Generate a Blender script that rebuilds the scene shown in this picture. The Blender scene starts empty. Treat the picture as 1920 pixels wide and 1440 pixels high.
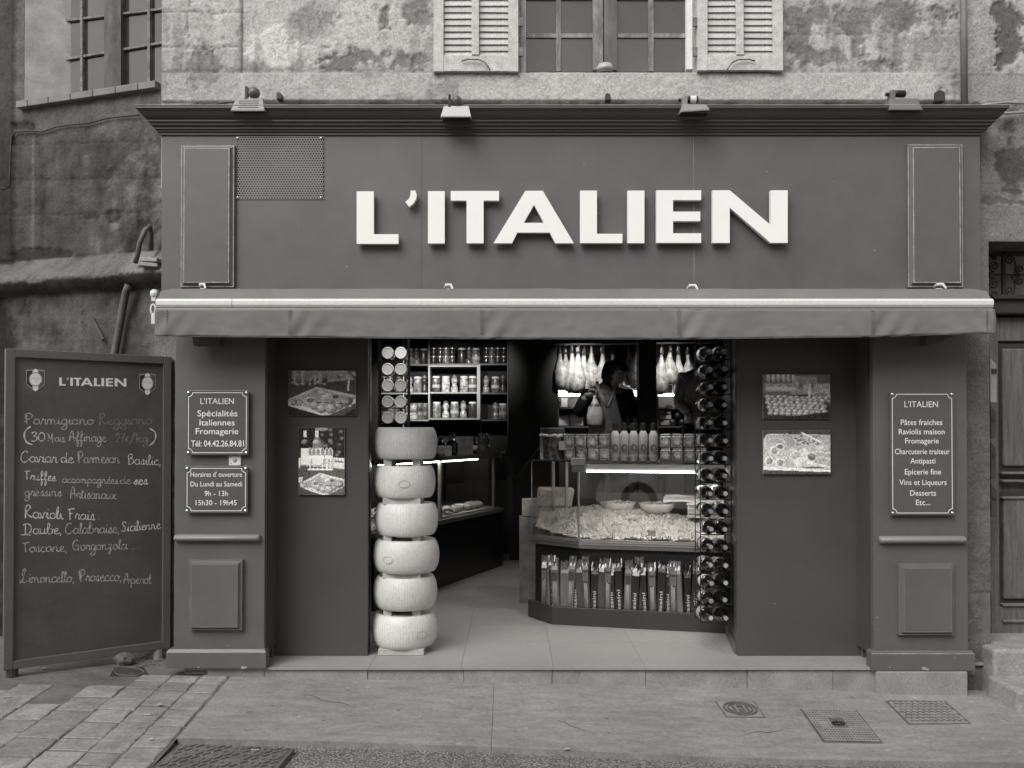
import bpy, bmesh, math, random
import numpy as np
from mathutils import Vector, noise, Matrix
random.seed(7)
PI = math.pi
scene = bpy.context.scene
col = scene.collection

# ------------------------------------------------------------------ camera
FPX, CX, D, EYE, TILT = 1650.0, 960.0, 5.5, 1.45, math.radians(0.7)
HOR = 815.0
CY = HOR - FPX * math.tan(TILT)
cam_d = bpy.data.cameras.new('camera')
cam = bpy.data.objects.new('camera', cam_d)
col.objects.link(cam)
cam.location = (0, -D, EYE)
cam.rotation_euler = (PI / 2 + TILT, 0, 0)
cam_d.sensor_width = 36.0
cam_d.lens = 36.0 * FPX / 1920.0
cam_d.shift_y = (CY - 720.0) / 1920.0
cam_d.clip_end = 500
scene.camera = cam

# ------------------------------------------------------------------ world, sun, exposure
SUN_EL, SUN_AZ = math.radians(45), math.radians(-34)     # azimuth measured from -Y (street side), negative to the left
world = bpy.data.worlds.new('World')
scene.world = world
world.use_nodes = True
wn, wl = world.node_tree.nodes, world.node_tree.links
sky = wn.new('ShaderNodeTexSky')
sky.sky_type = 'NISHITA'
sky.sun_disc = False
sky.sun_elevation = SUN_EL
sdir = Vector((math.sin(SUN_AZ) * math.cos(SUN_EL), -math.cos(SUN_AZ) * math.cos(SUN_EL), math.sin(SUN_EL)))
sky.sun_rotation = math.atan2(sdir.x, sdir.y)
bw = wn.new('ShaderNodeRGBToBW')
tint = wn.new('ShaderNodeMix')
tint.data_type = 'RGBA'
tint.blend_type = 'MULTIPLY'
tint.inputs[0].default_value = 1.0
tint.inputs[7].default_value = (1.0, 0.990, 0.980, 1)
wl.new(sky.outputs[0], bw.inputs[0])
wl.new(bw.outputs[0], tint.inputs[6])
bg = wn['Background']
bg.inputs[1].default_value = 0.15
wl.new(tint.outputs[2], bg.inputs[0])
sun_d = bpy.data.lights.new('sun', 'SUN')
sun_d.energy = 1.3
sun_d.angle = math.radians(42)
sun_d.color = (1.0, 0.990, 0.980)
sun = bpy.data.objects.new('sun', sun_d)
col.objects.link(sun)
sun.rotation_euler = sdir.to_track_quat('Z', 'Y').to_euler()
vs = scene.view_settings
vs.view_transform = 'Standard'
vs.look = 'None'
vs.exposure = 1.02
vs.gamma = 1.0
vs.use_curve_mapping = False
scene.cycles.sample_clamp_indirect = 4.0

# ------------------------------------------------------------------ projection helpers (photo pixel -> place, at a real depth)
def ray(px, py):
    x, y = (px - CX) / FPX, (CY - py) / FPX
    c, s = math.cos(TILT), math.sin(TILT)
    return Vector((x, c - s * y, s + c * y))
CAM = Vector((0, -D, EYE))
def P(px, py, Y=0.0):
    d = ray(px, py)
    return CAM + d * ((Y + D) / d.y)
def PX(px, Y=0.0, py=815): return P(px, py, Y).x
def PZ(py, Y=0.0): return P(960, py, Y).z
GA, GB = -0.0995, -0.0235            # the street falls slightly to the right
def gz(x): return GA + GB * x
def GD(px, py, h=0.0):
    d = ray(px, py)
    t = (GA + h + GB * CAM.x - CAM.z) / (d.z - GB * d.x)
    return CAM + d * t
def FL(px, py, z=0.0):
    d = ray(px, py)
    return CAM + d * ((z - CAM.z) / d.z)
def PL(px, py, p0, n):
    d = ray(px, py)
    return CAM + d * ((p0 - CAM).dot(n) / d.dot(n))

# ------------------------------------------------------------------ mesh helpers
class MB:
    def __init__(s): s.v = []; s.f = []; s.c = None
    def add(s, vs_, fs_):
        o = len(s.v); s.v += [tuple(q) for q in vs_]; s.f += [tuple(i + o for i in f) for f in fs_]; return s
    def box(s, x0, x1, y0, y1, z0, z1):
        return s.add([(x0,y0,z0),(x1,y0,z0),(x1,y1,z0),(x0,y1,z0),(x0,y0,z1),(x1,y0,z1),(x1,y1,z1),(x0,y1,z1)],
                     [(0,3,2,1),(4,5,6,7),(0,1,5,4),(1,2,6,5),(2,3,7,6),(3,0,4,7)])
    def prism(s, poly, off):                 # poly: list of 3D points, off: extrusion vector
        n = len(poly); off = Vector(off); a = [Vector(p) for p in poly]
        return s.add(a + [p + off for p in a], [tuple(range(n)), tuple(range(2*n-1, n-1, -1))] + [(i, n+i, n+(i+1) % n, (i+1) % n) for i in range(n)])
    def lathe(s, prof, n=20, o=(0,0,0), axis='Z', a0=0.0):      # prof: (r, h)
        vs_, fs_ = [], []
        for r, h in prof:
            for k in range(n):
                a = a0 + 2*PI*k/n
                if axis == 'Z': q = (o[0]+r*math.cos(a), o[1]+r*math.sin(a), o[2]+h)
                elif axis == 'Y': q = (o[0]+r*math.cos(a), o[1]+h, o[2]+r*math.sin(a))
                else: q = (o[0]+h, o[1]+r*math.cos(a), o[2]+r*math.sin(a))
                vs_.append(q)
        for i in range(len(prof)-1):
            for k in range(n):
                fs_.append((i*n+k, i*n+(k+1) % n, (i+1)*n+(k+1) % n, (i+1)*n+k))
        if prof[0][0] > 1e-6: fs_.append(tuple(range(n-1, -1, -1)))
        if prof[-1][0] > 1e-6: fs_.append(tuple((len(prof)-1)*n+k for k in range(n)))
        return s.add(vs_, fs_)
    def tube(s, pts, r, n=8, caps=True):
        pts = [Vector(p) for p in pts]; m = len(pts); vs_, fs_ = [], []
        ref = None
        for i, p in enumerate(pts):
            t = (pts[min(i+1, m-1)] - pts[max(i-1, 0)]).normalized()
            if ref is None: ref = Vector((0,0,1)) if abs(t.z) < .9 else Vector((1,0,0))
            a = t.cross(ref).normalized(); b = a.cross(t); ref = b
            rr = r[i] if isinstance(r, (list, tuple)) else r
            for k in range(n):
                an = 2*PI*k/n; vs_.append(p + a*(rr*math.cos(an)) + b*(rr*math.sin(an)))
        for i in range(m-1):
            for k in range(n): fs_.append((i*n+k, i*n+(k+1) % n, (i+1)*n+(k+1) % n, (i+1)*n+k))
        if caps: fs_ += [tuple(range(n-1, -1, -1)), tuple((m-1)*n+k for k in range(n))]
        return s.add(vs_, fs_)
    def ell(s, c, rx, ry, rz, n=12, m=8, fn=None):
        vs_, fs_ = [], []
        for i in range(m+1):
            th = PI*i/m
            for k in range(n):
                a = 2*PI*k/n
                q = Vector((math.sin(th)*math.cos(a), math.sin(th)*math.sin(a), math.cos(th)))
                j = fn(q) if fn else 1.0
                vs_.append((c[0]+rx*q.x*j, c[1]+ry*q.y*j, c[2]+rz*q.z*j))
        for i in range(m):
            for k in range(n): fs_.append((i*n+k, (i+1)*n+k, (i+1)*n+(k+1) % n, i*n+(k+1) % n))
        return s.add(vs_, fs_)
    def rings(s, rings, cap=True):           # list of equal-length closed rings
        n = len(rings[0]); vs_ = [q for r in rings for q in r]; fs_ = []
        for i in range(len(rings)-1):
            for k in range(n): fs_.append((i*n+k, i*n+(k+1) % n, (i+1)*n+(k+1) % n, (i+1)*n+k))
        if cap: fs_ += [tuple(range(n-1, -1, -1)), tuple((len(rings)-1)*n+k for k in range(n))]
        return s.add(vs_, fs_)

WL = {}
def setmat(o, m):
    o.data.materials.append(m)
def obj(name, mb, m, parent=None, smooth=False, bevel=0.0, world_coords=True, recalc=False, kind=None):
    off = WL.get(parent.name, Vector((0,0,0))) if (parent is not None and world_coords) else Vector((0,0,0))
    me = bpy.data.meshes.new(name)
    me.from_pydata([tuple(Vector(q) - off) for q in mb.v], [], mb.f)
    if mb.c is not None:
        at = me.color_attributes.new('tone', 'FLOAT_COLOR', 'POINT')
        arr = np.ones((len(mb.v), 4), dtype=np.float32); arr[:, :3] = np.asarray(mb.c, dtype=np.float32).reshape(-1, 1)
        at.data.foreach_set('color', arr.ravel())
    if recalc:
        b = bmesh.new(); b.from_mesh(me); bmesh.ops.recalc_face_normals(b, faces=b.faces); b.to_mesh(me); b.free()
    if smooth:
        me.polygons.foreach_set('use_smooth', [True]*len(me.polygons))
    me.update()
    o = bpy.data.objects.new(name, me); col.objects.link(o)
    if m is not None: setmat(o, m)
    if parent is not None:
        o.parent = parent; WL[o.name] = off
    else: WL[o.name] = Vector((0,0,0))
    if bevel:
        md = o.modifiers.new('bevel', 'BEVEL'); md.width = bevel; md.segments = 2; md.limit_method = 'ANGLE'; md.angle_limit = math.radians(40)
    if kind: o['kind'] = kind
    return o
def auto_smooth(o, ang=40):
    me = o.data
    me.polygons.foreach_set('use_smooth', [True]*len(me.polygons))
    me.set_sharp_from_angle(angle=math.radians(ang))
    return o
def thing(name, label, cat, loc=(0,0,0), rot=(0,0,0), group=None):
    o = bpy.data.objects.new(name, None); col.objects.link(o)
    o.empty_display_size = .1
    o.location = loc; o.rotation_euler = rot
    tag(o, label, cat, group); WL[o.name] = Vector(loc)
    return o
def tag(o, label, cat, group=None):
    o['label'] = label; o['category'] = cat
    if group: o['group'] = group
    return o
def struct(o, label=None, cat=None):
    o['kind'] = 'structure'
    if label: o['label'] = label
    if cat: o['category'] = cat
    return o
def dup(root, loc, rot=None, label=None, scale=None):
    def cp(o, par):
        c = o.copy(); col.objects.link(c)
        if par is not None: c.parent = par
        for ch in o.children: cp(ch, c)
        return c
    r = cp(root, None); r.location = loc
    if rot is not None: r.rotation_euler = rot
    if scale is not None: r.scale = scale
    if label: r['label'] = label
    return r
ORD = ['first','second','third','fourth','fifth','sixth','seventh','eighth','ninth','tenth','eleventh','twelfth','thirteenth','fourteenth','fifteenth','sixteenth','seventeenth','eighteenth','nineteenth','twentieth','twenty-first','twenty-second','twenty-third','twenty-fourth','twenty-fifth']

# ------------------------------------------------------------------ materials (the photograph is a warm-toned monochrome)
def C(g): return (g, g*0.976, g*0.942, 1)
def nodes(name):
    m = bpy.data.materials.new(name); m.use_nodes = True
    nt = m.node_tree; return m, nt.nodes, nt.links, nt.nodes['Principled BSDF']
def N(nn, t, **k):
    n = nn.new(t)
    for a, b in k.items(): setattr(n, a, b)
    return n
WORLD_TEX = [False]
def noise_tex(nn, ll, scale, detail=4, rough=.55, dist=0.0, coord=None, stretch=None):
    n = nn.new('ShaderNodeTexNoise'); n.inputs['Scale'].default_value = scale
    n.inputs['Detail'].default_value = detail; n.inputs['Roughness'].default_value = rough; n.inputs['Distortion'].default_value = dist
    tc = nn.new('ShaderNodeTexCoord')
    src = tc.outputs['Object'] if not WORLD_TEX[0] else nn.new('ShaderNodeNewGeometry').outputs['Position']
    if stretch:
        mp = nn.new('ShaderNodeMapping'); mp.inputs['Scale'].default_value = stretch
        ll.new(src, mp.inputs[0]); src = mp.outputs[0]
    ll.new(src, n.inputs['Vector'])
    return n.outputs['Fac']
def ramp(nn, ll, fac, a, b, lo=.3, hi=.7):
    r = nn.new('ShaderNodeMapRange'); r.inputs['From Min'].default_value = lo; r.inputs['From Max'].default_value = hi
    r.inputs['To Min'].default_value = a; r.inputs['To Max'].default_value = b
    ll.new(fac, r.inputs['Value']); return r.outputs['Result']
def mathn(nn, ll, op, a, b):
    m = nn.new('ShaderNodeMath'); m.operation = op
    for i, x in enumerate((a, b)):
        if isinstance(x, (int, float)): m.inputs[i].default_value = x
        else: ll.new(x, m.inputs[i])
    return m.outputs[0]
def tinted(nn, ll, val):
    c = nn.new('ShaderNodeCombineColor')
    ll.new(val, c.inputs[0]); ll.new(mathn(nn, ll, 'MULTIPLY', val, .976), c.inputs[1]); ll.new(mathn(nn, ll, 'MULTIPLY', val, .942), c.inputs[2])
    return c.outputs[0]
MATS = {}
def M(name, g, rough=.6, var=.12, scale=5, fine=60, fvar=.06, bump=0.0, bscale=80, metal=0.0, coat=0.0, stretch=None, rnd=0.0, spec=.5, world=False, rvar=0.0):
    if name in MATS: return MATS[name]
    WORLD_TEX[0] = world
    m, nn, ll, b = nodes(name)
    v = ramp(nn, ll, noise_tex(nn, ll, scale, 5, .6, .3, stretch=stretch), 1-var, 1+var)
    f = ramp(nn, ll, noise_tex(nn, ll, fine, 3, .6, stretch=stretch), 1-fvar, 1+fvar)
    v = mathn(nn, ll, 'MULTIPLY', v, f)
    v = mathn(nn, ll, 'MULTIPLY', v, g)
    if rnd:
        oi = nn.new('ShaderNodeObjectInfo')
        v = mathn(nn, ll, 'MULTIPLY', v, ramp(nn, ll, oi.outputs['Random'], 1-rnd, 1+rnd, 0, 1))
    ll.new(tinted(nn, ll, v), b.inputs['Base Color'])
    b.inputs['Roughness'].default_value = rough
    if rvar:
        ll.new(ramp(nn, ll, noise_tex(nn, ll, 7, 4), rough-rvar, rough+rvar), b.inputs['Roughness'])
    b.inputs['Metallic'].default_value = metal
    b.inputs['Specular IOR Level'].default_value = spec
    b.inputs['Coat Weight'].default_value = coat
    b.inputs['Coat Roughness'].default_value = .08
    if bump:
        bn = nn.new('ShaderNodeBump'); bn.inputs['Strength'].default_value = bump; bn.inputs['Distance'].default_value = .004
        ll.new(noise_tex(nn, ll, bscale, 4, .65, stretch=stretch), bn.inputs['Height']); ll.new(bn.outputs[0], b.inputs['Normal'])
    WORLD_TEX[0] = False
    MATS[name] = m; return m
def tone_mat(name, gain=1.0, rough=.9, fvar=.25, fine=55, bump=.6, bscale=45, spec=.25, coat=0.0, grain=140):
    """weathered masonry: the large patches come from the mesh's own tone attribute, grain and pits from noise"""
    if name in MATS: return MATS[name]
    m, nn, ll, b = nodes(name)
    at = nn.new('ShaderNodeAttribute'); at.attribute_name = 'tone'
    v = mathn(nn, ll, 'MULTIPLY', at.outputs['Fac'], gain)
    if fvar:
        f = ramp(nn, ll, noise_tex(nn, ll, fine, 5, .7), 1-fvar, 1+fvar)
        f2 = ramp(nn, ll, noise_tex(nn, ll, grain, 2, .6), 1-fvar*.7, 1+fvar*.7)
        v = mathn(nn, ll, 'MULTIPLY', mathn(nn, ll, 'MULTIPLY', v, f), f2)
    ll.new(tinted(nn, ll, v), b.inputs['Base Color'])
    b.inputs['Roughness'].default_value = rough; b.inputs['Specular IOR Level'].default_value = spec
    b.inputs['Coat Weight'].default_value = coat; b.inputs['Coat Roughness'].default_value = .12
    if bump:
        bn = nn.new('ShaderNodeBump'); bn.inputs['Strength'].default_value = bump; bn.inputs['Distance'].default_value = .006
        ll.new(noise_tex(nn, ll, bscale, 6, .7), bn.inputs['Height']); ll.new(bn.outputs[0], b.inputs['Normal'])
    MATS[name] = m; return m
def glass_mat(name, refl=.09, dark=1.0, rough=.02):
    if name in MATS: return MATS[name]
    m, nn, ll, b = nodes(name); nn.remove(b); out = nn['Material Output']
    tr = nn.new('ShaderNodeBsdfTransparent'); tr.inputs[0].default_value = C(dark)
    gl = nn.new('ShaderNodeBsdfGlossy'); gl.inputs['Roughness'].default_value = rough; gl.inputs[0].default_value = (1,.985,.96,1)
    lw = nn.new('ShaderNodeLayerWeight'); lw.inputs['Blend'].default_value = .5
    f = mathn(nn, ll, 'MULTIPLY_ADD', mathn(nn, ll, 'POWER', lw.outputs['Facing'], 5.0), 1.0-refl)
    f.node.inputs[2].default_value = refl
    mx = nn.new('ShaderNodeMixShader'); ll.new(f, mx.inputs[0]); ll.new(tr.outputs[0], mx.inputs[1]); ll.new(gl.outputs[0], mx.inputs[2])
    ll.new(mx.outputs[0], out.inputs[0]); MATS[name] = m; return m
def emit_mat(name, s):
    if name in MATS: return MATS[name]
    m, nn, ll, b = nodes(name)
    b.inputs['Emission Color'].default_value = (1,.982,.95,1); b.inputs['Emission Strength'].default_value = s
    b.inputs['Base Color'].default_value = C(.8); MATS[name] = m; return m
def jar_mat(name, g, vscale=45, contrast=.6, coat=1.0):
    """a jar's glass with what is packed inside it"""
    if name in MATS: return MATS[name]
    m, nn, ll, b = nodes(name)
    vo = nn.new('ShaderNodeTexVoronoi'); vo.inputs['Scale'].default_value = vscale
    tc = nn.new('ShaderNodeTexCoord'); oi = nn.new('ShaderNodeObjectInfo')
    ad = nn.new('ShaderNodeVectorMath'); ad.operation = 'ADD'
    ll.new(tc.outputs['Object'], ad.inputs[0]); ll.new(oi.outputs['Location'], ad.inputs[1]); ll.new(ad.outputs[0], vo.inputs['Vector'])
    v = ramp(nn, ll, vo.outputs['Distance'], 1+contrast, 1-contrast, .1, .8)
    v = mathn(nn, ll, 'MULTIPLY', v, ramp(nn, ll, oi.outputs['Random'], g*.5, g*1.5, 0, 1))
    ll.new(tinted(nn, ll, v), b.inputs['Base Color'])
    b.inputs['Roughness'].default_value = .35; b.inputs['Coat Weight'].default_value = coat; b.inputs['Coat Roughness'].default_value = .04
    MATS[name] = m; return m

paint = M('grey_shop_paint', .105, rough=.42, var=.09, scale=1.3, fine=9, fvar=.05, bump=.09, bscale=35, rvar=.06)
paint_dark = M('dark_shop_paint', .066, rough=.4, var=.1, scale=1.4, fine=25, fvar=.03, bump=.05, bscale=30, rvar=.06)
paint_worn_lit = M('worn_lit_edge_paint', .30, rough=.5, var=.45, scale=14, fine=70, fvar=.25)  # rubbed edges, with the highlight along the mouldings put into the tone
black = M('black_paint', .012, rough=.35, var=.2, scale=4)
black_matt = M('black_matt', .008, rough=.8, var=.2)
white_sign = M('white_sign_acrylic', .84, rough=.25, var=.015, fvar=.01)
canvas = M('awning_canvas', .15, rough=.85, var=.16, scale=2.2, fine=300, fvar=.06, bump=.12, bscale=260)
alu_white = M('white_lacquered_aluminium', .62, rough=.35, var=.04, scale=3)
steel = M('brushed_steel', .5, rough=.3, metal=1.0, var=.08)
alu = M('satin_aluminium', .45, rough=.38, metal=.8, var=.08)
iron = M('dark_iron', .035, rough=.6, var=.3, scale=12, bump=.3)
chrome = M('chrome', .8, rough=.12, metal=1.0)
wood_pale = M('pale_wood', .42, rough=.65, var=.18, scale=4, stretch=(1,1,8), fine=40, fvar=.12)
# ------------------------------------------------------------------ masonry
def fbm(x, y, z=0.0, o=4, h=.6):
    return noise.fractal(Vector((x, y, z)), h, 2.0, o)
def sstep(a, b, x):
    t = max(0.0, min(1.0, (x-a)/(b-a))); return t*t*(3-2*t)
def wall_grid(O, u, v, n, u0, u1, v0, v1, step, holes, fn):
    nu, nv = max(2, int(round((u1-u0)/step))), max(2, int(round((v1-v0)/step)))
    mb = MB(); mb.c = []; idx = {}
    us = [u0+(u1-u0)*i/nu for i in range(nu+1)]; vv = [v0+(v1-v0)*j/nv for j in range(nv+1)]
    hs = [(a-1e-6, b+1e-6, c-1e-6, d+1e-6) for a, b, c, d in holes]
    def inside(a, b): return any(h[0] < a < h[1] and h[2] < b < h[3] for h in hs)
    def vid(i, j):
        k = (i, j)
        if k not in idx:
            d, t = fn(us[i], vv[j]); idx[k] = len(mb.v)
            mb.v.append(tuple(O + u*us[i] + v*vv[j] + n*d)); mb.c.append(t)
        return idx[k]
    flip = u.cross(v).dot(n) < 0
    for i in range(nu):
        for j in range(nv):
            if inside((us[i]+us[i+1])/2, (vv[j]+vv[j+1])/2): continue
            q = (vid(i,j), vid(i+1,j), vid(i+1,j+1), vid(i,j+1))
            mb.f.append(q[::-1] if flip else q)
    return mb
def patchval(px, py, plist, base):
    w = 20*fbm(px/40, py/40, 1.3) + 7*fbm(px/9, py/9, 3.1); w2 = 20*fbm(px/40, py/40, 7.7) + 7*fbm(px/9, py/9, 5.7)
    t, dd = base, 0.0
    for cx_, cy_, rx, ry, tone, dep in plist:
        e = ((px+w-cx_)/rx)**2 + ((py+w2-cy_)/ry)**2
        k = 1 - sstep(.72, 1.08, e)
        if k > 0: t = t*(1-k) + tone*k; dd = dd*(1-k) + dep*k
    return t, dd

WY = 0.12
ZX, ZZ = Vector((1,0,0)), Vector((0,0,1))
MAINP = [(515,92,58,40,.60,.004),(700,42,85,52,.50,.003),(600,100,40,28,.52,.004),(760,70,50,40,.47,.003),(722,26,14,22,.23,-.006),(788,16,28,34,.23,-.007),(655,108,66,20,.2,-.004),
         (780,112,40,16,.22,-.004),(585,35,40,26,.30,-.004),(1598,32,28,26,.23,-.006),(1640,18,20,14,.23,-.005),(1692,22,44,32,.23,-.006),(1500,75,32,55,.21,-.005),(1615,68,16,28,.23,-.006),
         (1560,104,40,18,.24,-.004),(1650,112,40,10,.22,-.004),(1530,20,40,24,.25,-.004),(1770,60,28,60,.34,.004),(1700,90,50,30,.37,.003),(1776,20,18,16,.2,-.006),
         (385,118,34,34,.25,-.005),(350,30,42,30,.43,.003),(430,70,20,60,.42,.003),(1893,60,34,74,.12,-.01),(1845,60,30,60,.34,.004)]
def main_fn(x, z):
    px = 960 + x*FPX/(D+WY); py = 815 - (z-1.45)*FPX/(D+WY)
    f = fbm(x*2.1, z*2.1, .5); f2 = fbm(x*9, z*9, 2.5); f3 = fbm(x*30, z*30, 4.5, 3)
    d = .0025*f2 + .0022*f3
    if py < 134:
        t, dd = patchval(px, py, MAINP, .41 + .10*f + .06*f2); d += dd*1.2
        if px < 452:
            d += .010
            if abs(py-86-4*f2) < 1.5 or abs(py-20-4*f2) < 1.3 or (py > 86 and abs(px-398-4*f2) < 1.3) or (py < 86 and abs(px-352-4*f2) < 1.3): t *= .6; d -= .006
        elif px > 1475 and px < 1800 and (abs(py-58-5*f2) < 1.2 or (py > 58 and abs(px-1652-5*f2) < 1.2)): t *= .75; d -= .004
        if abs(px-452) < 2.2 and py > -40: d -= .012; t *= .45
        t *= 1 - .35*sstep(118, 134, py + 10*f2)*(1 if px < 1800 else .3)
        if px > 1478 and px < 1800: t *= 1 - .22*sstep(0, .5, fbm(x*5, z*5, 9.1))
    elif py < 191:
        t = .43 + .05*f + .04*f2; d += .022
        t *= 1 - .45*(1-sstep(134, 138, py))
        if px < 860 and px > 560: t *= 1 - .35*sstep(.05, .5, fbm(x*4, z*4, 3.3))
        k = sstep(1752, 1800, px + 40*f2); t *= 1-.3*k; d -= .022*k
        if px < 452: t, dd = patchval(px, py, MAINP, .36 + .06*f2); d -= .012
    elif py < 450:
        t = .30 + .07*f2; d -= .006
        if py < 215 and fbm(x*7, z*16, 5.5) > .12: t *= .45; d -= .01
        if px > 1838:
            t = .22 + .05*f + .03*f2; d += .008
            k = sstep(0, .25, .35 - abs((px-1900)/60)**2 - abs((py-300)/95)**4 + .3*f2); t = t*(1-k) + .085*k; d -= .012*k
            if abs(py-378-6*f2) < 4: t *= .5; d -= .01
            if py > 385: t = .20 + .03*f2
    else:
        t = .125 + .02*f + .02*f2; d += .003*fbm(x*45, z*45, 1.1, 3)
        t *= 1 + .5*sstep(700, 560, py)
        if py > 1110:
            k = sstep(.0, .35, fbm(x*6, z*6, 8.2) + .1); t = t*(1-.35*k); d -= .015*k
    if py < 134: t *= 1 - .30*sstep(.1, .6, fbm(x*11, z*1.6, 6.6))*sstep(-20, 90, py) ; t *= 1 - .25*sstep(.25, .55, fbm(x*22, z*22, 1.9))
    return d, max(.03, t)
building = thing('stone_building', 'weathered pale plaster house front above the grey shopfront', 'building', (0, WY, gz(0)))
doorX, doorZ = PX(1856, WY), PZ(452, WY)
winX0, winX1, winZ = PX(975, WY), PX(1304, WY), PZ(134, WY)
masonry = tone_mat('old_plaster', bump=1.0, bscale=60, fvar=.30, fine=60, grain=170)
mb = wall_grid(Vector((0, WY, 0)), ZX, ZZ, Vector((0,-1,0)), -2.245, 4.3, -.25, 4.75, .0125,
               [(-2.26, 2.83, -.3, 3.02), (winX0, winX1, winZ, 5), (doorX, 5, -.3, doorZ)], main_fn)
obj('wall', mb, masonry, building, smooth=True)
# reveals and the corner return
plain_plaster = M('plaster_reveal', .33, rough=.9, var=.25, scale=6, bump=.5, bscale=50)
dark_plaster = M('dark_plaster_reveal', .12, rough=.9, var=.3, scale=6, bump=.6, bscale=50)
mb = MB().box(-2.25, -2.06, WY+.002, .9, 3.03, 4.75)
obj('corner_return', mb, plain_plaster, building)
mb = MB().box(winX0-.1, winX0, WY+.004, WY+.3, winZ-.1, 4.75); mb.box(winX1, winX1+.1, WY+.004, WY+.3, winZ-.1, 4.75); mb.box(winX0, winX1, WY+.03, WY+.3, winZ-.1, winZ-.002)
obj('window_reveal', mb, plain_plaster, building)
mb = MB().box(doorX-.35, doorX-.001, WY+.004, .75, -.25, doorZ+.3); mb.box(doorX, 4.3, WY+.004, .75, doorZ+.001, doorZ+.3)
obj('door_reveal', mb, dark_plaster, building)

# ---- upper window
old_white = M('old_white_paint', .52, rough=.7, var=.3, scale=18, fine=90, fvar=.22, bump=.4, bscale=90, stretch=(1,1,.35))
worn_wood = M('worn_grey_wood', .20, rough=.8, var=.5, scale=16, fine=80, fvar=.3, bump=.5, bscale=90, stretch=(1,1,.25))
pane_mat = M('old_window_pane', .045, rough=.1, var=.3, scale=2.2, spec=.7, coat=.5, rnd=.45)
win = obj('window', MB().box(PX(976,.24,130), PX(986,.24,130), .20, .27, winZ, 4.7), old_white, building)
F = lambda a, b, c, d, y0=.22, y1=.25: MB().box(PX(a,.22), PX(b,.22), y0, y1, PZ(d,.22), PZ(c,.22))
obj('frame', F(1287,1303,-110,133,.19,.27), M('bright_white_paint', .72, rough=.5, var=.15, scale=14), win)
obj('stile', F(1112,1131,-110,133,.20,.26), worn_wood, win)
obj('stile', F(1133,1157,-110,133,.205,.26), M('grey_wood_dark', .12, rough=.8, var=.4, scale=14, stretch=(1,1,.3)), win)
for a, b in ((1043,1052),(1217,1227)): obj('muntin', F(a,b,-110,133,.222,.246), worn_wood, win)
for a, b in ((986,1112),(1157,1287)): obj('muntin', F(a,b,62,70,.224,.248), worn_wood, win)
for a, b in ((986,1112),(1157,1287)): obj('muntin', F(a,b,-8,-1,.224,.248), worn_wood, win)
for a, b in ((984,1046),(1049,1115),(1154,1220),(1223,1290)):
    for c, d in ((66,133),(-4,66),(-110,-4)): obj('pane', F(a,b,c,d,.235,.239), pane_mat, win)
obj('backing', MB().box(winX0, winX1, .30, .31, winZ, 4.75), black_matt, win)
bowl = obj('upturned_bowl', MB().lathe([(0,.062),(.03,.061),(.045,.055),(.05,.04),(.054,.038),(.054,.012),(.05,.012),(.05,0)], 20, (PX(1136,.14), .16, winZ+.004)), M('pale_glazed_bowl', .4, rough=.4), None, smooth=True)
tag(bowl, 'small pale upturned bowl on the sill of the upper window', 'bowl')

# ---- shutters (each slat its own piece)
shut_mat = M('flaking_shutter_paint', .50, rough=.75, var=.22, scale=20, fine=110, fvar=.2, bump=.35, bscale=110)
slat_mat = M('shutter_slat_paint', .46, rough=.75, var=.2, scale=25, fine=110, fvar=.15, rnd=.12)
def shutter(x0, x1, ybot, cx0, cx1, hook):
    y0, y1 = WY-.055, WY-.015
    X = lambda p: PX(p, y0); Z = lambda p: PZ(p, y0)
    sh = obj('shutter', MB().box(X(x0), X(x0+19), y0, y1, Z(ybot), 4.7), shut_mat, building, bevel=.002)
    obj('stile', MB().box(X(x1-19), X(x1), y0, y1, Z(ybot), 4.7), shut_mat, sh, bevel=.002)
    obj('stile', MB().box(X(cx0), X(cx1), y0-.004, y1, Z(103), 4.7), shut_mat, sh, bevel=.003)
    obj('bottom_rail', MB().box(X(x0+19), X(x1-19), y0+.003, y1, Z(ybot-1), Z(103)), shut_mat, sh, bevel=.002)
    def slat_mesh(w):
        b = MB().box(-w/2, w/2, -.0035, .0035, -.031, .031); return b
    for a, b in ((x0+19, cx0), (cx1, x1-19)):
        w = X(b)-X(a)-.002; first = None
        for k in range(13):
            zc = Z(97 - 12.1*k); y = (y0+y1)/2+.004
            if first is None:
                first = obj('slat', slat_mesh(w), slat_mat, sh, world_coords=False)
                o = first
            else:
                o = first.copy(); col.objects.link(o); o.parent = sh
            o.location = Vector(((X(a)+X(b))/2, y, zc)) - WL[sh.name]
            o.rotation_euler = (math.radians(-17), math.radians(random.uniform(-.6,.6)), 0)
    hx = X((x0+x1)/2)
    pts = [(hx+.09*hook, y0-.012, Z(116)), (hx+.05*hook, y0-.016, Z(113)), (hx-.02*hook, y0-.018, Z(114)), (hx-.06*hook, y0-.02, Z(120)), (hx-.085*hook, y0-.025, Z(131)), (hx-.09*hook, y0-.02, Z(134))]
    obj('latch', MB().tube(pts, .005, 6), M('rusty_iron', .16, rough=.8, var=.4, scale=30), sh, smooth=True)
    for zz in (40, 96): obj('hinge', MB().box(X(x1)-.004 if hook < 0 else X(x0)-.028, X(x1)+.028 if hook < 0 else X(x0)+.004, y0+.004, y0+.02, Z(zz+8), Z(zz-8)), M('rusty_iron', .16), sh)
    return sh
shutter(812, 972, 134, 884, 898, -1)
shutter(1310, 1471, 132, 1383, 1397, 1)
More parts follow.
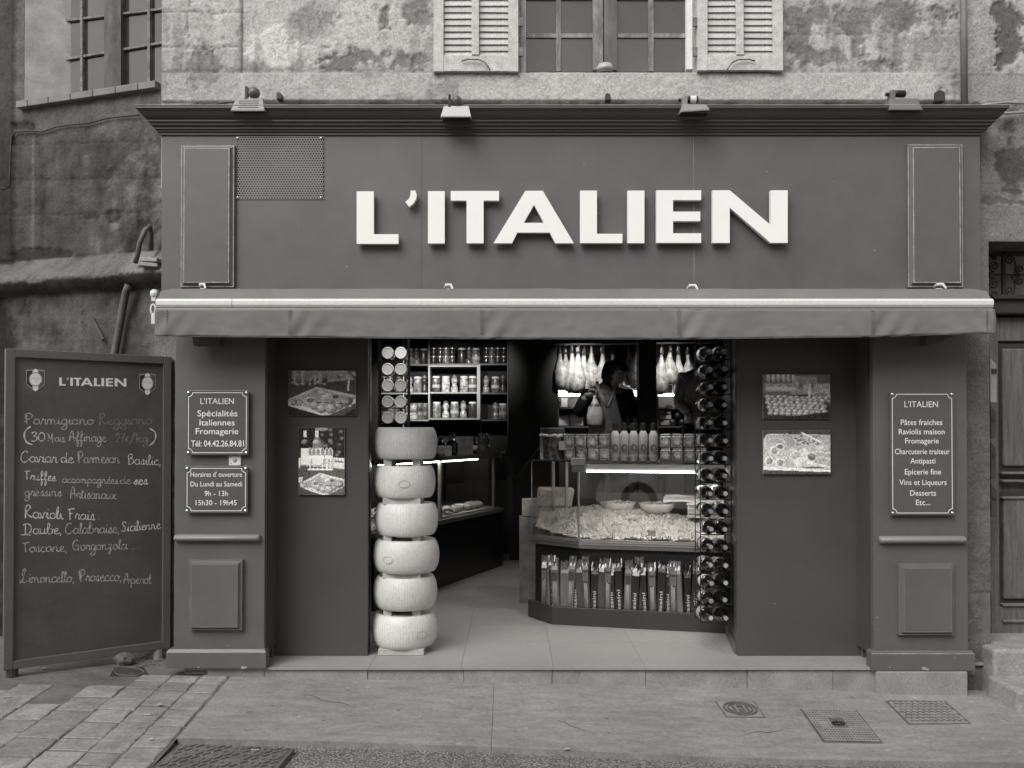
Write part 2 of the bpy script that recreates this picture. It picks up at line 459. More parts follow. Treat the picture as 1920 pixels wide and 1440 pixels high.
# plaster drip-pipe and cables on the main wall
pipe = tag(obj('drainpipe', MB().tube([(PX(1812,.05), .05, 4.75), (PX(1812,.05), .05, PZ(206,.05))], .021, 10), M('grey_pipe', .17, rough=.6, var=.2), None, smooth=True), 'thin grey pipe running down the wall to the cornice', 'pipe')
for k, (pts, lab) in enumerate([([(1815,203),(1850,196),(1885,192),(1925,194)], 'upper pale cable leaving the pipe foot to the right'), ([(1838,211),(1890,212),(1930,210)], 'lower pale cable just above the right cornice tip')]):
    tag(obj('cable', MB().tube([P(a,b,.05+.02*k) for a, b in pts], .008, 6), M('pale_cable', .3, rough=.6), None, smooth=True), lab, 'cable')

# ------------------------------------------------------------------ the neighbouring wall to the left, bending back
A0 = Vector((-2.20, .42, 0)); ang = math.radians(18)
UL = Vector((-math.cos(ang), math.sin(ang), 0)); NL = Vector((-math.sin(ang), -math.cos(ang), 0))
def LU(px, py): return (PL(px, py, A0, NL)-A0).dot(UL)
def LZ(px, py): return PL(px, py, A0, NL).z
def LP(u, z, w=0.0): return A0 + UL*u + Vector((0,0,z)) + NL*w
wu0, wu1, wz = LU(302,120), LU(46,150), LZ(200,172)
def left_fn(u, z):
    p = LP(u, z); dd = p - CAM; px = CX + FPX*dd.x/dd.y; py = 815 - FPX*dd.z/dd.y
    f = fbm(u*2.2, z*2.2, 3.5); f2 = fbm(u*8, z*8, 6.5); f3 = fbm(u*28, z*28, 2.2, 3); st = fbm(u*9, z*1.2, 4.4)
    d = .004*f2 + .003*f3
    zt, zm, zb = 2.71, 2.53, 2.455
    wob = .03*fbm(u*4, z*4, 9.9) + .012*fbm(u*13, z*13, 2.9)
    if z > zt:
        t = .085 + .03*f + .035*f2 + .03*st
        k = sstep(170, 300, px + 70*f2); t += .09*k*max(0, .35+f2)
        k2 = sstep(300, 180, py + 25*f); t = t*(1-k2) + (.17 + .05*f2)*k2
        for (cx_, cy_, rx, ry) in ((170,408,16,7),(210,408,15,14),(75,480,60,14),(40,235,20,8)):
            e = ((px+8*f2-cx_)/rx)**2 + ((py+6*f-cy_)/ry)**2
            if e < 1: t *= .5; d -= .008
        if 56 < px < 62 and 250 < py < 470: t *= 1.6
        for jy in (262, 330, 395):                                     # old block joints under the render
            if abs(py - jy - .08*(300-px)*.3 - 3*f2) < 1.6: t *= .72; d -= .004
    elif z > zm + wob:
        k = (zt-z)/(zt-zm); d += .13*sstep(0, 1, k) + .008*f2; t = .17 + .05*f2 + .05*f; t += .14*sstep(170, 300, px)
    elif z > zb + wob:
        k = (z-zb)/(zm-zb); d += .13*max(0, min(1, k))**.5; t = .10 + .05*f2
    else:
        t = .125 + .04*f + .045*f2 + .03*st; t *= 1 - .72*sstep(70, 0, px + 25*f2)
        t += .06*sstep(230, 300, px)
        d += .006*f
        if abs(px-150-12*f2) < 1.5: t *= .6
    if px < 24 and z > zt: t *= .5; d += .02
    return d, max(.018, t*.66)  # overall darkening holds the dirt and some of the wall's shade
lw = thing('left_building', 'dark stained old house wall bending back left of the shopfront', 'building', (-2.6, .6, gz(-2.6)))
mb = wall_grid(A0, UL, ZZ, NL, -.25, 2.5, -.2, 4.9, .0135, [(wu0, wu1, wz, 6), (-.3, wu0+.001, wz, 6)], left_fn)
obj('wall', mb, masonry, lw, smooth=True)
# left window: deep plastered reveal, frame, panes, tiled sill
mb = MB(); a, b, c, d = LP(wu1, wz), LP(wu1, 5), LP(LU(105,100), 5, -.24), LP(LU(105,100), wz, -.24)
mb.add([a, b, c, d], [(0,1,2,3)]); mb.add([LP(-.25,wz), LP(wu1,wz), LP(wu1,wz,-.26), LP(-.25,wz,-.26)], [(0,1,2,3)])
obj('window_reveal', mb, plain_plaster, lw)
N2 = A0 - NL*.2
def W2(px, py, w=0.0): return PL(px, py, N2, NL) + NL*w
def lbar(a, b, c, d, th, name, m, par):     # a bar in the window plane: pixel box corners at its lower left, lower right; vertical extents
    p = [W2(a, c), W2(b, c), W2(b, d), W2(a, d)]
    return obj(name, MB().prism(p, NL*th), m, par, recalc=True)
lwood = M('left_window_wood', .085, rough=.8, var=.4, scale=14, fine=70, fvar=.25, stretch=(1,1,.3))
lmunt = M('left_window_muntin', .16, rough=.8, var=.5, scale=20, fine=80, fvar=.3)
wl_ = lbar(103, 114, 190, -80, .06, 'window', lwood, lw)
lbar(205, 236, 175, -80, .05, 'stile', lwood, wl_)
for x in (159, 285): lbar(x-2.2, x+2.2, 180, -80, .035, 'muntin', lmunt, wl_)
for ya, sl in ((43, -.12), (116, -.17), (-28,-.08)):
    for a, b in ((114,157),(161,205),(236,283),(287,310)):
        p = [W2(a, ya+2+sl*(a-114)), W2(b, ya+2+sl*(b-114)), W2(b, ya-2+sl*(b-114)), W2(a, ya-2+sl*(a-114))]
        obj('muntin', MB().prism(p, NL*.03), lmunt, wl_, recalc=True)
for a, b in ((112,159),(159,207),(234,285),(285,312)):
    for c, d in ((185,116-.17*(a-114)),(116-.17*(a-114),43-.12*(a-114)),(43-.12*(a-114),-80)):
        lbar(a, b, c, d, .008, 'pane', pane_mat, wl_)
tile_m = M('sill_tile', .18, rough=.8, var=.2, scale=8, rnd=.12)
us = [LU(x, 170) for x in (301, 268, 226, 184, 142, 101, 62, 40)]
for k in range(len(us)-1):
    p = [LP(us[k]+.004, wz-.042, .05), LP(us[k+1]-.002, wz-.042, .05), LP(us[k+1]-.002, wz+.006, .05), LP(us[k]+.004, wz+.006, .05)]
    obj('sill_tile', MB().prism(p, -NL*.2), tile_m, lw, bevel=.004, recalc=True)
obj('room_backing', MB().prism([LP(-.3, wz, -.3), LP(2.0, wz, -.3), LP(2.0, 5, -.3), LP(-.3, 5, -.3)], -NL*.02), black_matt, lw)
# fittings on the left wall
def onw(px, py, w=.02): return PL(px, py, A0 + NL*w, NL)
cab = M('black_cable', .03, rough=.6)
tag(obj('cable', MB().tube([onw(-10,353), onw(10,353), onw(18,349), onw(19,320), onw(20,280), onw(22,255), onw(30,247), onw(55,245), onw(80,247), onw(105,238), onw(130,234), onw(165,231), onw(200,222), onw(230,218), onw(262,216)], .0055, 6), cab, None, smooth=True), 'black cable sagging across the left wall below the window', 'cable')
tag(obj('cable', MB().tube([P(318,206,.09), P(345,204,.09), P(375,199,.09), P(400,196,.09), P(425,192,.09), P(440,191,.06)], .005, 6), cab, None, smooth=True), 'short dark cable climbing from the cornice to the leftmost floodlight', 'cable')
pm = M('lead_pipe', .09, rough=.65, var=.3, scale=14)
tag(obj('bent_pipe', MB().tube([onw(283,470,.05), onw(283,440,.07), onw(281,425,.10), onw(272,432,.15), onw(262,455,.16), onw(258,478,.15), onw(254,492,.13)], .017, 10), pm, None, smooth=True), 'bent grey pipe poking out of the wall above the stone ledge', 'pipe')
tag(obj('waste_pipe', MB().tube([onw(241,535,.08), onw(236,548,.07), onw(230,580,.05), onw(222,625,.05), onw(210,690,.05), onw(195,780,.05), onw(170,1215,.05)], .025, 12), pm, None, smooth=True), 'grey waste pipe slanting down the left wall below the ledge', 'pipe')
tag(obj('iron_bar', MB().tube([onw(171,594,.015), onw(193,637,.03)], [.012,.013], 4), iron, None), 'short dark iron bar stuck slantwise in the left wall', 'bar')
for k, (a, b, lab) in enumerate(((287, 489, 'upper broken tile end wedged beside the fascia on the ledge'), (284, 498, 'lower broken tile end wedged beside the fascia on the ledge'))):
    p = onw(a, b, .12); o = tag(obj('tile_piece', MB().box(-.07,.06,-.05,.05,-.013,.013), M('pale_tile', .26, rough=.8, var=.2), None, bevel=.004), lab, 'tile'); o.location = p; o.rotation_euler = (0, .08, -.2+.2*k)

# ------------------------------------------------------------------ right neighbour: panelled door, iron fanlight, steps
door_w = M('old_oak_door', .12, rough=.6, var=.35, scale=6, fine=45, fvar=.3, bump=.35, bscale=60, stretch=(6,1,.5))
door_l = M('old_oak_moulding', .16, rough=.6, var=.35, scale=6, fine=45, fvar=.25, stretch=(1,1,6))
dk = .46
X = lambda p: PX(p, dk); Z = lambda p: PZ(p, dk)
dr = obj('door', MB().box(X(1850), X(1990), dk+.03, dk+.07, Z(1195), Z(632)), door_w, building)
obj('transom', MB().box(X(1846), X(1990), dk-.10, dk+.05, Z(592), Z(556)), M('dark_transom', .03, rough=.6), dr, bevel=.01)
obj('transom_moulding', MB().box(X(1846), X(1990), dk-.13, dk+.05, Z(566), Z(560)), M('dark_transom', .03), dr, bevel=.004)
obj('top_rail', MB().box(X(1852), X(1990), dk-.02, dk+.03, Z(640), Z(596)), door_w, dr, bevel=.004)
obj('door_post', MB().box(X(1852), X(1868), dk-.03, dk+.03, Z(1195), Z(640)), door_w, dr, bevel=.004)
for y0, y1 in ((650, 874), (928, 1122)):
    obj('moulding', MB().box(X(1870), X(1990), dk-.005, dk+.03, Z(y1+10), Z(y0-6)), M('dark_transom', .03), dr, bevel=.004)
    obj('panel', MB().box(X(1876), X(1985), dk-.03, dk+.03, Z(y1), Z(y0+4)), door_w, dr, bevel=.012)
for y in (884, 899, 936-6, 1130, 1160): obj('rail', MB().box(X(1872), X(1990), dk-.045, dk+.03, Z(y+5), Z(y)), door_l, dr, bevel=.006)
obj('threshold_rail', MB().box(X(1868), X(1990), dk-.025, dk+.03, Z(1188), Z(1136)), door_w, dr, bevel=.005)
obj('door_sky_block', MB().box(doorX-.3, 4.35, .72, .78, -.3, doorZ+.4).box(4.3, 4.36, .12, .78, -.3, doorZ+.4), black_matt, building)  # unseen black box added to block sky light behind the door
# fanlight: glass, bar, scrolls
fl_ = obj('fanlight', MB().box(X(1846), X(1990), dk+.08, dk+.085, Z(556), Z(440)), M('dull_fanlight_glass', .36, rough=.25), building)
obj('lintel_shadow_board', MB().box(X(1840), X(1990), dk-.02, dk+.05, Z(477), Z(445)), M('dark_transom', .03), fl_)
obj('bar', MB().box(X(1879), X(1885), dk-.02, dk, Z(556), Z(470)), iron, fl_)
obj('bar', MB().box(X(1850), X(1990), dk-.012, dk-.004, Z(517), Z(514)), iron, fl_)
def spiral(cx_, cy_, r0, turns, a0, sgn, tail):
    pts = []
    for k in range(26):
        t = k/25; a = a0 + sgn*2*PI*turns*t; r = r0*(1-.82*t)
        pts.append(P(cx_+r*math.cos(a), cy_+r*math.sin(a), dk-.015))
    return [P(q[0], q[1], dk-.015) for q in tail] + pts
for cx_, cy_, r, a0, sg, tail in ((1864,499,10,PI*.5,1,[(1852,514),(1856,512)]),(1864,532,10,-PI*.5,-1,[(1852,517),(1856,520)]),(1864,483,6,PI,1,[]),(1864,552,7,PI,-1,[]),(1893,488,9,0,-1,[(1902,512),(1904,497)]),(1893,545,9,0,1,[(1896,517),(1903,530)]),(1912,505,8,PI*.5,1,[(1900,515)]),(1912,527,8,-PI*.5,-1,[(1900,517)])):
    obj('scroll', MB().tube(spiral(cx_, cy_, r, 1.6, a0, sg, tail), .0055, 5), iron, fl_, smooth=True)
# letter boxes in the door reveal
lb = M('letterbox_paint', .05, rough=.5, var=.2); lbp = M('pale_letterbox', .30, rough=.5)
for k, (y0, y1, w, m_, lab) in enumerate(((672, 755, 12, lbp, 'pale sloped-top letter box highest in the right doorway'), (760, 822, 10, lb, 'dark letter box just under the pale one in the doorway'), (828, 898, 10, lb, 'dark letter box third down in the right doorway'), (906, 968, 11, lb, 'lowest dark letter box in the right doorway'))):
    x0, x1 = PX(1853,.2), PX(1853+w,.2)
    tp = thing('letter_box', lab, 'letter box', ((x0+x1)/2, .24, PZ(y1,.2)), group='letter boxes in the right doorway')
    z0, z1 = PZ(y1,.2), PZ(y0,.2)
    b = MB().add([(x0,.17,z0),(x1,.17,z0),(x1,.36,z0),(x0,.36,z0),(x0,.17,z1),(x1,.17,z1-.04),(x1,.36,z1-.04),(x0,.36,z1)], [(0,3,2,1),(4,5,6,7),(0,1,5,4),(1,2,6,5),(2,3,7,6),(3,0,4,7)])
    obj('box', b, m_, tp, bevel=.004)
    obj('flap', MB().box(x0+.006, x1-.005, .163, .169, z1-.1, z1-.07), M('dark_iron', .03), tp)
stone_step = M('worn_step_stone', .27, rough=.85, var=.25, scale=7, fine=60, fvar=.2, bump=.6, bscale=50)
stp = thing('door_steps', 'two worn stone steps in front of the right wooden door', 'steps', (3.5, 0, gz(3.5)))
p0 = P(1858, 1250, .02)
obj('step', MB().box(PX(1858,.0), 4.4, -.02, .62, gz(3.5)-.1, PZ(1218,-.02)), stone_step, stp, bevel=.02)
obj('step', MB().box(PX(1884,-.22,1290), 4.4, -.36, -.021, gz(3.5)-.1, gz(3.2)+.135), stone_step, stp, bevel=.02)
# ------------------------------------------------------------------ shopfront
shop = thing('shopfront', 'grey painted wooden shopfront with white raised lettering on its fascia', 'shopfront', (.35, 0, 0))
FY = -.06
fx0, fx1, fz0, fz1 = PX(301,FY), PX(1841,FY), PZ(548,FY), PZ(252,FY)
fas = obj('fascia', MB().box(fx0, fx1, FY, .11, fz0-.12, fz1), paint, shop, bevel=.003)
# faint board joints of the fascia
for x in (790, 1302): obj('board_joint', MB().box(PX(x,FY)-.001, PX(x,FY)+.001, FY-.0012, FY, fz0, fz1), paint_worn_lit if x > 1000 else paint_dark, fas)
# cornice profile swept round three sides
prof = [(0,.0),(.012,.0),(.012,.012),(.022,.016),(.024,.028),(.034,.030),(.034,.040),(.05,.048),(.052,.062),(.064,.066),(.064,.076),(.075,.082),(.088,.094),(.10,.112),(.112,.124),(.118,.128),(.118,.143),(.0,.150)]
cz = PZ(254, FY)
rings = []
for o_, h in prof:
    rings.append([(fx0-o_, .11, cz+h), (fx0-o_, FY-o_, cz+h), (fx1+o_, FY-o_, cz+h), (fx1+o_, .11, cz+h)])
mb = MB()
for r in range(len(rings)-1):
    a, b = rings[r], rings[r+1]; i = len(mb.v); mb.v += a + b
    for k in range(3): mb.f.append((i+k, i+k+1, i+5+k, i+4+k))
mb.add(rings[-1], [(0,1,2,3)])
cornice = obj('cornice', mb, M('cornice_paint', .055, rough=.45, var=.1, scale=3, fine=40, fvar=.06), shop, recalc=True)
obj('top_edge', MB().box(fx0-.119, fx1+.119, FY-.121, FY-.09, cz+.1435, cz+.1475), M('dusty_zinc', .30, rough=.8, var=.3, scale=9), cornice)
# raised panels
def raised(par, x0, y0, x1, y1, Y, dep, rim, m_face, m_edge, name='raised_panel'):
    X0, X1, Z1, Z0 = PX(x0,Y), PX(x1,Y), PZ(y0,Y), PZ(y1,Y)
    def ring(i, y): return [(X0+i, y, Z0+i), (X1-i, y, Z0+i), (X1-i, y, Z1-i), (X0+i, y, Z1-i)]
    base = obj(name, MB().rings([ring(0, Y), ring(.004, Y-dep*.55), ring(rim*.55, Y-dep*.62), ring(rim, Y-dep), ], True), m_face, par, recalc=True, bevel=.0015)
    mb = MB()
    def frame(i0, i1, yf):
        a, b = ring(i0, yf), ring(i1, yf)
        c, d_ = ring(i0, yf+.003), ring(i1, yf+.003)
        o = len(mb.v); mb.v += a+b+c+d_
        for k in range(4):
            k2 = (k+1) % 4
            mb.f.extend([(o+k, o+k2, o+4+k2, o+4+k), (o+8+k2, o+8+k, o+12+k, o+12+k2), (o+k, o+8+k, o+8+k2, o+k2), (o+4+k2, o+12+k2, o+12+k, o+4+k)])
    frame(.0045, .009, Y-dep*.55-.002)
    frame(rim-.004, rim+.001, Y-dep-.0008)
    obj('moulding', mb, m_edge, base, recalc=True)
    return base
raised(shop, 339, 274, 441, 541, FY, .045, .032, paint, paint_worn_lit)
raised(shop, 1700, 272, 1805, 541, FY, .045, .032, paint, paint_worn_lit)
# perforated vent
gx0, gx1, gz0_, gz1_ = PX(441,FY), PX(607,FY), PZ(374,FY), PZ(256,FY)
nx, nz = 33, 27; cw, ch = (gx1-gx0)/nx, (gz1_-gz0_)/nz; mb = MB(); gy = FY-.006
for j in range(nz):
    for i in range(nx):
        ox = gx0 + (i + (.5 if j % 2 else 0))*cw
        if j % 2 and i == nx-1: continue
        x0, x1, z0, z1 = ox, ox+cw, gz0_+j*ch, gz0_+(j+1)*ch; cx_, cz_ = (x0+x1)/2, (z0+z1)/2; r = .36*min(cw, ch)
        o = len(mb.v)
        mb.v += [(x0,gy,z0),(cx_,gy,z0),(x1,gy,z0),(x1,gy,cz_),(x1,gy,z1),(cx_,gy,z1),(x0,gy,z1),(x0,gy,cz_)]
        for k in range(8):
            a = -PI*.75 + k*PI/4; mb.v.append((cx_+r*math.cos(a), gy, cz_+r*math.sin(a)))
        for k in range(8): mb.f.append((o+k, o+(k+1) % 8, o+8+(k+1) % 8, o+8+k))
vent = obj('vent_grille', mb, M('vent_sheet', .18, rough=.5, var=.1), shop)
obj('vent_backing', MB().box(gx0+.004, gx1-.004, FY-.0025, FY, gz0_+.004, gz1_-.004), black_matt, vent)
for x, z in ((gx0+.01,gz0_+.01),(gx1-.02,gz0_+.01),(gx0+.01,gz1_-.012),(gx1-.02,gz1_-.012)): obj('screw', MB().lathe([(.006,0),(.005,-.003),(0,-.004)], 8, (x, gy-.001, z), 'Y'), steel, vent)
# the letters
LET = [('L', [[(668.7,358.7),(700.7,358.7),(700.7,439),(747,439),(747,457),(668.7,457)]]),
       ('apostrophe', [[(770,357.3),(779,357.3),(781.3,365),(780,373.3),(775,381.7),(767,387.7),(760,378.3),(766,373.3),(769.3,366.7)]]),
       ('I', [[(802.3,358.3),(833.7,358.3),(833.7,456.3),(802.3,456.3)]]),
       ('T', [[(845,358),(935.7,358),(935.7,376),(906.7,376),(906.7,456),(874.7,456),(874.7,376),(845,376)]]),
       ('A', [[(925.3,456),(985,357.7),(1001.3,384),(982,417.7),(982,417.7),(970,436),(960,456)], [(985,357.7),(1017.7,357.7),(1001.3,384)], [(1017.7,357.7),(1076,456),(1041.3,456),(1030.7,436),(1020,417.7),(1001.3,384)], [(970,436),(982,417.7),(1020,417.7),(1030.7,436)]]),
       ('L', [[(1087.7,357.3),(1119.3,357.3),(1119.3,438.3),(1167,438.3),(1167,455.7),(1087.7,455.7)]]),
       ('I', [[(1176.7,357.3),(1208.3,357.3),(1208.3,455.7),(1176.7,455.7)]]),
       ('E', [[(1230.7,356.7),(1314.7,356.7),(1314.7,375),(1262,375),(1262,396.7),(1313,396.7),(1313,414.3),(1262,414.3),(1262,437.3),(1314.7,437.3),(1314.7,455.3),(1230.7,455.3)]]),
       ('N', [[(1336,455.3),(1336,356.7),(1368.3,356.7),(1445,422),(1445,356.7),(1477,356.7),(1477,455.3),(1445,455.3),(1368.3,389.3),(1368.3,455.3)]])]
for nm, polys in LET:
    mb = MB()
    for pl in polys:
        pl2 = [q for i, q in enumerate(pl) if i == 0 or q != pl[i-1]]
        mb.prism([P(a, b, FY-.055) for a, b in pl2], (0, .034, 0))
    obj('letter', mb, white_sign, shop, recalc=True)
# pillars
def pillar(x0, x1, ytop, ybase, px0, px1, pytop, pybot, rail, panel, m_):
    pb = obj('pillar', MB().box(PX(x0), PX(x1), 0, .055, PZ(ybase)-.02, PZ(ytop)), m_, shop, bevel=.003)
    obj('pillar_core', MB().box(PX(x0)+.02, PX(x1)-.02, .056, .12, PZ(ybase)-.02, PZ(ytop)), black_matt, pb)
    obj('jamb_lining', MB().box(PX(x0)+.004, PX(x1)-.004, .085, .28, PZ(ybase)-.02, PZ(ytop)), paint_dark, pb)
    a, b, z0, z1 = PX(px0,-.03), PX(px1,-.03), PZ(pybot,-.03), PZ(pytop,-.03)
    mb = MB().rings([[(a,-.03,z0),(b,-.03,z0),(b,.05,z0),(a,.05,z0)],[(a,-.03,z1-.02),(b,-.03,z1-.02),(b,.05,z1-.02),(a,.05,z1-.02)],[(a+.012,-.016,z1),(b-.012,-.016,z1),(b-.012,.05,z1),(a+.012,.05,z1)]])
    pl = obj('plinth', mb, m_, pb, recalc=True, bevel=.002)
    obj('edge_wear', MB().box(a+.004, b-.004, -.0285, -.0225, z1-.0182, z1-.0150), paint_worn_lit, pl)
    (rx0, rx1, ry0, ry1) = rail; zc, r = PZ((ry0+ry1)/2,-.02), (PZ(ry0,-.02)-PZ(ry1,-.02))/2
    mb = MB(); X0, X1 = PX(rx0,-.02), PX(rx1,-.02)
    mb.rings([[(x, -.045*math.cos(t)*k, zc + r*k*math.sin(t)) for t in [i*PI/8-PI/2 for i in range(9)]] for x, k in ((X0,.6),(X0+.006,.9),(X0+.012,1),(X1-.012,1),(X1-.006,.9),(X1,.6))])
    obj('dado_rail', mb, M('rail_paint', .2, rough=.4, var=.1), pb, smooth=True, recalc=True)
    raised(pb, panel[0], panel[2], panel[1], panel[3], 0, .05, .03, m_, M('panel_edge_paint', .15, rough=.4, var=.2, scale=12))
    return pb
pillar(328, 497, 560, 1222, 313, 500, 1218, 1253, (327,488,1002,1016), (358,459,1048,1181), paint)
pillar(1637, 1813, 560, 1224, 1632, 1826, 1221, 1258, (1648,1810,1005,1020), (1679,1783,1055,1190), paint)
# recessed panels, posts, header
RY = .285
obj('recess_panel', MB().box(PX(505,RY), PX(690,RY), RY, RY+.05, 0, 2.35), paint_dark, shop, bevel=.002)
obj('recess_panel', MB().box(PX(1382,RY), PX(1625,RY), RY, RY+.05, 0, 2.35), paint_dark, shop, bevel=.002)
obj('frame_post', MB().box(PX(503,.27), PX(514,.27), .25, .282, 0, 2.35), paint, shop)
obj('frame_post', MB().box(PX(1613,.27), PX(1629,.27), .25, .282, 0, 2.35), paint, shop)
obj('side_jamb', MB().prism([(PX(691,RY), RY+.052, 0), (PX(691,RY)-.10, RY+.75, 0), (PX(691,RY)-.12, RY+.75, 0), (PX(691,RY)-.06, RY+.052, 0)], (0,0,2.4)), black, shop, recalc=True)
jr0, jr1 = FL(1382,1228), FL(1362,1186)
obj('side_jamb', MB().prism([(jr0.x+.004, RY+.052, 0), (jr1.x, jr1.y, 0), (jr1.x+.03, jr1.y, 0), (jr0.x+.06, RY+.052, 0)], (0,0,2.4)), paint_dark, shop, recalc=True)
obj('skirting', MB().prism([(jr0.x-.012, RY+.05, 0), (jr1.x-.012, jr1.y, 0), (jr1.x-.001, jr1.y, 0), (jr0.x+.003, RY+.05, 0)], (0,0,.06)), paint, shop, recalc=True)
obj('header', MB().box(PX(500), PX(1640), .05, .42, PZ(600), 2.95), black, shop)
# ------------------------------------------------------------------ awning
aw = thing('awning', 'rolled-up grey canvas awning with white front bar and hanging valance', 'awning', (.37, -.2, PZ(600)))
ax0, ax1, AY = PX(294,-.25), PX(1860,-.25), -.25
zc0, zc1, zb = PZ(543,-.09), PZ(560,AY), PZ(578,AY)
segs = [294, 545, 905, 1275, 1640, 1860]
mb = MB(); nu = 120
for i in range(nu+1):
    x = ax0 + (ax1-ax0)*i/nu; w = .004*fbm(x*3, 1.0) ; ins = .03
    xx = x + (ins if i == 0 else (-ins if i == nu else 0))
    mb.v += [(xx, -.05, zc0+.01+w), (xx, -.11, zc0+.002+w), (x, -.2, (zc0+zc1)/2+.012+w), (x, AY, zc1+w*.3)]
for i in range(nu):
    for k in range(3): mb.f.append((i*4+k, i*4+k+1, i*4+5+k, i*4+4+k))
obj('canopy', mb, canvas, aw, smooth=True, recalc=True)
mb = MB()
bar_prof = [(0,0),(-.012,.004),(-.02,.018),(-.02,.04),(-.012,.052),(0,.057)]
zbar = zb
def barmesh(x0, x1): return MB().rings([[(x, AY+a-.003, zbar+h) for a, h in bar_prof] + [(x, AY+.05, zbar+.057), (x, AY+.05, zbar)] for x in (x0, x1)])
xj = PX(436, AY)
obj('front_bar', barmesh(ax0-.002, xj-.0015), alu_white, aw, recalc=True)
obj('front_bar', barmesh(xj+.0015, ax1+.004), alu_white, aw, recalc=True)
obj('keder_rail', MB().box(ax0, ax1+.004, AY-.013, AY+.02, zbar-.009, zbar-.001), alu, aw)
# valance with gathered seams
nu, nv = 320, 14; mb = MB(); ztop = zbar-.009
for i in range(nu+1):
    t = i/nu; px = 290 + 1576*t
    x = PX(px if i else 290, AY-.01)
    bot = np.interp(px, [290, 400, 545, 905, 1275, 1640, 1760, 1866], [629, 631, 632, 635, 635.5, 631, 627, 624])
    zbot = PZ(bot + 1.3*fbm(px/70, 2.2), AY-.02)
    dw, sag = 0.0, 0.0
    for s_ in (545, 905, 1275, 1640):
        e = (px-s_)/40.0
        dw += .010*math.exp(-abs(e)*1.2)
    for j in range(nv+1):
        k = j/nv; y = AY-.012
        wr = 0.0
        for s_ in (545, 905, 1275, 1640, 1866, 290):
            e = (px-s_)/48.0
            amp = math.exp(-e*e*.6)
            wr += amp*.009*math.sin(7*abs(e) + 5.0*k + s_)*(.3+.7*k)
        wr += .004*fbm(px/60, k*1.5, 3.3)*k + .0018*fbm(px/18, k*2.5, 8.3)*k + .003*fbm(px/120, k, 5.5)
        xx = x + (.012*k if i == nu else 0)
        mb.v.append((xx, y - wr - .006*k, ztop + (zbot-ztop)*k))
for i in range(nu):
    for j in range(nv): o = i*(nv+1)+j; mb.f.append((o, o+1, o+nv+2, o+nv+1))
val = obj('valance', mb, canvas, aw, smooth=True)
md = val.modifiers.new('thick', 'SOLIDIFY'); md.thickness = .0025; md.offset = 1
for s_ in (312, 545, 905, 1275, 1640, 1852):
    b = MB()
    for k in range(9):
        z = ztop - .012 - k*.0165; xx = PX(s_, AY-.02)
        b.box(xx-.0008, xx+.0008, AY-.0275, AY-.014, z, z+.006)
        if s_ in (545, 905, 1275, 1640): b.box(xx-.0133, xx-.0117, AY-.0275, AY-.014, z, z+.006)
    obj('seam_stitching', b, M('dark_thread', .1, rough=.9), val)
obj('hem_cord', MB().tube([(PX(p, AY-.02), AY-.02, PZ(q, AY-.02)) for p, q in ((290,629.6),(400,631.6),(545,632.6),(905,635.6),(1275,636),(1640,631.6),(1760,627.6),(1866,624.6))], .0022, 6), M('dark_thread', .07), val, smooth=True)
for p, q in ((380,537),(842,538),(1300,539),(1764,537)):
    x, z = PX(p,-.1), PZ(q,-.1)
    b = MB().tube([(x-.028, -.075, z+.0), (x-.02, -.10, z+.012), (x+.012, -.115, z+.010), (x+.024, -.13, z-.018)], [.008,.009,.009,.006], 6)
    b.box(x-.02, x+.02, -.1, -.06, z-.03, z-.01)
    obj('bracket', b, alu_white, aw, smooth=False)
# side gear with ring at the left end
gb = MB(); x, z = PX(288,-.2), PZ(551,-.2)
gb.lathe([(.0,-.02),(.02,-.018),(.028,-.005),(.028,.006),(.02,.02),(0,.022)], 12, (x, -.2, z), 'X')
gb.box(x-.012, x+.012, -.215, -.185, z-.045, z-.012)
gear = obj('gear_housing', gb, alu_white, aw, smooth=False)
obj('crank_ring', MB().tube([(x-.002+.014*math.cos(a), -.21, z-.095+.03*math.sin(a)) for a in [2*PI*k/16 for k in range(17)]], .006, 6, caps=False), alu_white, gear, smooth=True)
obj('crank_stem', MB().box(x-.012, x+.014, -.218, -.202, z-.185, z-.128), alu_white, gear, bevel=.003)
for p, sx in ((393,1),(1755,-1)):
    xx = PX(p,-.06); obj('folding_arm', MB().prism([(xx-.09,-.04,PZ(632,-.04)),(xx+.09,-.04,PZ(632,-.04)),(xx+.06*sx+.02,-.04,PZ(648,-.04)),(xx-.08,-.04,PZ(650,-.04))], (0,-.08,0)), M('arm_grey', .07, rough=.5), aw, recalc=True)
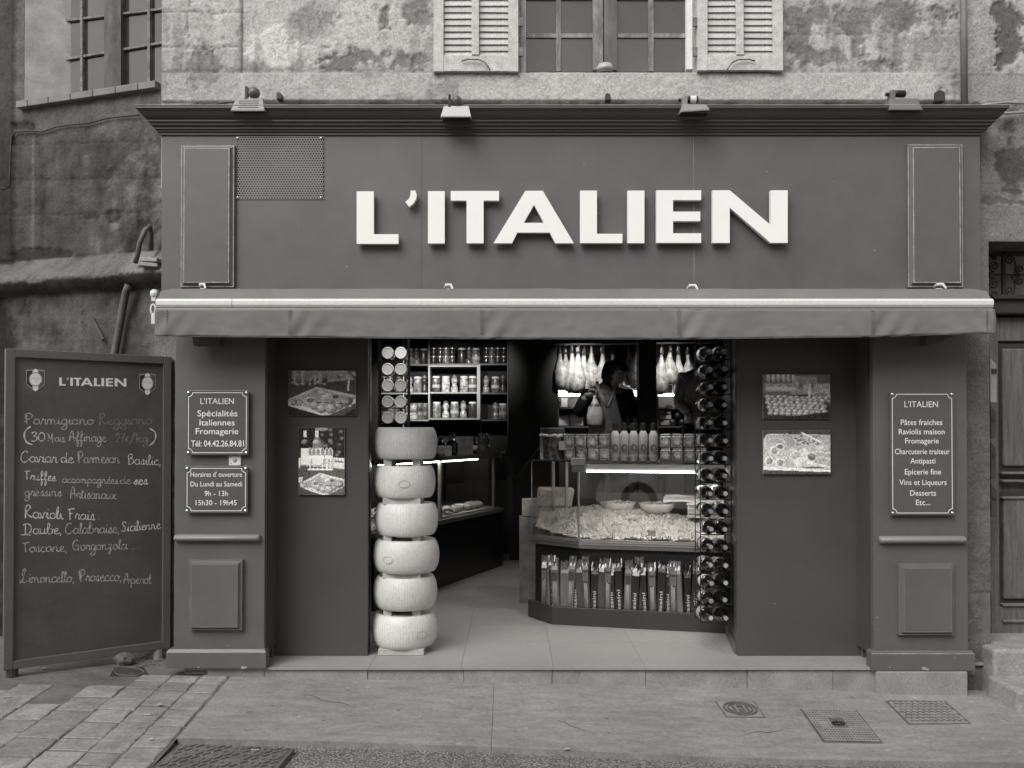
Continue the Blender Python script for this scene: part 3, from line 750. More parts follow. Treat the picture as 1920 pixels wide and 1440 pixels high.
# ------------------------------------------------------------------ floodlights on the cornice
fl_grey = M('floodlight_grey', .22, rough=.5, var=.1); fl_pale = M('floodlight_pale', .43, rough=.45, var=.05); fl_dark = M('floodlight_dark', .13, rough=.5, var=.1)
def flood(pxc, ytop, ybot, wt, wb, m_, kind, lab, skew=0, Y=-.16):
    x, zt, zb_ = PX(pxc,Y), PZ(ytop,Y), PZ(ybot,Y); s = (D+Y)/FPX
    t = thing('floodlight', lab, 'floodlight', (x, Y, cz+.15), group='floodlights on the cornice')
    a, b = wt*s/2, wb*s/2
    mb = MB().rings([[(x-b,Y-.03,zb_),(x+b,Y-.03,zb_+skew),(x+b,Y+.05,zb_+.012+skew),(x-b,Y+.05,zb_+.012)], [(x-b*.97,Y-.03,zb_+.010),(x+b*.97,Y-.03,zb_+.010+skew),(x+b*.97,Y+.06,zb_+.022+skew),(x-b*.97,Y+.06,zb_+.022)], [(x-a,Y+.0,zt),(x+a,Y+.0,zt),(x+a,Y+.09,zt),(x-a,Y+.09,zt)]])
    obj('housing', mb, m_, t, recalc=True, bevel=.004)
    h = MB()
    for k in range(4): h.box(x-a*.75, x+a*.75, Y-.028+.0055*k, Y-.01+.0055*k, zb_+(zt-zb_)*(.26+.16*k), zb_+.004+(zt-zb_)*(.26+.16*k))
    if kind == 'ball' and m_ is not fl_pale: obj('fin', h, m_, t)
    obj('bracket', MB().tube([(x, Y+.05, zt-.02), (x, Y+.12, zt), (x, .11, zt+.02)], .012, 8), iron, t)
    obj('glass_rim', MB().box(x-b*.9, x+b*.9, Y-.02, Y+.045, zb_+.001, zb_+.006), black, t)
    if kind == 'ball':
        bx, bz = PX(pxc+8 if m_ is fl_grey else pxc+1, Y), zt+.032
        obj('sensor_ball', MB().ell((bx, Y+.01, bz), .036 if m_ is fl_grey else .030, .036, .036 if m_ is fl_grey else .030, 16, 10), M('sensor_grey', .10, rough=.35), t, smooth=True)
        obj('sensor_arm', MB().box(bx-.052, bx-.036, Y-.005, Y+.03, zt-.01, bz+.035), black, t)
    else:
        obj('sensor_arm', MB().prism([(x-a-.004,Y,zb_+.02),(x-a+.03,Y,zb_+.02),(x-a+.034,Y,zt+.05),(x-a+.006,Y,zt+.055)], (0,.06,0)), m_, t, recalc=True, bevel=.004)
        sx, sz = x-a+.036, zt+.034
        obj('sensor', MB().lathe([(0,0),(.018,.001),(.022,.006),(.022,.058),(.018,.062),(0,.063)], 14, (sx, Y+.02, sz), 'X'), black, t, smooth=False)
        if kind == 'pale': obj('sensor_lens', MB().lathe([(.0225,.014),(.0232,.018),(.0232,.046),(.0225,.05)], 14, (sx, Y+.02, sz), 'X'), M('pale_lens', .7, rough=.3), t)
        obj('knob', MB().lathe([(0,0),(.012,.002),(.012,.018),(0,.02)], 8, (x-a-.022, Y+.02, zt+.03), 'X'), black, t)
    return t
flood(465, 183, 212, 50, 65, fl_grey, 'ball', 'grey floodlight with ball sensor and ribbed back, leftmost on the cornice')
flood(855, 198, 223, 47, 58, fl_pale, 'ball', 'pale floodlight with dark ball, second from left on the cornice', Y=-.2)
flood(1303, 195, 214, 44, 55, fl_grey, 'pale', 'tilted grey floodlight with pale sensor lens, third on the cornice', skew=.012, Y=-.2)
flood(1698, 184, 210, 50, 64, fl_dark, 'dark', 'dark floodlight with black sensor, rightmost on the cornice')
for k, (p, q, lab) in enumerate(((523,182,'small dark cable clip right of the leftmost floodlight'), (1140,184,'small dark cable clip above the middle of the cornice'), (1764,182,'black junction box beside the broken plaster at right'))):
    x, z = PX(p,.09), PZ(q,.09); sc = 1.0 if k < 2 else 1.6
    o = tag(obj('cable_clip' if k < 2 else 'junction_box', MB().prism([(-.016*sc,0,-.022*sc),(.018*sc,0,-.022*sc),(.016*sc,0,.012*sc),(.0,0,.022*sc),(-.016*sc,0,.018*sc)], (0,.06,0)), iron, None, bevel=.003, recalc=True), lab, 'clip' if k < 2 else 'box')
    o.location = (x, .06, z)
# chips and specks knocked out of the paint
chip_m = M('bare_chip', .32, rough=.8, var=.3, scale=60)
def chips(par, pts, Y):
    for px, py, sz in pts:
        r_ = random.Random(int(px*7+py)); c_ = P(px, py, Y); n = 7
        obj('paint_chip', MB().prism([c_ + Vector((sz*.0007*(1+.6*r_.random())*math.cos(2*PI*k/n)*1.5, -.0012, sz*.0007*(1+.9*r_.random())*math.sin(2*PI*k/n))) for k in range(n)], (0,.001,0)), chip_m, par, recalc=True)
chips(fas, ((1095,307,3),(1437,322,3),(1762,377,4),(1121,399,4),(393,492,3),(1000,270,2),(560,420,2),(650,500,3),(1230,505,3),(1560,340,2),(1640,470,3),(840,320,2),(900,300,2),(1796,490,3)), FY-.0005)
chips(shop, ((1733,1253,11),(1739,1255,8),(1668,1251,4),(455,1252,9),(461,1251,6),(372,1251,4),(1790,1233,3)), -.0305)
chips(shop, ((1645,1158,4),(1646,1180,2),(428,1211,3)), -.0005)
chips(shop, ((1453,1132,3),), RY-.0005)
# ------------------------------------------------------------------ lettering
def text_mesh(s, bold=0.0):
    cu = bpy.data.curves.new('t', 'FONT'); cu.body = s; cu.size = 1.0; cu.offset = bold; cu.resolution_u = 3; cu.fill_mode = 'FRONT'
    o = bpy.data.objects.new('t', cu); col.objects.link(o)
    me = bpy.data.meshes.new_from_object(o.evaluated_get(bpy.context.evaluated_depsgraph_get()))
    v = np.array([q.co[:] for q in me.vertices]) if len(me.vertices) else np.zeros((0,3)); f = [tuple(p.vertices) for p in me.polygons]
    bpy.data.objects.remove(o); bpy.data.curves.remove(cu); bpy.data.meshes.remove(me)
    return v, f
_v, _ = text_mesh('H'); CAPH = float(_v[:,1].max() - min(0.0, _v[:,1].min()))
def put_text(mb, s, origin, right, up, width, cap, bold=0.0, center=True):
    """origin: baseline centre (or left) in place; width in metres, capital height in metres"""
    v, f = text_mesh(s, bold)
    if not len(v): return
    w = v[:,0].max()-v[:,0].min(); sx = width/w; sz = cap/CAPH
    x0 = v[:,0].min() + (w/2 if center else 0)
    mb.add([Vector(origin) + Vector(right)*((a-x0)*sx) + Vector(up)*(b*sz) for a, b, _ in v], f)
RX, UZ = Vector((1,0,0)), Vector((0,0,1))
sign_plate = M('grey_glass_plate', .095, rough=.12, var=.1, scale=2, coat=.6)
sign_white = M('sign_white_print', .72, rough=.4, var=.03)
def sign(lab, x0, y0, x1, y1, lines):
    Yp = -.035; X0, X1, Z1, Z0 = PX(x0,Yp), PX(x1,Yp), PZ(y0,Yp), PZ(y1,Yp)
    t = thing('wall_sign', lab, 'sign', ((X0+X1)/2, Yp, Z0))
    obj('plate', MB().box(X0, X1, Yp, Yp+.006, Z0, Z1), sign_plate, t, bevel=.001)
    i, r, w = .012, .026, .0042
    def outline(k):
        p = []; a, b, c, d = X0+i+k, X1-i-k, Z0+i+k, Z1-i-k; rr = r
        for (cx_, cz_, a0) in ((X0+i,Z0+i,PI/2),(X1-i,Z0+i,PI),(X1-i,Z1-i,3*PI/2),(X0+i,Z1-i,0)):
            R = rr + k; de = math.asin(k/R)
            for m in range(7):
                an = a0 - de - m*(PI/2-2*de)/6
                p.append((cx_+R*math.cos(an), Yp-.0008, cz_+R*math.sin(an)))
        return p
    A, B = outline(0.0), outline(w); n = len(A); mb = MB(); mb.v = A+B
    mb.f = [(q, (q+1) % n, n+(q+1) % n, n+q) for q in range(n)]
    obj('border', mb, sign_white, t)
    for s_, cxp, base, wpx, cappx, bold in lines:
        mb = MB(); put_text(mb, s_, (PX(cxp,Yp), Yp-.0009, PZ(base,Yp)), RX, UZ, wpx*(D+Yp)/FPX, cappx*(D+Yp)/FPX, bold)
        obj('lettering', mb, sign_white, t)
    for x, z in ((X0+.014,Z0+.014),(X1-.014,Z0+.014),(X0+.014,Z1-.014),(X1-.014,Z1-.014)):
        obj('standoff_screw', MB().lathe([(.008,.036),(.008,-.001),(.009,-.002),(.007,-.005),(0,-.006)], 10, (x, Yp, z), 'Y'), chrome, t, smooth=True)
    return t
sign('square glass plate listing the telephone number, on the left pillar', 349, 732, 466, 853, [("L'ITALIEN",407,757.5,63,10.8,.0),("Spécialités",407.5,780.5,75,11,.006),("Italiennes",407,797.7,66,11,.006),("Fromagerie",407,814,80,11,.006),("Tél: 04.42.26.84.81",408,837,99,11,.010)])
sign('glass plate with opening hours below the telephone plate', 347, 874, 465, 962, [("Horaires d' ouverture",406,894,96.6,9,.004),("Du Lundi au Samedi",406,912,96.6,9,.004),("9h - 13h",406,930,44,9.5,.006),("15h30 - 19h45",406,947.3,77,9.5,.006)])
sign('tall narrow glass plate listing products on the right pillar', 1669, 735, 1789, 966, [("L'ITALIEN",1727.5,763.5,63,11,.0),("Pâtes fraiches",1728,796.7,78,10,.006),("Raviolis maison",1728,814.2,86,10,.006),("Fromagerie",1728.5,831.5,63,10,.006),("Charcuterie traiteur",1729,851.5,103,10,.004),("Antipasti",1730,869,47,10,.006),("Epicerie fine",1730,889.5,68,10,.006),("Vins et Liqueurs",1730,909.3,88.6,10,.004),("Desserts",1730,929.3,48.6,10,.006),("Etc...",1730,947,27,10,.006)])
t = thing('door_chime', 'small white square push-button plate between the two left signs', 'door chime', (PX(441), 0, PZ(863)))
obj('plate', MB().box(PX(430.5), PX(453), -.014, 0, PZ(873), PZ(853.5)), M('white_plastic', .6, rough=.4), t, bevel=.003)
obj('button', MB().lathe([(.012,0),(.012,-.004),(.009,-.006),(0,-.006)], 12, (PX(441.5), -.014, PZ(862)), 'Y'), M('grey_button', .3, rough=.4), t)
for a, b in ((434,857),(449,857),(435,869)): obj('screw', MB().lathe([(.004,0),(0,-.002)], 6, (PX(a), -.0142, PZ(b)), 'Y'), iron, t)

# ------------------------------------------------------------------ chalkboard
c0, c1 = Vector((-3.09, -.14, .02)), Vector((-2.300, .43, .02))       # lower corners
BR = (c1-c0); BWID = BR.length; BR.normalize(); BN = Vector((BR.y, -BR.x, 0)).normalized(); BH = 1.955
if BN.y > 0: BN = -BN
cb = thing('chalkboard', 'tall framed grey chalkboard with handwritten menu, standing left of the shop', 'chalkboard', (c0+c1)/2)
def BP(u, v, w=0.0): return c0 + BR*u + UZ*v + BN*w
def bbox(u0, u1, v0, v1, w0, w1):
    return MB().prism([BP(u0,v0,w0), BP(u1,v0,w0), BP(u1,v1,w0), BP(u0,v1,w0)], BN*(w1-w0))
board_m = M('chalkboard_slate', .076, rough=.5, var=.24, scale=1.7, fine=30, fvar=.08, bump=.03, rvar=.1)
frame_m = M('chalkboard_frame', .105, rough=.4, var=.08, scale=5)
obj('slate', bbox(.03, BWID-.03, .03, BH-.03, -.012, .0), board_m, cb, recalc=True)
fw = .052
for u0, u1, v0, v1 in ((0, fw, 0, BH), (BWID-fw, BWID, 0, BH), (fw, BWID-fw, 0, fw), (fw, BWID-fw, BH-fw, BH)):
    obj('frame_bar', bbox(u0, u1, v0, v1, -.03, .02), frame_m, cb, bevel=.004, recalc=True)
for u in (.05, BWID-.07): obj('foot', MB().lathe([(.034,-.10),(.034,.0)], 12, BP(u, 0, -.01)), M('pale_foot', .22, rough=.7) if u > .5 else iron, cb)
Bo = BP(0,0,.0012)
def bpt(px, py): return PL(px, py, Bo, BN)
# single-stroke hand
G = {
 'a': (1.0, [[(.8,.8),(.45,1),(.1,.7),(.08,.25),(.4,0),(.72,.3),(.82,.95),(.8,.3),(.92,.02),(1.1,.15)]]),
 'b': (.95, [[(0,.2),(.35,1.5),(.3,2.0),(.12,1.7),(.1,.4),(.35,0),(.7,.2),(.75,.8),(.5,.95),(.8,.8),(1.0,.85)]]),
 'c': (.8, [[(.75,.85),(.45,1),(.1,.6),(.15,.15),(.5,0),(.9,.2)]]),
 'd': (1.0, [[(.75,.8),(.4,1),(.08,.6),(.12,.1),(.5,.05),(.75,.5),(.8,2.0),(.78,.4),(.9,.02),(1.1,.15)]]),
 'e': (.8, [[(.0,.4),(.5,.6),(.6,.9),(.35,1),(.12,.6),(.2,.1),(.55,0),(.9,.25)]]),
 'f': (.7, [[(0,.1),(.45,1.2),(.5,1.8),(.3,2.0),(.22,1.2),(.22,-.9),(.35,-1.0),(.45,-.3),(.3,.1),(.8,.2)]]),
 'g': (.95, [[(.75,.85),(.4,1),(.1,.6),(.2,.05),(.6,.2),(.78,.9),(.75,-.5),(.45,-1.05),(.05,-.8),(.4,-.3),(1.0,.2)]]),
 'i': (.45, [[(0,.1),(.2,.95),(.2,.2),(.32,.0),(.5,.15)],[(.24,1.45),(.27,1.55)]]),
 'k': (.9, [[(.1,2.0),(.1,0),(.12,.5),(.5,1.0),(.6,.8),(.2,.5),(.7,.0),(.9,.15)]]),
 'l': (.5, [[(0,.1),(.35,1.4),(.32,2.0),(.15,1.6),(.15,.3),(.3,0),(.55,.2)]]),
 'm': (1.45, [[(.08,1),(.1,0),(.15,.7),(.4,1),(.55,.7),(.55,0),(.6,.7),(.85,1),(1.02,.7),(1.05,.15),(1.2,0),(1.5,.2)]]),
 'n': (1.0, [[(.08,1),(.1,0),(.15,.7),(.45,1),(.62,.7),(.64,.15),(.78,0),(1.05,.2)]]),
 'o': (.9, [[(.5,1),(.15,.8),(.08,.3),(.4,0),(.75,.3),(.7,.85),(.45,1),(.65,.8),(1.0,.85)]]),
 'p': (.95, [[(.05,.9),(.12,-.95),(.14,.5),(.4,1),(.75,.75),(.7,.15),(.35,.02),(.15,.2)],[(.6,.05),(1.0,.2)]]),
 'r': (.75, [[(.05,.2),(.25,1.05),(.4,.8),(.62,.85),(.55,.2),(.65,0),(.85,.2)]]),
 's': (.7, [[(0,.1),(.4,1.05),(.5,.5),(.4,.05),(.1,.08),(.45,.0),(.8,.2)]]),
 't': (.65, [[(0,.1),(.28,1.6),(.26,.2),(.4,0),(.7,.2)],[(.0,1.15),(.6,1.2)]]),
 'u': (1.0, [[(.05,1),(.1,.25),(.3,0),(.6,.3),(.68,1),(.66,.2),(.8,0),(1.05,.2)]]),
 'v': (.85, [[(.05,.95),(.3,0),(.55,.9),(.7,1.0),(.9,.85)]]),
 'x': (.85, [[(.05,.9),(.3,.7),(.45,.2),(.75,.05)],[(.75,.95),(.05,.0)],[(.7,.05),(.9,.15)]]),
 'z': (.8, [[(.1,.95),(.6,.95),(.15,.1),(.5,.2),(.45,-.6),(.1,-.8),(.4,-.2),(.85,.2)]]),
 'P': (1.15, [[(.3,-.1),(.32,1.9)],[(0,.5),(.2,.55),(.1,1.9),(.6,2.15),(1.0,1.8),(.85,1.2),(.35,.95)]]),
 'R': (1.2, [[(.2,-.1),(.25,1.9),(.2,1.2),(.35,2.1),(.7,2.2),(.85,1.7),(.3,1.05),(.7,.4),(1.15,.05)]]),
 'M': (1.5, [[(.0,1.5),(.3,1.55),(.3,.0),(.35,1.4),(.8,.5),(1.1,1.9),(1.1,-.2)]]),
 'A': (1.25, [[(0,-.05),(.2,1.5),(.5,2.1),(.7,1.8),(.9,-.05)],[(.15,.8),(.95,.85),(1.2,.5)]]),
 'C': (1.3, [[(1.0,1.7),(.75,2.05),(.25,1.6),(.05,.7),(.35,.0),(.9,.1),(1.3,.6)]]),
 'B': (1.1, [[(.2,1.9),(.25,-.1)],[(.05,1.5),(.3,2.0),(.7,2.05),(.75,1.5),(.35,1.15),(.85,1.0),(.95,.35),(.5,-.05),(.1,.0)]]),
 'T': (1.05, [[(.0,1.75),(1.0,1.9)],[(.45,1.8),(.42,.9),(.5,-.05)]]),
 'F': (1.05, [[(.0,1.8),(1.0,2.0)],[(.3,1.8),(.35,-.1)],[(.3,1.0),(.8,1.1)]]),
 'D': (1.4, [[(.35,1.8),(.35,.1)],[(.0,1.6),(.5,1.95),(1.1,1.5),(1.15,.6),(.7,.0),(.1,-.1),(-.3,-.2),(1.1,-.2)]]),
 'S': (1.2, [[(.95,1.7),(.6,2.1),(.25,1.7),(.5,1.2),(.85,.7),(.6,.05),(.1,.2)]]),
 'G': (1.3, [[(.95,1.8),(.5,2.05),(.1,1.3),(.2,.3),(.7,.05),(.95,.6),(.9,1.0),(.5,.9)],[(.9,1.0),(1.0,-.05)]]),
 'L': (1.5, [[(.5,1.4),(.45,1.9),(.75,2.6),(.95,2.5),(.6,1.0),(.35,.25),(.05,.0),(.0,.3),(.3,.35),(.7,.0),(1.3,.3)]]),
 '3': (.95, [[(.1,1.5),(.5,1.8),(.75,1.4),(.35,1.0),(.8,.8),(.75,.2),(.35,-.05),(.05,.2)]]),
 '0': (1.05, [[(.5,1.7),(.1,1.2),(.1,.4),(.5,0),(.9,.5),(.85,1.3),(.5,1.7)]]),
 '2': (.95, [[(.1,1.3),(.4,1.8),(.75,1.4),(.5,.6),(.1,.1),(.3,.2),(.85,.0)]]),
 '7': (.9, [[(.05,1.7),(.8,1.75),(.5,.9),(.4,-.1)],[(.2,.9),(.75,.95)]]),
 '€': (.8, [[(.7,1.0),(.4,1.15),(.15,.7),(.2,.1),(.6,.0)],[(.0,.75),(.5,.75)],[(.0,.45),(.5,.45)]]),
 '/': (.8, [[(.0,-.2),(.75,2.0)]]),
 ',': (.5, [[(.2,.1),(.1,-.4)]]), '.': (.5, [[(.15,.0),(.25,.02)]]), ':': (.5, [[(.2,.1),(.24,.14)],[(.2,.7),(.24,.74)]]),
 '(': (.7, [[(.7,2.4),(.2,1.7),(.0,.7),(.3,-.3),(.9,-.7)]]), ')': (.7, [[(.0,2.4),(.55,1.7),(.65,.7),(.4,-.2),(.0,-.7)]]),
 ' ': (.7, [])}
G['é'] = (G['e'][0], G['e'][1] + [[(.4,1.3),(.65,1.6)]])
def catmull(p, k=5):
    if len(p) < 3: return p
    q = [p[0]] + list(p) + [p[-1]]; out = []
    for i in range(1, len(q)-2):
        for s in range(k):
            t = s/k; a, b, c, d = q[i-1], q[i], q[i+1], q[i+2]
            out.append(tuple(.5*((2*b[m]) + (-a[m]+c[m])*t + (2*a[m]-5*b[m]+4*c[m]-d[m])*t*t + (-a[m]+3*b[m]-3*c[m]+d[m])*t**3) for m in (0,1)))
    out.append(p[-1]); return out
chalks = [M('chalk_bright', .55, rough=.95, var=.35, scale=60, fine=200, fvar=.3), M('chalk_mid', .36, rough=.95, var=.4, scale=60, fine=200, fvar=.3), M('chalk_faint', .20, rough=.95, var=.45, scale=60, fine=200, fvar=.3)]
def handwrite(s, x0, x1, y0, y1, xh, m_, wid=1.0):
    tot = sum(G[c][0] for c in s); mb = MB(); u = 0
    for c in s:
        adv, strokes = G[c]
        for st in strokes:
            jit = lambda: random.uniform(-.03,.03)
            st = [(a+jit(), b+jit()) for a, b in st]
            pts = []
            for a, b in catmull(st):
                t = (u+a)/tot; px = x0 + (x1-x0)*t; py = y0 + (y1-y0)*t - b*xh
                pts.append(bpt(px, py))
            n = len(pts); o = len(mb.v)
            for i, p in enumerate(pts):
                d = (pts[min(i+1,n-1)]-pts[max(i-1,0)]); d = d.normalized() if d.length > 1e-9 else BR
                s_ = d.cross(BN); w = .0026*wid*(1+.35*math.sin(i*.9+u))
                mb.v += [tuple(p+s_*w), tuple(p-s_*w)]
            for i in range(n-1): mb.f.append((o+2*i, o+2*i+1, o+2*i+3, o+2*i+2))
        u += adv
    obj('chalk_writing', mb, m_, cb)
ch0, ch1, ch2 = chalks
for a in (("Parmigiano",46,176,795,796,9.3,ch1),("Reggiano",184,286,796,795,9.3,ch2),("(",45,57,826,826,11,ch0,1.6),("30",58,86,827,827,9.5,ch0),("Mois",88,122,828,829,9,ch1),("Affinage",130,199,827,828,9,ch1),("27€",216,243,829,829,9,ch2),("/",243,254,831,831,10,ch2),("kg",255,279,829,829,9,ch2),(")",280,293,828,828,10.5,ch0,1.5),
          ("Caviar",39,107,866,867,10,ch0),("de",114,138,867,868,9.5,ch0),("Parmesan",145,225,868,868,10,ch1),("Basilic,",239,304,870,872,9,ch0),
          ("Truffes",46,105,899,902,8.5,ch0),("accompagnées",117,222,905,907,7.5,ch1),("de",225,246,907,907,7.5,ch1),("ses",251,277,908,908,8.5,ch0,1.5),
          ("gressins",46,116,930,930,9,ch1),("Artisanaux",132,218,934,936,10,ch1),("Ravioli",45,118,971,973,11,ch0,1.2),("Frais",127,178,973,975,10,ch0),(":",182,190,975,975,10,ch0),
          ("Daube,",43,118,1001,1001,10,ch0),("Calabraise,",122,226,1001,999,10,ch1),("Sicilienne",227,301,997,991,9,ch0),
          ("Toscane,",42,128,1035,1034,9.5,ch1),("Gorgonzola ...",136,264,1032,1029,9.5,ch1),("Limoncello,",37,141,1093,1091,10,ch1),("Prosecco,",148,230,1090,1089,10,ch1),("Aperol",232,284,1094,1094,9,ch1)):
    handwrite(*a)
# printed name and the two shields
def wmap(a, b): return bpt(111 + (a-668.7)*(237-111)/(1477-668.7), 707.5 + (b-357)*(723-707.5)/100 + (a-668.7)*.0028)
mb = MB()
for nm, polys in LET:
    for pl in polys:
        pl2 = [q for i, q in enumerate(pl) if i == 0 or q != pl[i-1]]
        mb.prism([wmap(a, b) for a, b in pl2], BN*.0008)
obj('printed_name', mb, sign_white, cb, recalc=True)
grey_print = M('grey_print', .3, rough=.5); dark_print = M('dark_print', .02, rough=.5)
def shield(x0, y0, x1, y1):
    def S(u, v): return bpt(x0+(x1-x0)*u, y0+(y1-y0)*v)
    out = [(0,.06),(.36,.04),(.36,.78),(.33,.90),(.0,.70)]
    def inset(pl, k):
        cx_ = sum(p[0] for p in pl)/len(pl); cy_ = sum(p[1] for p in pl)/len(pl)
        return [(cx_+(p[0]-cx_)*(1-k*1.6), cy_+(p[1]-cy_)*(1-k)) for p in pl]
    mir = lambda pl: [(1-a, b) for a, b in pl]
    sh = obj('shield_emblem', MB().prism([S(*p) for p in out], BN*.0006).prism([S(*p) for p in mir(out)], BN*.0006), grey_print, cb, recalc=True)
    obj('field', MB().prism([S(*p) + BN*.0006 for p in inset(out,.12)], BN*.0005), dark_print, sh, recalc=True)
    obj('field', MB().prism([S(*p) + BN*.0006 for p in inset(mir(out),.12)], BN*.0005), board_m, sh, recalc=True)
    obj('pale', MB().prism([S(*p) + BN*.0004 for p in ((.36,.07),(.5,0),(.64,.07),(.64,.93),(.5,1),(.36,.93))], BN*.0009), sign_white, sh, recalc=True)
    for r, m_, w in ((.36, grey_print, .0016), (.31, sign_white, .0021)):
        obj('disc', MB().prism([S(.5+r*math.cos(a), .47+r*.86*math.sin(a)) + BN*w for a in [2*PI*k/24 for k in range(24)]], BN*.0004), m_, sh, recalc=True)
    b = MB(); ctr = S(.5,.47) + BN*.0028
    put_text(b, "L'ITALIEN", ctr, BR, UZ, (S(.75,.5)-S(.25,.5)).length, .010)
    obj('emblem_lettering', b, grey_print, sh)
shield(49, 691, 84, 734); shield(261, 699, 292, 741)

# ------------------------------------------------------------------ food pictures: flat prints, painted as a raster into the print's own tone attribute
class Ras:
    def __init__(s, w, h, g=.05):
        s.w, s.h = w, h; s.a = np.full((h, w), g, dtype=np.float32)
        s.yy, s.xx = np.mgrid[0:h, 0:w]; s.u = (s.xx+.5)/w; s.v = (s.yy+.5)/h; s.asp = w/h
    def blend(s, m, g): s.a = s.a*(1-m) + g*m
    def ellipse(s, cx_, cy_, rx, ry, g, hi=None, soft=.12, rot=0.0):
        dx, dy = (s.u-cx_)*s.asp, (s.v-cy_); c, n = math.cos(rot), math.sin(rot)
        x, y = (dx*c+dy*n)/(rx*s.asp), (-dx*n+dy*c)/ry; r = np.sqrt(x*x+y*y)
        m = np.clip((1-r)/soft, 0, 1); val = g if hi is None else g + (hi-g)*np.clip(1-np.sqrt((x+.35)**2+(y+.4)**2)/1.1, 0, 1)
        s.blend(m, val)
    def poly(s, pts, g, g2=None):
        m = np.zeros_like(s.a, dtype=bool); n = len(pts)
        for i in range(n):
            (x0, y0), (x1, y1) = pts[i], pts[(i+1) % n]
            if y0 == y1: continue
            c = ((y0 > s.v) != (y1 > s.v)) & (s.u < (x1-x0)*(s.v-y0)/(y1-y0)+x0); m ^= c
        val = g if g2 is None else g + (g2-g)*s.u
        s.blend(m.astype(np.float32), val)
    def blur(s, k):
        for _ in range(k):
            p = np.pad(s.a, 1, mode='edge'); s.a = (p[1:-1,1:-1]*2 + p[:-2,1:-1] + p[2:,1:-1] + p[1:-1,:-2] + p[1:-1,2:])/6
    def speck(s, n, box, r, lo, hi, seed):
        rg = np.random.RandomState(seed)
        for _ in range(n):
            s.ellipse(box[0]+(box[2]-box[0])*rg.rand(), box[1]+(box[3]-box[1])*rg.rand(), r*(.6+.8*rg.rand()), r*s.asp*(.5+.7*rg.rand()), lo+(hi-lo)*rg.rand(), None, .4)
def platter(r, y0, s, ox, ys=1.0):
    f = lambda u, v: (ox + (u-.5)*s, y0 + v*ys)
    r.poly([f(*p) for p in ((-.02,.32),(.42,.02),(1.02,.22),(1.02,.36),(.62,.64),(.5,.66),(-.02,.44))], .42, .34)
    r.poly([f(*p) for p in ((.04,.34),(.42,.08),(1.0,.27),(.6,.55),(.5,.56))], .26, .20)
    r.speck(60, (f(.03,.3)[0], f(0,.28)[1], f(.3,0)[0], f(0,.44)[1]), .014*s, .03, .3, 5)
    r.ellipse(*f(.33,.36), .11*s, .13*ys, .20, .45); r.ellipse(*f(.33,.32), .06*s, .05*ys, .10)
    r.ellipse(*f(.58,.24), .09*s, .10*ys, .25, .5); r.ellipse(*f(.50,.14), .06*s, .08*ys, .3, .5)
    r.ellipse(*f(.86,.36), .10*s, .10*ys, .06, .3, rot=-.4); r.ellipse(*f(.70,.24), .05*s, .04*ys, .05)
    r.speck(50, (f(.45,.28)[0], f(0,.3)[1], f(.95,0)[0], f(0,.46)[1]), .02*s, .05, .35, 8)
    for a, b, k in ((.54,.42,.07),(.74,.44,.075),(.40,.44,.08),(.50,.50,.085),(.63,.50,.095)): r.ellipse(*f(a,b), k*s, k*1.35*ys*(1 if ys > .8 else .95), .10, .42)
    for k in range(24): r.ellipse(*f(.42+.55*k/24, .36+.06*k/24), .012*s, .012*ys, .03)
def pic1():
    r = Ras(132, 88, .05); r.poly([(0,.28),(1,.3),(1,1),(0,1)], .05)
    r.poly([(.05,0),(.55,0),(.55,.18),(.05,.2)], .20); r.poly([(.55,0),(.9,0),(.98,.2),(.58,.26)], .25)
    for x in (.08,.2,.38,.45): r.poly([(x,0),(x+.04,0),(x+.03,.3),(x,.3)], .32)
    r.speck(26, (.05,.2,.55,.34), .02, .15, .5, 3); r.speck(14, (.55,0,1,.15), .03, .03, .4, 4); r.blur(2)
    r.poly([(.88,.16),(.91,.16),(.9,.45),(.87,.45)], .48)
    platter(r, .34, 1.02, .5); r.poly([(0,.78),(.5,1),(0,1)], .01); r.poly([(.8,1),(1,.82),(1,1)], .01); return r
def pic2():
    r = Ras(92, 140, .012); rg = np.random.RandomState(2)
    for _ in range(16): r.ellipse(.45+.55*rg.rand(), .02+.4*rg.rand(), .05, .03, .04+.12*rg.rand(), None, .5)
    r.ellipse(.5,.02,.15,.03,.2); r.blur(1)
    r.poly([(0,.45),(1,.45),(1,1),(0,1)], .30); r.poly([(0,.56),(.8,.6),(1,.62),(1,1),(0,1)], .06)
    for x, w, cap, bd, lab in ((.14,.085,.5,.01,.6),(.40,.095,.42,.12,.5)):
        r.poly([(x-w*.42,.04),(x+w*.42,.04),(x+w*.42,.16),(x-w*.42,.16)], cap)
        r.poly([(x-w*.42,.14),(x+w*.42,.14),(x+w,.24),(x+w,.56),(x-w,.56),(x-w,.24)], bd); r.ellipse(x,.22,w,.05,bd,bd+.25)
        r.poly([(x-w,.31),(x+w,.31),(x+w,.55),(x-w,.55)], lab)
    r.poly([(.76,.44),(1,.46),(1,.62),(.76,.58)], .4); r.poly([(.78,.48),(.98,.5),(.98,.53),(.78,.51)], .12); r.poly([(0,.45),(.04,.45),(.03,.6),(0,.6)], .5)
    for x in (.25,.33,.42,.52,.62,.70):
        r.ellipse(x,.38,.055,.09,.28,.5); r.ellipse(x,.36,.03,.06,.16); r.ellipse(x,.44,.05,.03,.5,.7); r.poly([(x-.008,.46),(x+.008,.46),(x+.006,.62),(x-.006,.62)], .55); r.ellipse(x,.62,.06,.014,.5,.7)
    r.poly([(0,.74),(.1,.73),(.08,.8),(0,.82)], .45)
    platter(r, .66, .98, .54, .52); r.poly([(0,.86),(.42,1),(0,1)], .05); return r
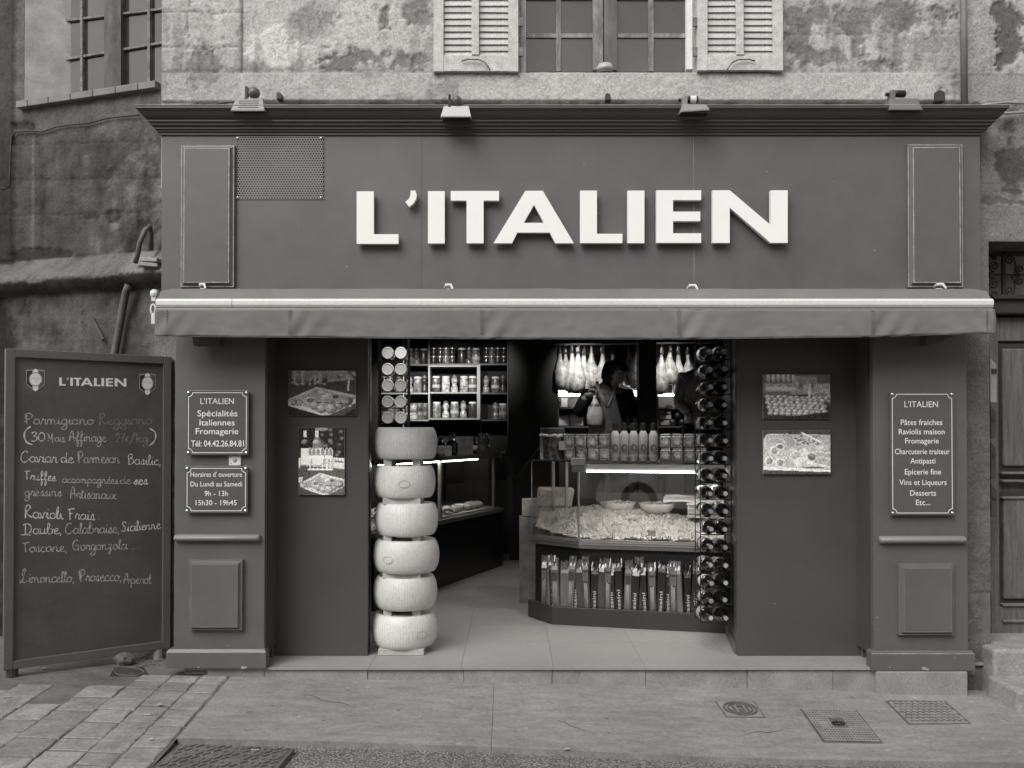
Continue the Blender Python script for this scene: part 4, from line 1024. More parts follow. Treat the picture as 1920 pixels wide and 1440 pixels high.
def pic3():
    r = Ras(132, 88, .03)
    r.poly([(0,0),(1,0),(1,.45),(0,.5)], .10); r.poly([(.45,.05),(.8,.05),(.8,.45),(.4,.45)], .22)
    for k in range(6): r.ellipse(.08+.075*k,.08,.03,.11,.30,.5)
    r.poly([(.03,.2),(.48,.2),(.5,.26),(.03,.28)], .28)
    for k in range(5): r.ellipse(.10+.085*k,.33,.07,.06,.32,.5)
    r.poly([(.78,.22),(1,.2),(1,.64),(.72,.48)], .42, .3); r.ellipse(.85,.46,.12,.05,.15); r.speck(20,(.5,.05,.8,.4),.05,.08,.4,9); r.blur(3)
    r.poly([(0,.5),(.7,.45),(1,.75),(1,1),(0,1)], .02); r.poly([(.68,.22),(.71,.22),(.705,.52),(.675,.52)], .55)
    rg = np.random.RandomState(4)
    for row in range(7):
        for k in range(11):
            v = .50 + .062*row; u = .06 + .088*k + .02*(row % 2) + .01*rg.rand() - .012*row
            if u > .96 - .02*row or (row == 6 and k > 7): continue
            r.ellipse(u + .02*row, v + .004*k + .01*rg.rand(), .052, .05, .06+.08*rg.rand(), .34+.16*rg.rand(), .2, rot=.3*(rg.rand()-.5))
    r.poly([(.3,1),(.3,.97),(1,.84),(1,1)], .012); return r
def pic4():
    r = Ras(132, 88, .04); r.poly([(.06,.08),(1,.1),(1,.98),(0,.9),(0,.2)], .30, .24); r.poly([(0,.86),(1,.93),(1,1),(0,1)], .04); r.poly([(0,.82),(1,.9),(1,.95),(0,.9)], .42)
    for p in (((.28,.12),(.36,.04),(.46,.36),(.38,.40)),((.16,.24),(.22,.2),(.36,.42),(.3,.46)),((.36,.1),(.42,.14),(.48,.34),(.44,.36))): r.poly(list(p), .07); r.poly([(a*.97+.01,b*.97+.012) for a, b in p], .22)
    r.speck(70, (.48,.12,.9,.38), .022, .03, .4, 12); r.poly([(.56,.06),(.58,.04),(.86,.26),(.85,.29)], .5)
    for a, b in ((.17,.46),(.09,.70),(.25,.74)): r.ellipse(a,b,.085,.12,.34,.5); r.ellipse(a,b,.05,.075,.14,.25)
    r.ellipse(.25,.38,.08,.10,.3,.45); r.ellipse(.25,.37,.05,.05,.1)
    rg = np.random.RandomState(6)
    for _ in range(40): r.ellipse(.42+.34*rg.rand(), .46+.32*rg.rand(), .05+.04*rg.rand(), .05, .26+.1*rg.rand(), .40+.15*rg.rand(), .3, rot=rg.rand())
    r.ellipse(.48,.58,.06,.06,.2,.35); r.ellipse(.72,.6,.06,.09,.06,.2,rot=.6)
    for k in range(5): r.poly([(.78,.40+.06*k),(.99,.44+.06*k),(.99,.48+.06*k),(.77,.44+.06*k)], .24+.1*(k % 2))
    r.ellipse(.86,.40,.08,.07,.3,.45); r.ellipse(.72,.76,.10,.05,.36,.5,rot=.2); r.ellipse(.9,.82,.12,.04,.32,.45,rot=.15); r.ellipse(.75,.85,.18,.02,.06); return r
def picture(lab, r, x0, y0, x1, y1):
    Y = RY-.02; X0, X1, Z1, Z0 = PX(x0,Y), PX(x1,Y), PZ(y0,Y), PZ(y1,Y)
    t = thing('picture_panel', lab, 'picture', ((X0+X1)/2, Y, Z0), group='food pictures on the recessed panels')
    obj('panel', MB().box(X0, X1, Y, RY-.001, Z0, Z1), M('print_edge', .3, rough=.4), t)
    mb = MB(); w, h = r.w, r.h
    xs = np.linspace(X0+.001, X1-.001, w); zs = np.linspace(Z1-.001, Z0+.001, h)
    ns_ = np.random.RandomState(w*h).rand(h, w).astype(np.float32); p2_ = np.pad(ns_, 1, mode='edge'); ns_ = (p2_[1:-1,1:-1]*2+p2_[:-2,1:-1]+p2_[2:,1:-1]+p2_[1:-1,:-2]+p2_[1:-1,2:])/6
    r.a = np.clip(r.a*(.35+1.3*ns_) + .05*(ns_-.5), .004, .6)          # photographic grain and crumb
    mb.v = [(x, Y-.0008, z) for z in zs for x in xs]; mb.c = list(r.a.ravel())
    mb.f = [(j*w+i, j*w+w+i, j*w+w+i+1, j*w+i+1) for j in range(h-1) for i in range(w-1)]
    obj('print', mb, tone_mat('photo_print', fvar=0, bump=0, rough=.35, spec=.4, gain=2.4), t)
picture('landscape food picture of tomatoes on a platter, left panel', pic1(), 540, 695, 667, 779)
picture('upright picture of wine bottles, glasses and platter, left panel', pic2(), 560, 802, 646, 928)
picture('picture of a tray of small pastries, upper on the right panel', pic3(), 1431, 702, 1557, 785)
picture('picture of rolled meats on a board, lower on the right panel', pic4(), 1431, 807, 1557, 889)
# ------------------------------------------------------------------ street, pavement, paving stones
def ground_sheet(name, poly, h, m_, kind='structure', thick=0.0, label=None):
    mb = MB()
    top = [(p[0], p[1], gz(p[0])+h) for p in poly]
    if thick: mb.prism([(a,b,c-thick) for a,b,c in top], (0,0,thick))
    else: mb.add(top, [tuple(range(len(top)))])
    o = obj(name, mb, m_, None, recalc=thick > 0); o['kind'] = kind
    return o
def ground_mat(name, g, chips, spots, rough=.85, bump=.5, vs=120, var=.12):
    m, nn, ll, b = nodes(name)
    v = ramp(nn, ll, noise_tex(nn, ll, 1.3, 6, .62, .5), 1-var, 1+var)
    v = mathn(nn, ll, 'MULTIPLY', v, ramp(nn, ll, noise_tex(nn, ll, 9, 5, .65, .4, stretch=(.6,1.6,1)), 1-var*.9, 1+var*.9))
    v = mathn(nn, ll, 'MULTIPLY', v, ramp(nn, ll, noise_tex(nn, ll, 130, 3, .7), 1-chips, 1+chips))
    v = mathn(nn, ll, 'MULTIPLY', v, ramp(nn, ll, noise_tex(nn, ll, 34, 4, .75), .86, 1.14, .35, .65))
    tc = nn.new('ShaderNodeTexCoord'); vo = nn.new('ShaderNodeTexVoronoi'); vo.inputs['Scale'].default_value = vs
    ll.new(tc.outputs['Object'], vo.inputs['Vector'])
    v = mathn(nn, ll, 'MULTIPLY', v, ramp(nn, ll, vo.outputs['Distance'], 1+chips*.8, 1-chips*.6, .1, .6))
    if spots:                                                    # old chewing gum: pale and dark blots
        for sc, gain, lim in ((3.3, 1.45, .055), (2.6, .60, .05), (5.0, 1.3, .05), (6.0, .68, .05)):
            v2 = nn.new('ShaderNodeTexVoronoi'); v2.inputs['Scale'].default_value = sc; v2.voronoi_dimensions = '2D'
            rnd_ = nn.new('ShaderNodeSeparateColor'); ll.new(v2.outputs['Color'], rnd_.inputs[0])
            mp = nn.new('ShaderNodeMapping'); mp.inputs['Location'].default_value = (sc, sc*2, 0)
            ll.new(tc.outputs['Object'], mp.inputs[0]); ll.new(mp.outputs[0], v2.inputs['Vector'])
            v = mathn(nn, ll, 'MULTIPLY', v, ramp(nn, ll, mathn(nn, ll, 'ADD', v2.outputs['Distance'], mathn(nn, ll, 'MULTIPLY', rnd_.outputs[0], lim*2.0)), gain, 1.0, lim*.8, lim*1.1))
    v = mathn(nn, ll, 'MULTIPLY', v, g)
    ll.new(tinted(nn, ll, v), b.inputs['Base Color']); b.inputs['Roughness'].default_value = rough; b.inputs['Specular IOR Level'].default_value = .3
    bn = nn.new('ShaderNodeBump'); bn.inputs['Strength'].default_value = bump; bn.inputs['Distance'].default_value = .006
    ll.new(vo.outputs['Distance'], bn.inputs['Height']); ll.new(bn.outputs[0], b.inputs['Normal'])
    return m
asphalt = ground_mat('chip_asphalt', .19, .75, False, bump=.8, vs=75, var=.14)
slab_m = ground_mat('pavement_concrete', .24, .14, True, bump=.2, vs=190, var=.20)
dirt_m = ground_mat('patched_cement', .13, .14, True, bump=.3, vs=160, var=.3)
def gp(px, py): q = GD(px, py); return (q.x, q.y)
struct_ground = ground_sheet('street', [(-40,-40),(40,-40),(40,1.5),(-40,1.5)], -.03, asphalt)
e = [(332,1384),(640,1391),(960,1402),(1280,1417),(1500,1424),(1920,1430),(2300,1434)]
back_l, back_r = (PX(395,.2), .2), (6.0, .2)
edge_l = [gp(430,1272), gp(332,1384)]
slabs = [gp(*q) for q in e]
jx0, jx1 = gp(926,1283), gp(921,1400.5)
pl = [gp(332,1384)] + [gp(640,1391)] + [(jx1[0]-.001, jx1[1])] + [(jx0[0]-.001, .1)] + [(gp(430,1272)[0], .1), gp(430,1272)]
pr = [(jx1[0]+.001, jx1[1])] + [gp(*q) for q in e[3:]] + [(6,.1)] + [(jx0[0]+.001, .1)]
pav = ground_sheet('pavement', pl, 0.0, slab_m, thick=.05)
pav2 = ground_sheet('pavement', pr, 0.0, slab_m, thick=.05)
dirt = ground_sheet('patched_ground', [(-6.5,-3.2), (gp(300,1440)[0]-.15, -3.2), gp(283,1440), gp(332,1384), gp(430,1272), (gp(430,1272)[0], 1.4), (-6.5, 1.4)], -.002, dirt_m)
for par, pts in ((pav2, [(1045,1350),(1062,1356),(1070,1362),(1090,1368),(1098,1374)]), (pav2, [(1395,1378),(1420,1372),(1440,1374),(1470,1369)]), (pav, [(560,1300),(590,1306),(604,1314),(640,1318),(668,1328)]), (pav2, [(1730,1262),(1745,1276),(1752,1292),(1764,1304)])):
    q_ = [GD(*p_) for p_ in pts]; mb = MB()
    for k, a in enumerate(q_):
        w_ = .0022*(1 if 0 < k < len(q_)-1 else .3); mb.v += [(a.x, a.y-w_*2, gz(a.x)+.0012), (a.x+w_, a.y+w_*2, gz(a.x)+.0012)]
    mb.f = [(2*k, 2*k+2, 2*k+3, 2*k+1) for k in range(len(q_)-1)]
    obj('crack', mb, M('crack_dirt', .07, rough=.95), par)
# paving stones: rows run parallel to the pavement's left edge
paving = thing('stone_paving', None, None, (-2.4, -1, gz(-2.4))); del paving['label']; del paving['category']; paving['kind'] = 'structure'
sm = M('paving_stone', .205, rough=.85, var=.3, scale=6, fine=45, fvar=.22, bump=.9, bscale=30, rnd=.17, world=True)
q0, q1 = Vector(gp(430,1272)), Vector(gp(332,1384)); e1 = (q1-q0).normalized(); e2 = Vector((e1.y, -e1.x));
if e2.x > 0: e2 = -e2
rg = random.Random(3)
shear = e1.x/e2.x                                        # cross joints lie along the street front
clamp = lambda q: q
row = 0; off = .012; ns = 0
while off < 3.2:
    w = [.17,.175,.20,.22,.20,.21,.19,.22][row % 8]; s = -.05 + rg.uniform(-.12,.0)
    while s < 2.6:
        L = rg.uniform(.12,.18) if row < 2 else rg.uniform(.15,.27)
        c = q0 + e1*(s+L/2) + e2*(off+w/2); s += L
        if c.y < -2.6 or c.x < -5: continue
        dpx = CX + FPX*c.x/(c.y+D); dpy = HOR + FPX*(EYE-gz(c.x))/(c.y+D)
        if dpy < 1262 or dpy > 1520 or dpx < -80: continue
        if dpx < 150 and dpy < 1300 and rg.random() < .75: continue
        if dpx < 250 and dpy < 1285: continue
        if row > 3 and rg.random() < .16: continue
        base = [(-.5,-.5),(-.1,-.5),(.3,-.5),(.5,-.5),(.5,0),(.5,.5),(.1,.5),(-.3,.5),(-.5,.5),(-.5,.0)]
        base = [(a+rg.uniform(-.03,.03), b+rg.uniform(-.03,.03)) for a, b in base]; hz = rg.uniform(-.003,.003); ta_, tb_ = rg.uniform(-.004,.004), rg.uniform(-.004,.004)
        def ring(ins, h):
            out = []
            for a, b in base:
                aa, bb = a*(L-.013-2*ins), b*(w-.007-2*ins); q = c + e1*(aa + shear*bb) + e2*bb
                out.append((q.x, q.y, gz(q.x)+h+hz+ta_*a+tb_*b))
            return out
        obj('paving_stone', MB().rings([ring(0,-.03), ring(.001,.0005), ring(.008,.004)], True), sm, paving, recalc=True); ns += 1
    off += w; row += 1
# ---- shop threshold: tile nosing and stone riser
riser_m = M('threshold_stone', .24, rough=.85, var=.2, scale=6, fine=90, fvar=.2, bump=.5, bscale=60)
riser = thing('threshold_step', 'low stone threshold step under the shop doorway', 'step', (.3, 0, gz(.3)))
xs = [390, 497, 690, 870, 1035, 1210, 1400, 1560, 1640]
for a, b in zip(xs[:-1], xs[1:]):
    obj('riser_stone', MB().box(PX(a,.01)+.001, PX(b,.01)-.001, .012+random.uniform(-.004,.004), .3, -.3, -.016), riser_m, riser, bevel=.004)
obj('riser_stone', MB().box(PX(1641,-.03), PX(1811,-.03), -.035, .3, -.32, PZ(1259,-.03)), riser_m, riser, bevel=.006)
# ---- shop floor tiles
floor = struct(obj('shop_floor', MB().box(-2.05, 2.9, .03, 5.6, -.05, -.012), M('tile_joint', .19, rough=.8), None))
tile_mat = M('floor_tile', .27, rough=.55, var=.08, scale=1.6, fine=14, fvar=.04, rnd=.03, spec=.35, world=True)
ts = .575; first = None
for i in range(-4, 6):
    for j in range(10):
        x0 = .258 + i*ts; y0 = (-.006 if j == 0 else .10 + (j-1)*ts); y1 = .10 + j*ts if j else .10
        if x0+ts < PX(500) or x0 > PX(1636): 
            if j == 0: continue
        if first is None or j == 0:
            o = obj('tile', MB().box(.0009, ts-.0009, .0009, (y1-y0)-.0009, -.014, 0), tile_mat, floor)
            if j: first = o
        else:
            o = bpy.data.objects.new('tile', first.data); col.objects.link(o); o.parent = floor
        o.location = (max(x0, -9), y0, 0)
# ---- iron covers let into the ground
iron_c = M('worn_cast_iron', .16, rough=.6, var=.25, scale=10, fine=70, fvar=.15, metal=.25)
iron_d = M('worn_cast_iron_dark', .10, rough=.7, var=.3, scale=10)
iron_p = M('dusty_cast_iron', .24, rough=.75, var=.2, scale=10, fine=70, fvar=.15)
def quadmap(c):
    g_ = [GD(*q) for q in c]
    def f(u, v, h=0.0):
        p = g_[0]*(1-u)*(1-v) + g_[1]*u*(1-v) + g_[2]*u*v + g_[3]*(1-u)*v; p = p.copy(); p.z = gz(p.x)+h; return p
    return f
def gslab(f, u0, u1, v0, v1, h0, h1): 
    mb = MB(); a = [f(u0,v0,h0), f(u1,v0,h0), f(u1,v1,h0), f(u0,v1,h0)]; return mb.prism(a, (0,0,h1-h0))
def cover(lab, corners, m_, hh):
    f = quadmap(corners); t = thing('manhole_cover', lab, 'manhole cover', f(.5,.5))
    obj('frame', gslab(f,-.04,1.04,-.04,1.04,-.03,hh), iron_d, t, recalc=True)
    obj('plate', gslab(f,0,1,0,1,-.02,hh+.002), m_, t, recalc=True)
    return f, t, hh+.002
f, t, h = cover('large treaded iron plate at the bottom left of the paving', [(344,1394),(543,1403),(505,1446),(285,1446)], M('worn_tread_plate', .15, rough=.6, var=.3, scale=8, metal=.2), -.004)
mb = MB(); r_ = random.Random(5)
for i in range(15):
    for j in range(7):
        u, v = (i+.5)/15, (j+.5)/7; k = (i+j) % 4; du, dv = ((.024,.05),(-.024,.05),(.024,-.05),(.024,.05))[k]
        if r_.random() < .06: continue
        for s_ in ((1,1),):
            a, b = f(u-du*s_[0], v-dv*s_[1], h), f(u+du*s_[0], v+dv*s_[1], h); d = (b-a).normalized(); n_ = Vector((-d.y,d.x,0))*.006
            mb.prism([a-n_, b-n_, b+n_, a+n_], (0,0,.007))
o = obj('tread_pattern', mb, iron_c, t, recalc=True); o['kind'] = 'stuff'
obj('keyhole', gslab(f,.48,.58,.12,.26,h,h+.001), iron_d, t, recalc=True)
f, t, h = cover('small square iron cover with a ringed monogram', [(1344,1316.5),(1413,1317),(1432,1345),(1363,1344)], iron_p, .002)
for r0, r1, in ((.46,.40),(.34,.30)):
    mb = MB(); n = 32
    A_ = [f(.5+r0*math.cos(2*PI*k/n), .5+r0*math.sin(2*PI*k/n), h) for k in range(n)]; B_ = [f(.5+r1*math.cos(2*PI*k/n), .5+r1*math.sin(2*PI*k/n), h) for k in range(n)]
    up = Vector((0,0,.006)); mb.v = [tuple(p) for p in A_+B_] + [tuple(p+up) for p in A_+B_]
    for k in range(n):
        k2 = (k+1) % n; mb.f += [(k,k2,2*n+k2,2*n+k), (n+k2,n+k,3*n+k,3*n+k2), (2*n+k,2*n+k2,3*n+k2,3*n+k)]
    obj('ring', mb, iron_d, t, recalc=True)
mb = MB()
for poly in ([(.3,.3),(.36,.3),(.36,.7),(.3,.7)], [(.44,.25),(.5,.25),(.56,.4),(.56,.25),(.6,.25),(.6,.45),(.54,.45),(.48,.34),(.48,.45),(.44,.45)], [(.44,.55),(.6,.55),(.6,.6),(.5,.6),(.5,.64),(.6,.64),(.6,.75),(.44,.75),(.44,.7),(.54,.7),(.54,.68),(.44,.68)], [(.66,.3),(.72,.36),(.72,.64),(.66,.7)]):
    mb.prism([f(a,b,h) for a, b in poly], (0,0,.006))
obj('monogram', mb, iron_d, t, recalc=True)
f, t, h = cover('dark waffle-patterned iron cover with a broken hole', [(1504,1331),(1604,1333.5),(1650,1392),(1546,1390)], M('waffle_pit', .035, rough=.8), .001)
mb = MB()
for i in range(19): mb.v; u = i/18*.97+.015; mb.prism([f(u-.010,0,h), f(u+.010,0,h), f(u+.010,1,h), f(u-.010,1,h)], (0,0,.004))
for j in range(15):
    v = j/14*.97+.015; mb.prism([f(0,v-.012,h+.0005), f(1,v-.012,h+.0005), f(1,v+.012,h+.0005), f(0,v+.012,h+.0005)], (0,0,.0042))
obj('waffle_ribs', mb, iron_p, t, recalc=True)
obj('blank_plate', gslab(f,.36,.62,.30,.60,h,h+.0055), M('worn_cast_iron_mid', .11, rough=.6), t, recalc=True)
obj('blank_plate', gslab(f,.14,.26,.42,.64,h,h+.0055), iron_p, t, recalc=True)
mb = MB()
for k in range(7):
    a = k*.9; p = f(.47+.09*math.cos(a), .5+.08*math.sin(a)*(.6), h+.0075); mb.ell(p, .012, .012, .006, 7, 5)
obj('debris', mb, black_matt, t)
f, t, h = cover('pale fish-scale patterned iron cover near the right step', [(1664,1315),(1770,1316),(1816,1356),(1706,1357)], iron_p, .001)
mb = MB()
for j in range(8):
    for i in range(9):
        u, v = (i+.5+(.5 if j % 2 else 0))/9.6, (j+.5)/8; pts = [f(u+.05*math.cos(a), v-.055*math.sin(a), h+.002) for a in [PI*k/6 for k in range(7)]]
        if u > .95: continue
        mb.tube(pts, .0028, 4)
o = obj('scale_pattern', mb, iron_d, t); o['kind'] = 'stuff'
f, t, h = cover('worn oval iron lid in the dark ground beside the chalkboard', [(215,1250),(270,1250),(282,1268),(205,1268)], M('worn_oval_iron', .12, rough=.7, var=.3, scale=10), -.004)
mb = MB().tube([f(.5+.42*math.cos(a), .5+.42*math.sin(a), h+.001) for a in [2*PI*k/24 for k in range(25)]], .004, 5)
obj('ring', mb, iron_d, t)
# ---- rubble and litter
p = GD(233,1246); rk = MB().ell((0,0,0), .062, .05, .045, 14, 9, fn=lambda q: 1+.28*noise.noise(q*1.7+Vector((3,1,2)))+.1*noise.noise(q*5))
o = tag(obj('stone_lump', rk, M('rough_rubble', .11, rough=.95, var=.4, scale=14, bump=.8), None), 'rough dark lump of stone on the ground under the chalkboard', 'stone'); o.location = (p.x, p.y, p.z+.035)
litter = [(13,1306,'cigarette end at the left edge of the paving',1),(83,1252,'white paper scrap under the bottom left of the chalkboard',0),(275,1339,'cigarette end on the paving stones left of the pavement',1),(283,1385,'flattened paper scrap beside the treaded plate',0),(478,1405,'cigarette end on the treaded iron plate',1),(300,1320,'pale wad on the paving stones',0),(1063,1403,'white blot of litter low on the pavement',0)]
for a, b, lab, k in litter:
    p = GD(a, b, .012)
    mb = MB().tube([(-.018,0,0),(.018,.004,0)], .004, 6) if k else MB().prism([(-.016,-.006,0),(.0,-.010,0),(.017,-.005,.001),(.014,.006,0),(-.008,.009,.002)], (0,0,.002))
    o = tag(obj('cigarette_end' if k else 'paper_scrap', mb, M('litter_white', .34, rough=.8), None, recalc=True), lab, 'litter'); o.location = (p.x, p.y, p.z-.003); o.rotation_euler = (0,0,random.uniform(-.4,.4))
mb = MB(); r_ = random.Random(9)
for k in range(46):
    q = GD(292+r_.uniform(-30,22), 1236+r_.uniform(-10,12)); s_ = r_.uniform(.006,.02); mb.ell((q.x,q.y,q.z), s_, s_*.8, s_*.5, 6, 4)
for k in range(22):
    q = GD(1840+r_.uniform(-20,22), 1292+r_.uniform(-3,4)); s_ = r_.uniform(.005,.013); mb.ell((q.x,q.y,q.z), s_, s_*.8, s_*.4, 6, 4)
o = obj('gravel', mb, M('loose_gravel', .09, rough=.95, var=.5, scale=40), None); o['kind'] = 'stuff'; o['label'] = 'loose grit and leaves gathered at the wall feet'; o['category'] = 'gravel'
# ------------------------------------------------------------------ the room
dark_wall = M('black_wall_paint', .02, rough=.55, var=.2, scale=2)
for nm, b in (('back_wall', (-2.1, 2.95, 5.25, 5.35, 0, 2.8)), ('left_wall', (-2.1, -2.0, .4, 5.25, 0, 2.8)), ('right_wall', (2.85, 2.95, .4, 5.25, 0, 2.8)), ('ceiling', (-2.1, 2.95, .42, 5.35, 2.72, 2.8)), ('front_wall', (-2.1, PX(505,RY), RY+.06, .40, 0, 2.8)), ('front_wall', (PX(1640,RY), 2.95, RY+.06, .40, 0, 2.8))):
    struct(obj(nm, MB().box(*b), dark_wall, None))
struct(obj('partition', MB().box(PX(954,4.7), PX(1046,4.7), 4.7, 5.24, 0, 2.7), M('brown_black_partition', .012, rough=.5, var=.2), None))
struct(obj('service_platform', MB().box(.75, 2.8, 2.32, 5.2, 0, .32), black, None))
post = tag(obj('black_post', MB().box(PX(1198,2.45), PX(1231,2.45), 2.45, 2.6, .32, 2.72), M('black_post_paint', .006, rough=.6), None, bevel=.005), 'black square post rising behind the display counter', 'post')
# ------------------------------------------------------------------ cheese wheels and their wooden blocks
wheel_m = bpy.data.materials.new('cheese_rind'); 
def mk_wheel_mat():
    m, nn, ll, b = nodes('cheese_rind')
    tc = nn.new('ShaderNodeTexCoord'); sp = nn.new('ShaderNodeSeparateXYZ'); ll.new(tc.outputs['Object'], sp.inputs[0])
    an = nn.new('ShaderNodeMath'); an.operation = 'ARCTAN2'; ll.new(sp.outputs[0], an.inputs[0]); ll.new(sp.outputs[1], an.inputs[1])
    oi = nn.new('ShaderNodeObjectInfo')
    st = nn.new('ShaderNodeMath'); st.operation = 'SINE'
    nw = nn.new('ShaderNodeTexNoise'); nw.inputs['Scale'].default_value = 16; nw.inputs['Detail'].default_value = 3; ll.new(tc.outputs['Object'], nw.inputs['Vector'])
    ll.new(mathn(nn, ll, 'ADD', mathn(nn, ll, 'MULTIPLY', an.outputs[0], 74.0), mathn(nn, ll, 'MULTIPLY', nw.outputs['Fac'], 9.0)), st.inputs[0])
    zb = mathn(nn, ll, 'SINE', mathn(nn, ll, 'MULTIPLY', sp.outputs[2], 330.0), 0)
    dots = mathn(nn, ll, 'MULTIPLY', ramp(nn, ll, st.outputs[0], 0, 1, .2, .95), ramp(nn, ll, zb, .7, 1, -.9, .4))
    ad = nn.new('ShaderNodeVectorMath'); ad.operation = 'ADD'; ll.new(tc.outputs['Object'], ad.inputs[0]); ll.new(oi.outputs['Location'], ad.inputs[1])
    n1 = nn.new('ShaderNodeTexNoise'); n1.inputs['Scale'].default_value = 9; n1.inputs['Detail'].default_value = 5; ll.new(ad.outputs[0], n1.inputs['Vector'])
    n2 = nn.new('ShaderNodeTexNoise'); n2.inputs['Scale'].default_value = 60; n2.inputs['Detail'].default_value = 4; ll.new(ad.outputs[0], n2.inputs['Vector'])
    wear = ramp(nn, ll, n1.outputs['Fac'], 0.0, 1.0, .35, .65)
    v = mathn(nn, ll, 'SUBTRACT', 1.0, mathn(nn, ll, 'MULTIPLY', mathn(nn, ll, 'MULTIPLY', dots, wear), .2))
    v = mathn(nn, ll, 'MULTIPLY', v, ramp(nn, ll, n2.outputs['Fac'], .90, 1.05, .28, .6))
    v = mathn(nn, ll, 'MULTIPLY', v, ramp(nn, ll, n1.outputs['Fac'], .90, 1.08))
    v = mathn(nn, ll, 'MULTIPLY', v, ramp(nn, ll, oi.outputs['Random'], .55, .66, 0, 1))
    ll.new(tinted(nn, ll, v), b.inputs['Base Color']); b.inputs['Roughness'].default_value = .5
    bn = nn.new('ShaderNodeBump'); bn.inputs['Strength'].default_value = .08; bn.inputs['Distance'].default_value = .003; bn.invert = True
    ll.new(mathn(nn, ll, 'MULTIPLY', dots, wear), bn.inputs['Height']); ll.new(bn.outputs[0], b.inputs['Normal'])
    return m
bpy.data.materials.remove(wheel_m); wheel_m = mk_wheel_mat()
WX, WYY = PX(761, .47), .47
def wheel(dx, zc, r, h, lab, k):
    t = obj('cheese_round', MB().lathe([(0,-h/2),(r*.85,-h/2),(r*.875,-h/2+.003),(r*.925,-h*.40),(r*.970,-h*.28),(r*.99,-h*.13),(r,0),(r*.99,h*.13),(r*.970,h*.28),(r*.925,h*.40),(r*.878,h/2-.003),(r*.86,h/2),(r*.70,h/2-.001),(0,h/2-.002)], 64), wheel_m, None, smooth=True)
    auto_smooth(t, 50); tag(t, lab, 'cheese wheel', 'stacked cheese wheels'); t.location = (WX+dx, WYY, zc); t.rotation_euler = (0, 0, k*1.1+.4)
    # stamped oval brand on the rind, shallow relief
    mb = MB(); n = 28
    for rr in (.040, .034):
        pts = [];
        for q in range(n+1):
            a = 2*PI*q/n; th = PI*1.5 - (k*1.1+.4) + (-.45 + .55*(k % 3)) + rr*math.cos(a)/r*1.0; z = .62*rr*math.sin(a) - .012
            R = r*(1-.35*(z/(h/2))**2*.28) + .0004; pts.append((R*math.cos(th), R*math.sin(th), z))
        mb.tube(pts, .0011, 4, caps=False)
    if k in (1, 3, 5): obj('stamp', mb, M('stamp_mark', .43, rough=.7), t, world_coords=False)
    return t
zs = [(.000,1.393,'top'), (-.006,1.136,'second'), (.006,.885,'third'), (.004,.640,'fourth'), (-.002,.396,'fifth'), (-.006,.146,'bottom')]
wr_ = [.214,.208,.213,.224,.216,.222]
for k, (dx, zc, nm) in enumerate(zs): wheel(dx, zc, wr_[k], .212, '%s pale cheese wheel of the stack beside the doorway' % nm, k)
names = [z[2] for z in zs]
for k in range(5):
    z0 = zs[k+1][1]+.106; z1 = zs[k][1]-.106
    if k == 1 or k == 3:
        segs_ = [(-.125, .06, 'long')]
        b = MB().box(-.135, .115, -.13, .1, 0, z1-z0+.004)
        o = tag(obj('wooden_block', b, wood_pale, None, bevel=.003), 'wide wooden board between the %s and %s cheese wheels' % (names[k], names[k+1]), 'wooden block', 'wooden spacers between the cheese wheels'); o.location = (WX, WYY-.02, z0-.003)
    else:
        for sx, s_ in ((-.105, 'left'), (.085, 'right')):
            o = tag(obj('wooden_block', MB().box(-.027, .027, -.12, .12, 0, z1-z0+.004), wood_pale, None, bevel=.003), '%s wooden block between the %s and %s cheese wheels' % (s_, names[k], names[k+1]), 'wooden block', 'wooden spacers between the cheese wheels'); o.location = (WX+sx, WYY-.01, z0-.003)
o = tag(obj('wooden_block', MB().box(-.16, .14, -.155, .13, 0, .04), wood_pale, None, bevel=.003), 'wooden base board under the bottom cheese wheel', 'wooden block', 'wooden spacers between the cheese wheels'); o.location = (WX, WYY-.02, .001)
# ------------------------------------------------------------------ wine rack on the right jamb
glass_dark = M('dark_bottle_glass', .008, rough=.06, var=.1, spec=.8, coat=1.0)
foil = M('bottle_foil', .05, rough=.35, var=.2); foil_tip = M('foil_tip', .36, rough=.3, var=.2, rnd=.4)
label_m = M('bottle_label_paper', .5, rough=.7, var=.1, rnd=.5)
rack = thing('wine_rack', 'tall black metal wine rack on the right door jamb', 'wine rack', (1.43, .55, .18))
ry0 = .42
rows = [659+33.4*i for i in range(16)]
xa, xb = PX(1333, ry0+.03), PX(1360, ry0+.03)
for x in (xa-.058, xb+.055):
    for y in (ry0+.10, ry0+.27): obj('upright', MB().box(x-.003, x+.003, y-.003, y+.003, .17, 2.12), black, rack)
obj('back_plate', MB().box(xb+.066, xb+.085, ry0+.02, ry0+.36, .15, 2.2), black, rack)
for i, y in enumerate(rows):
    z = PZ(y, ry0)-.045
    for yy in (ry0+.11, ry0+.26): obj('cradle', MB().tube([(xa-.055, yy, z), (xb+.055, yy, z)], .004, 6), black, rack)
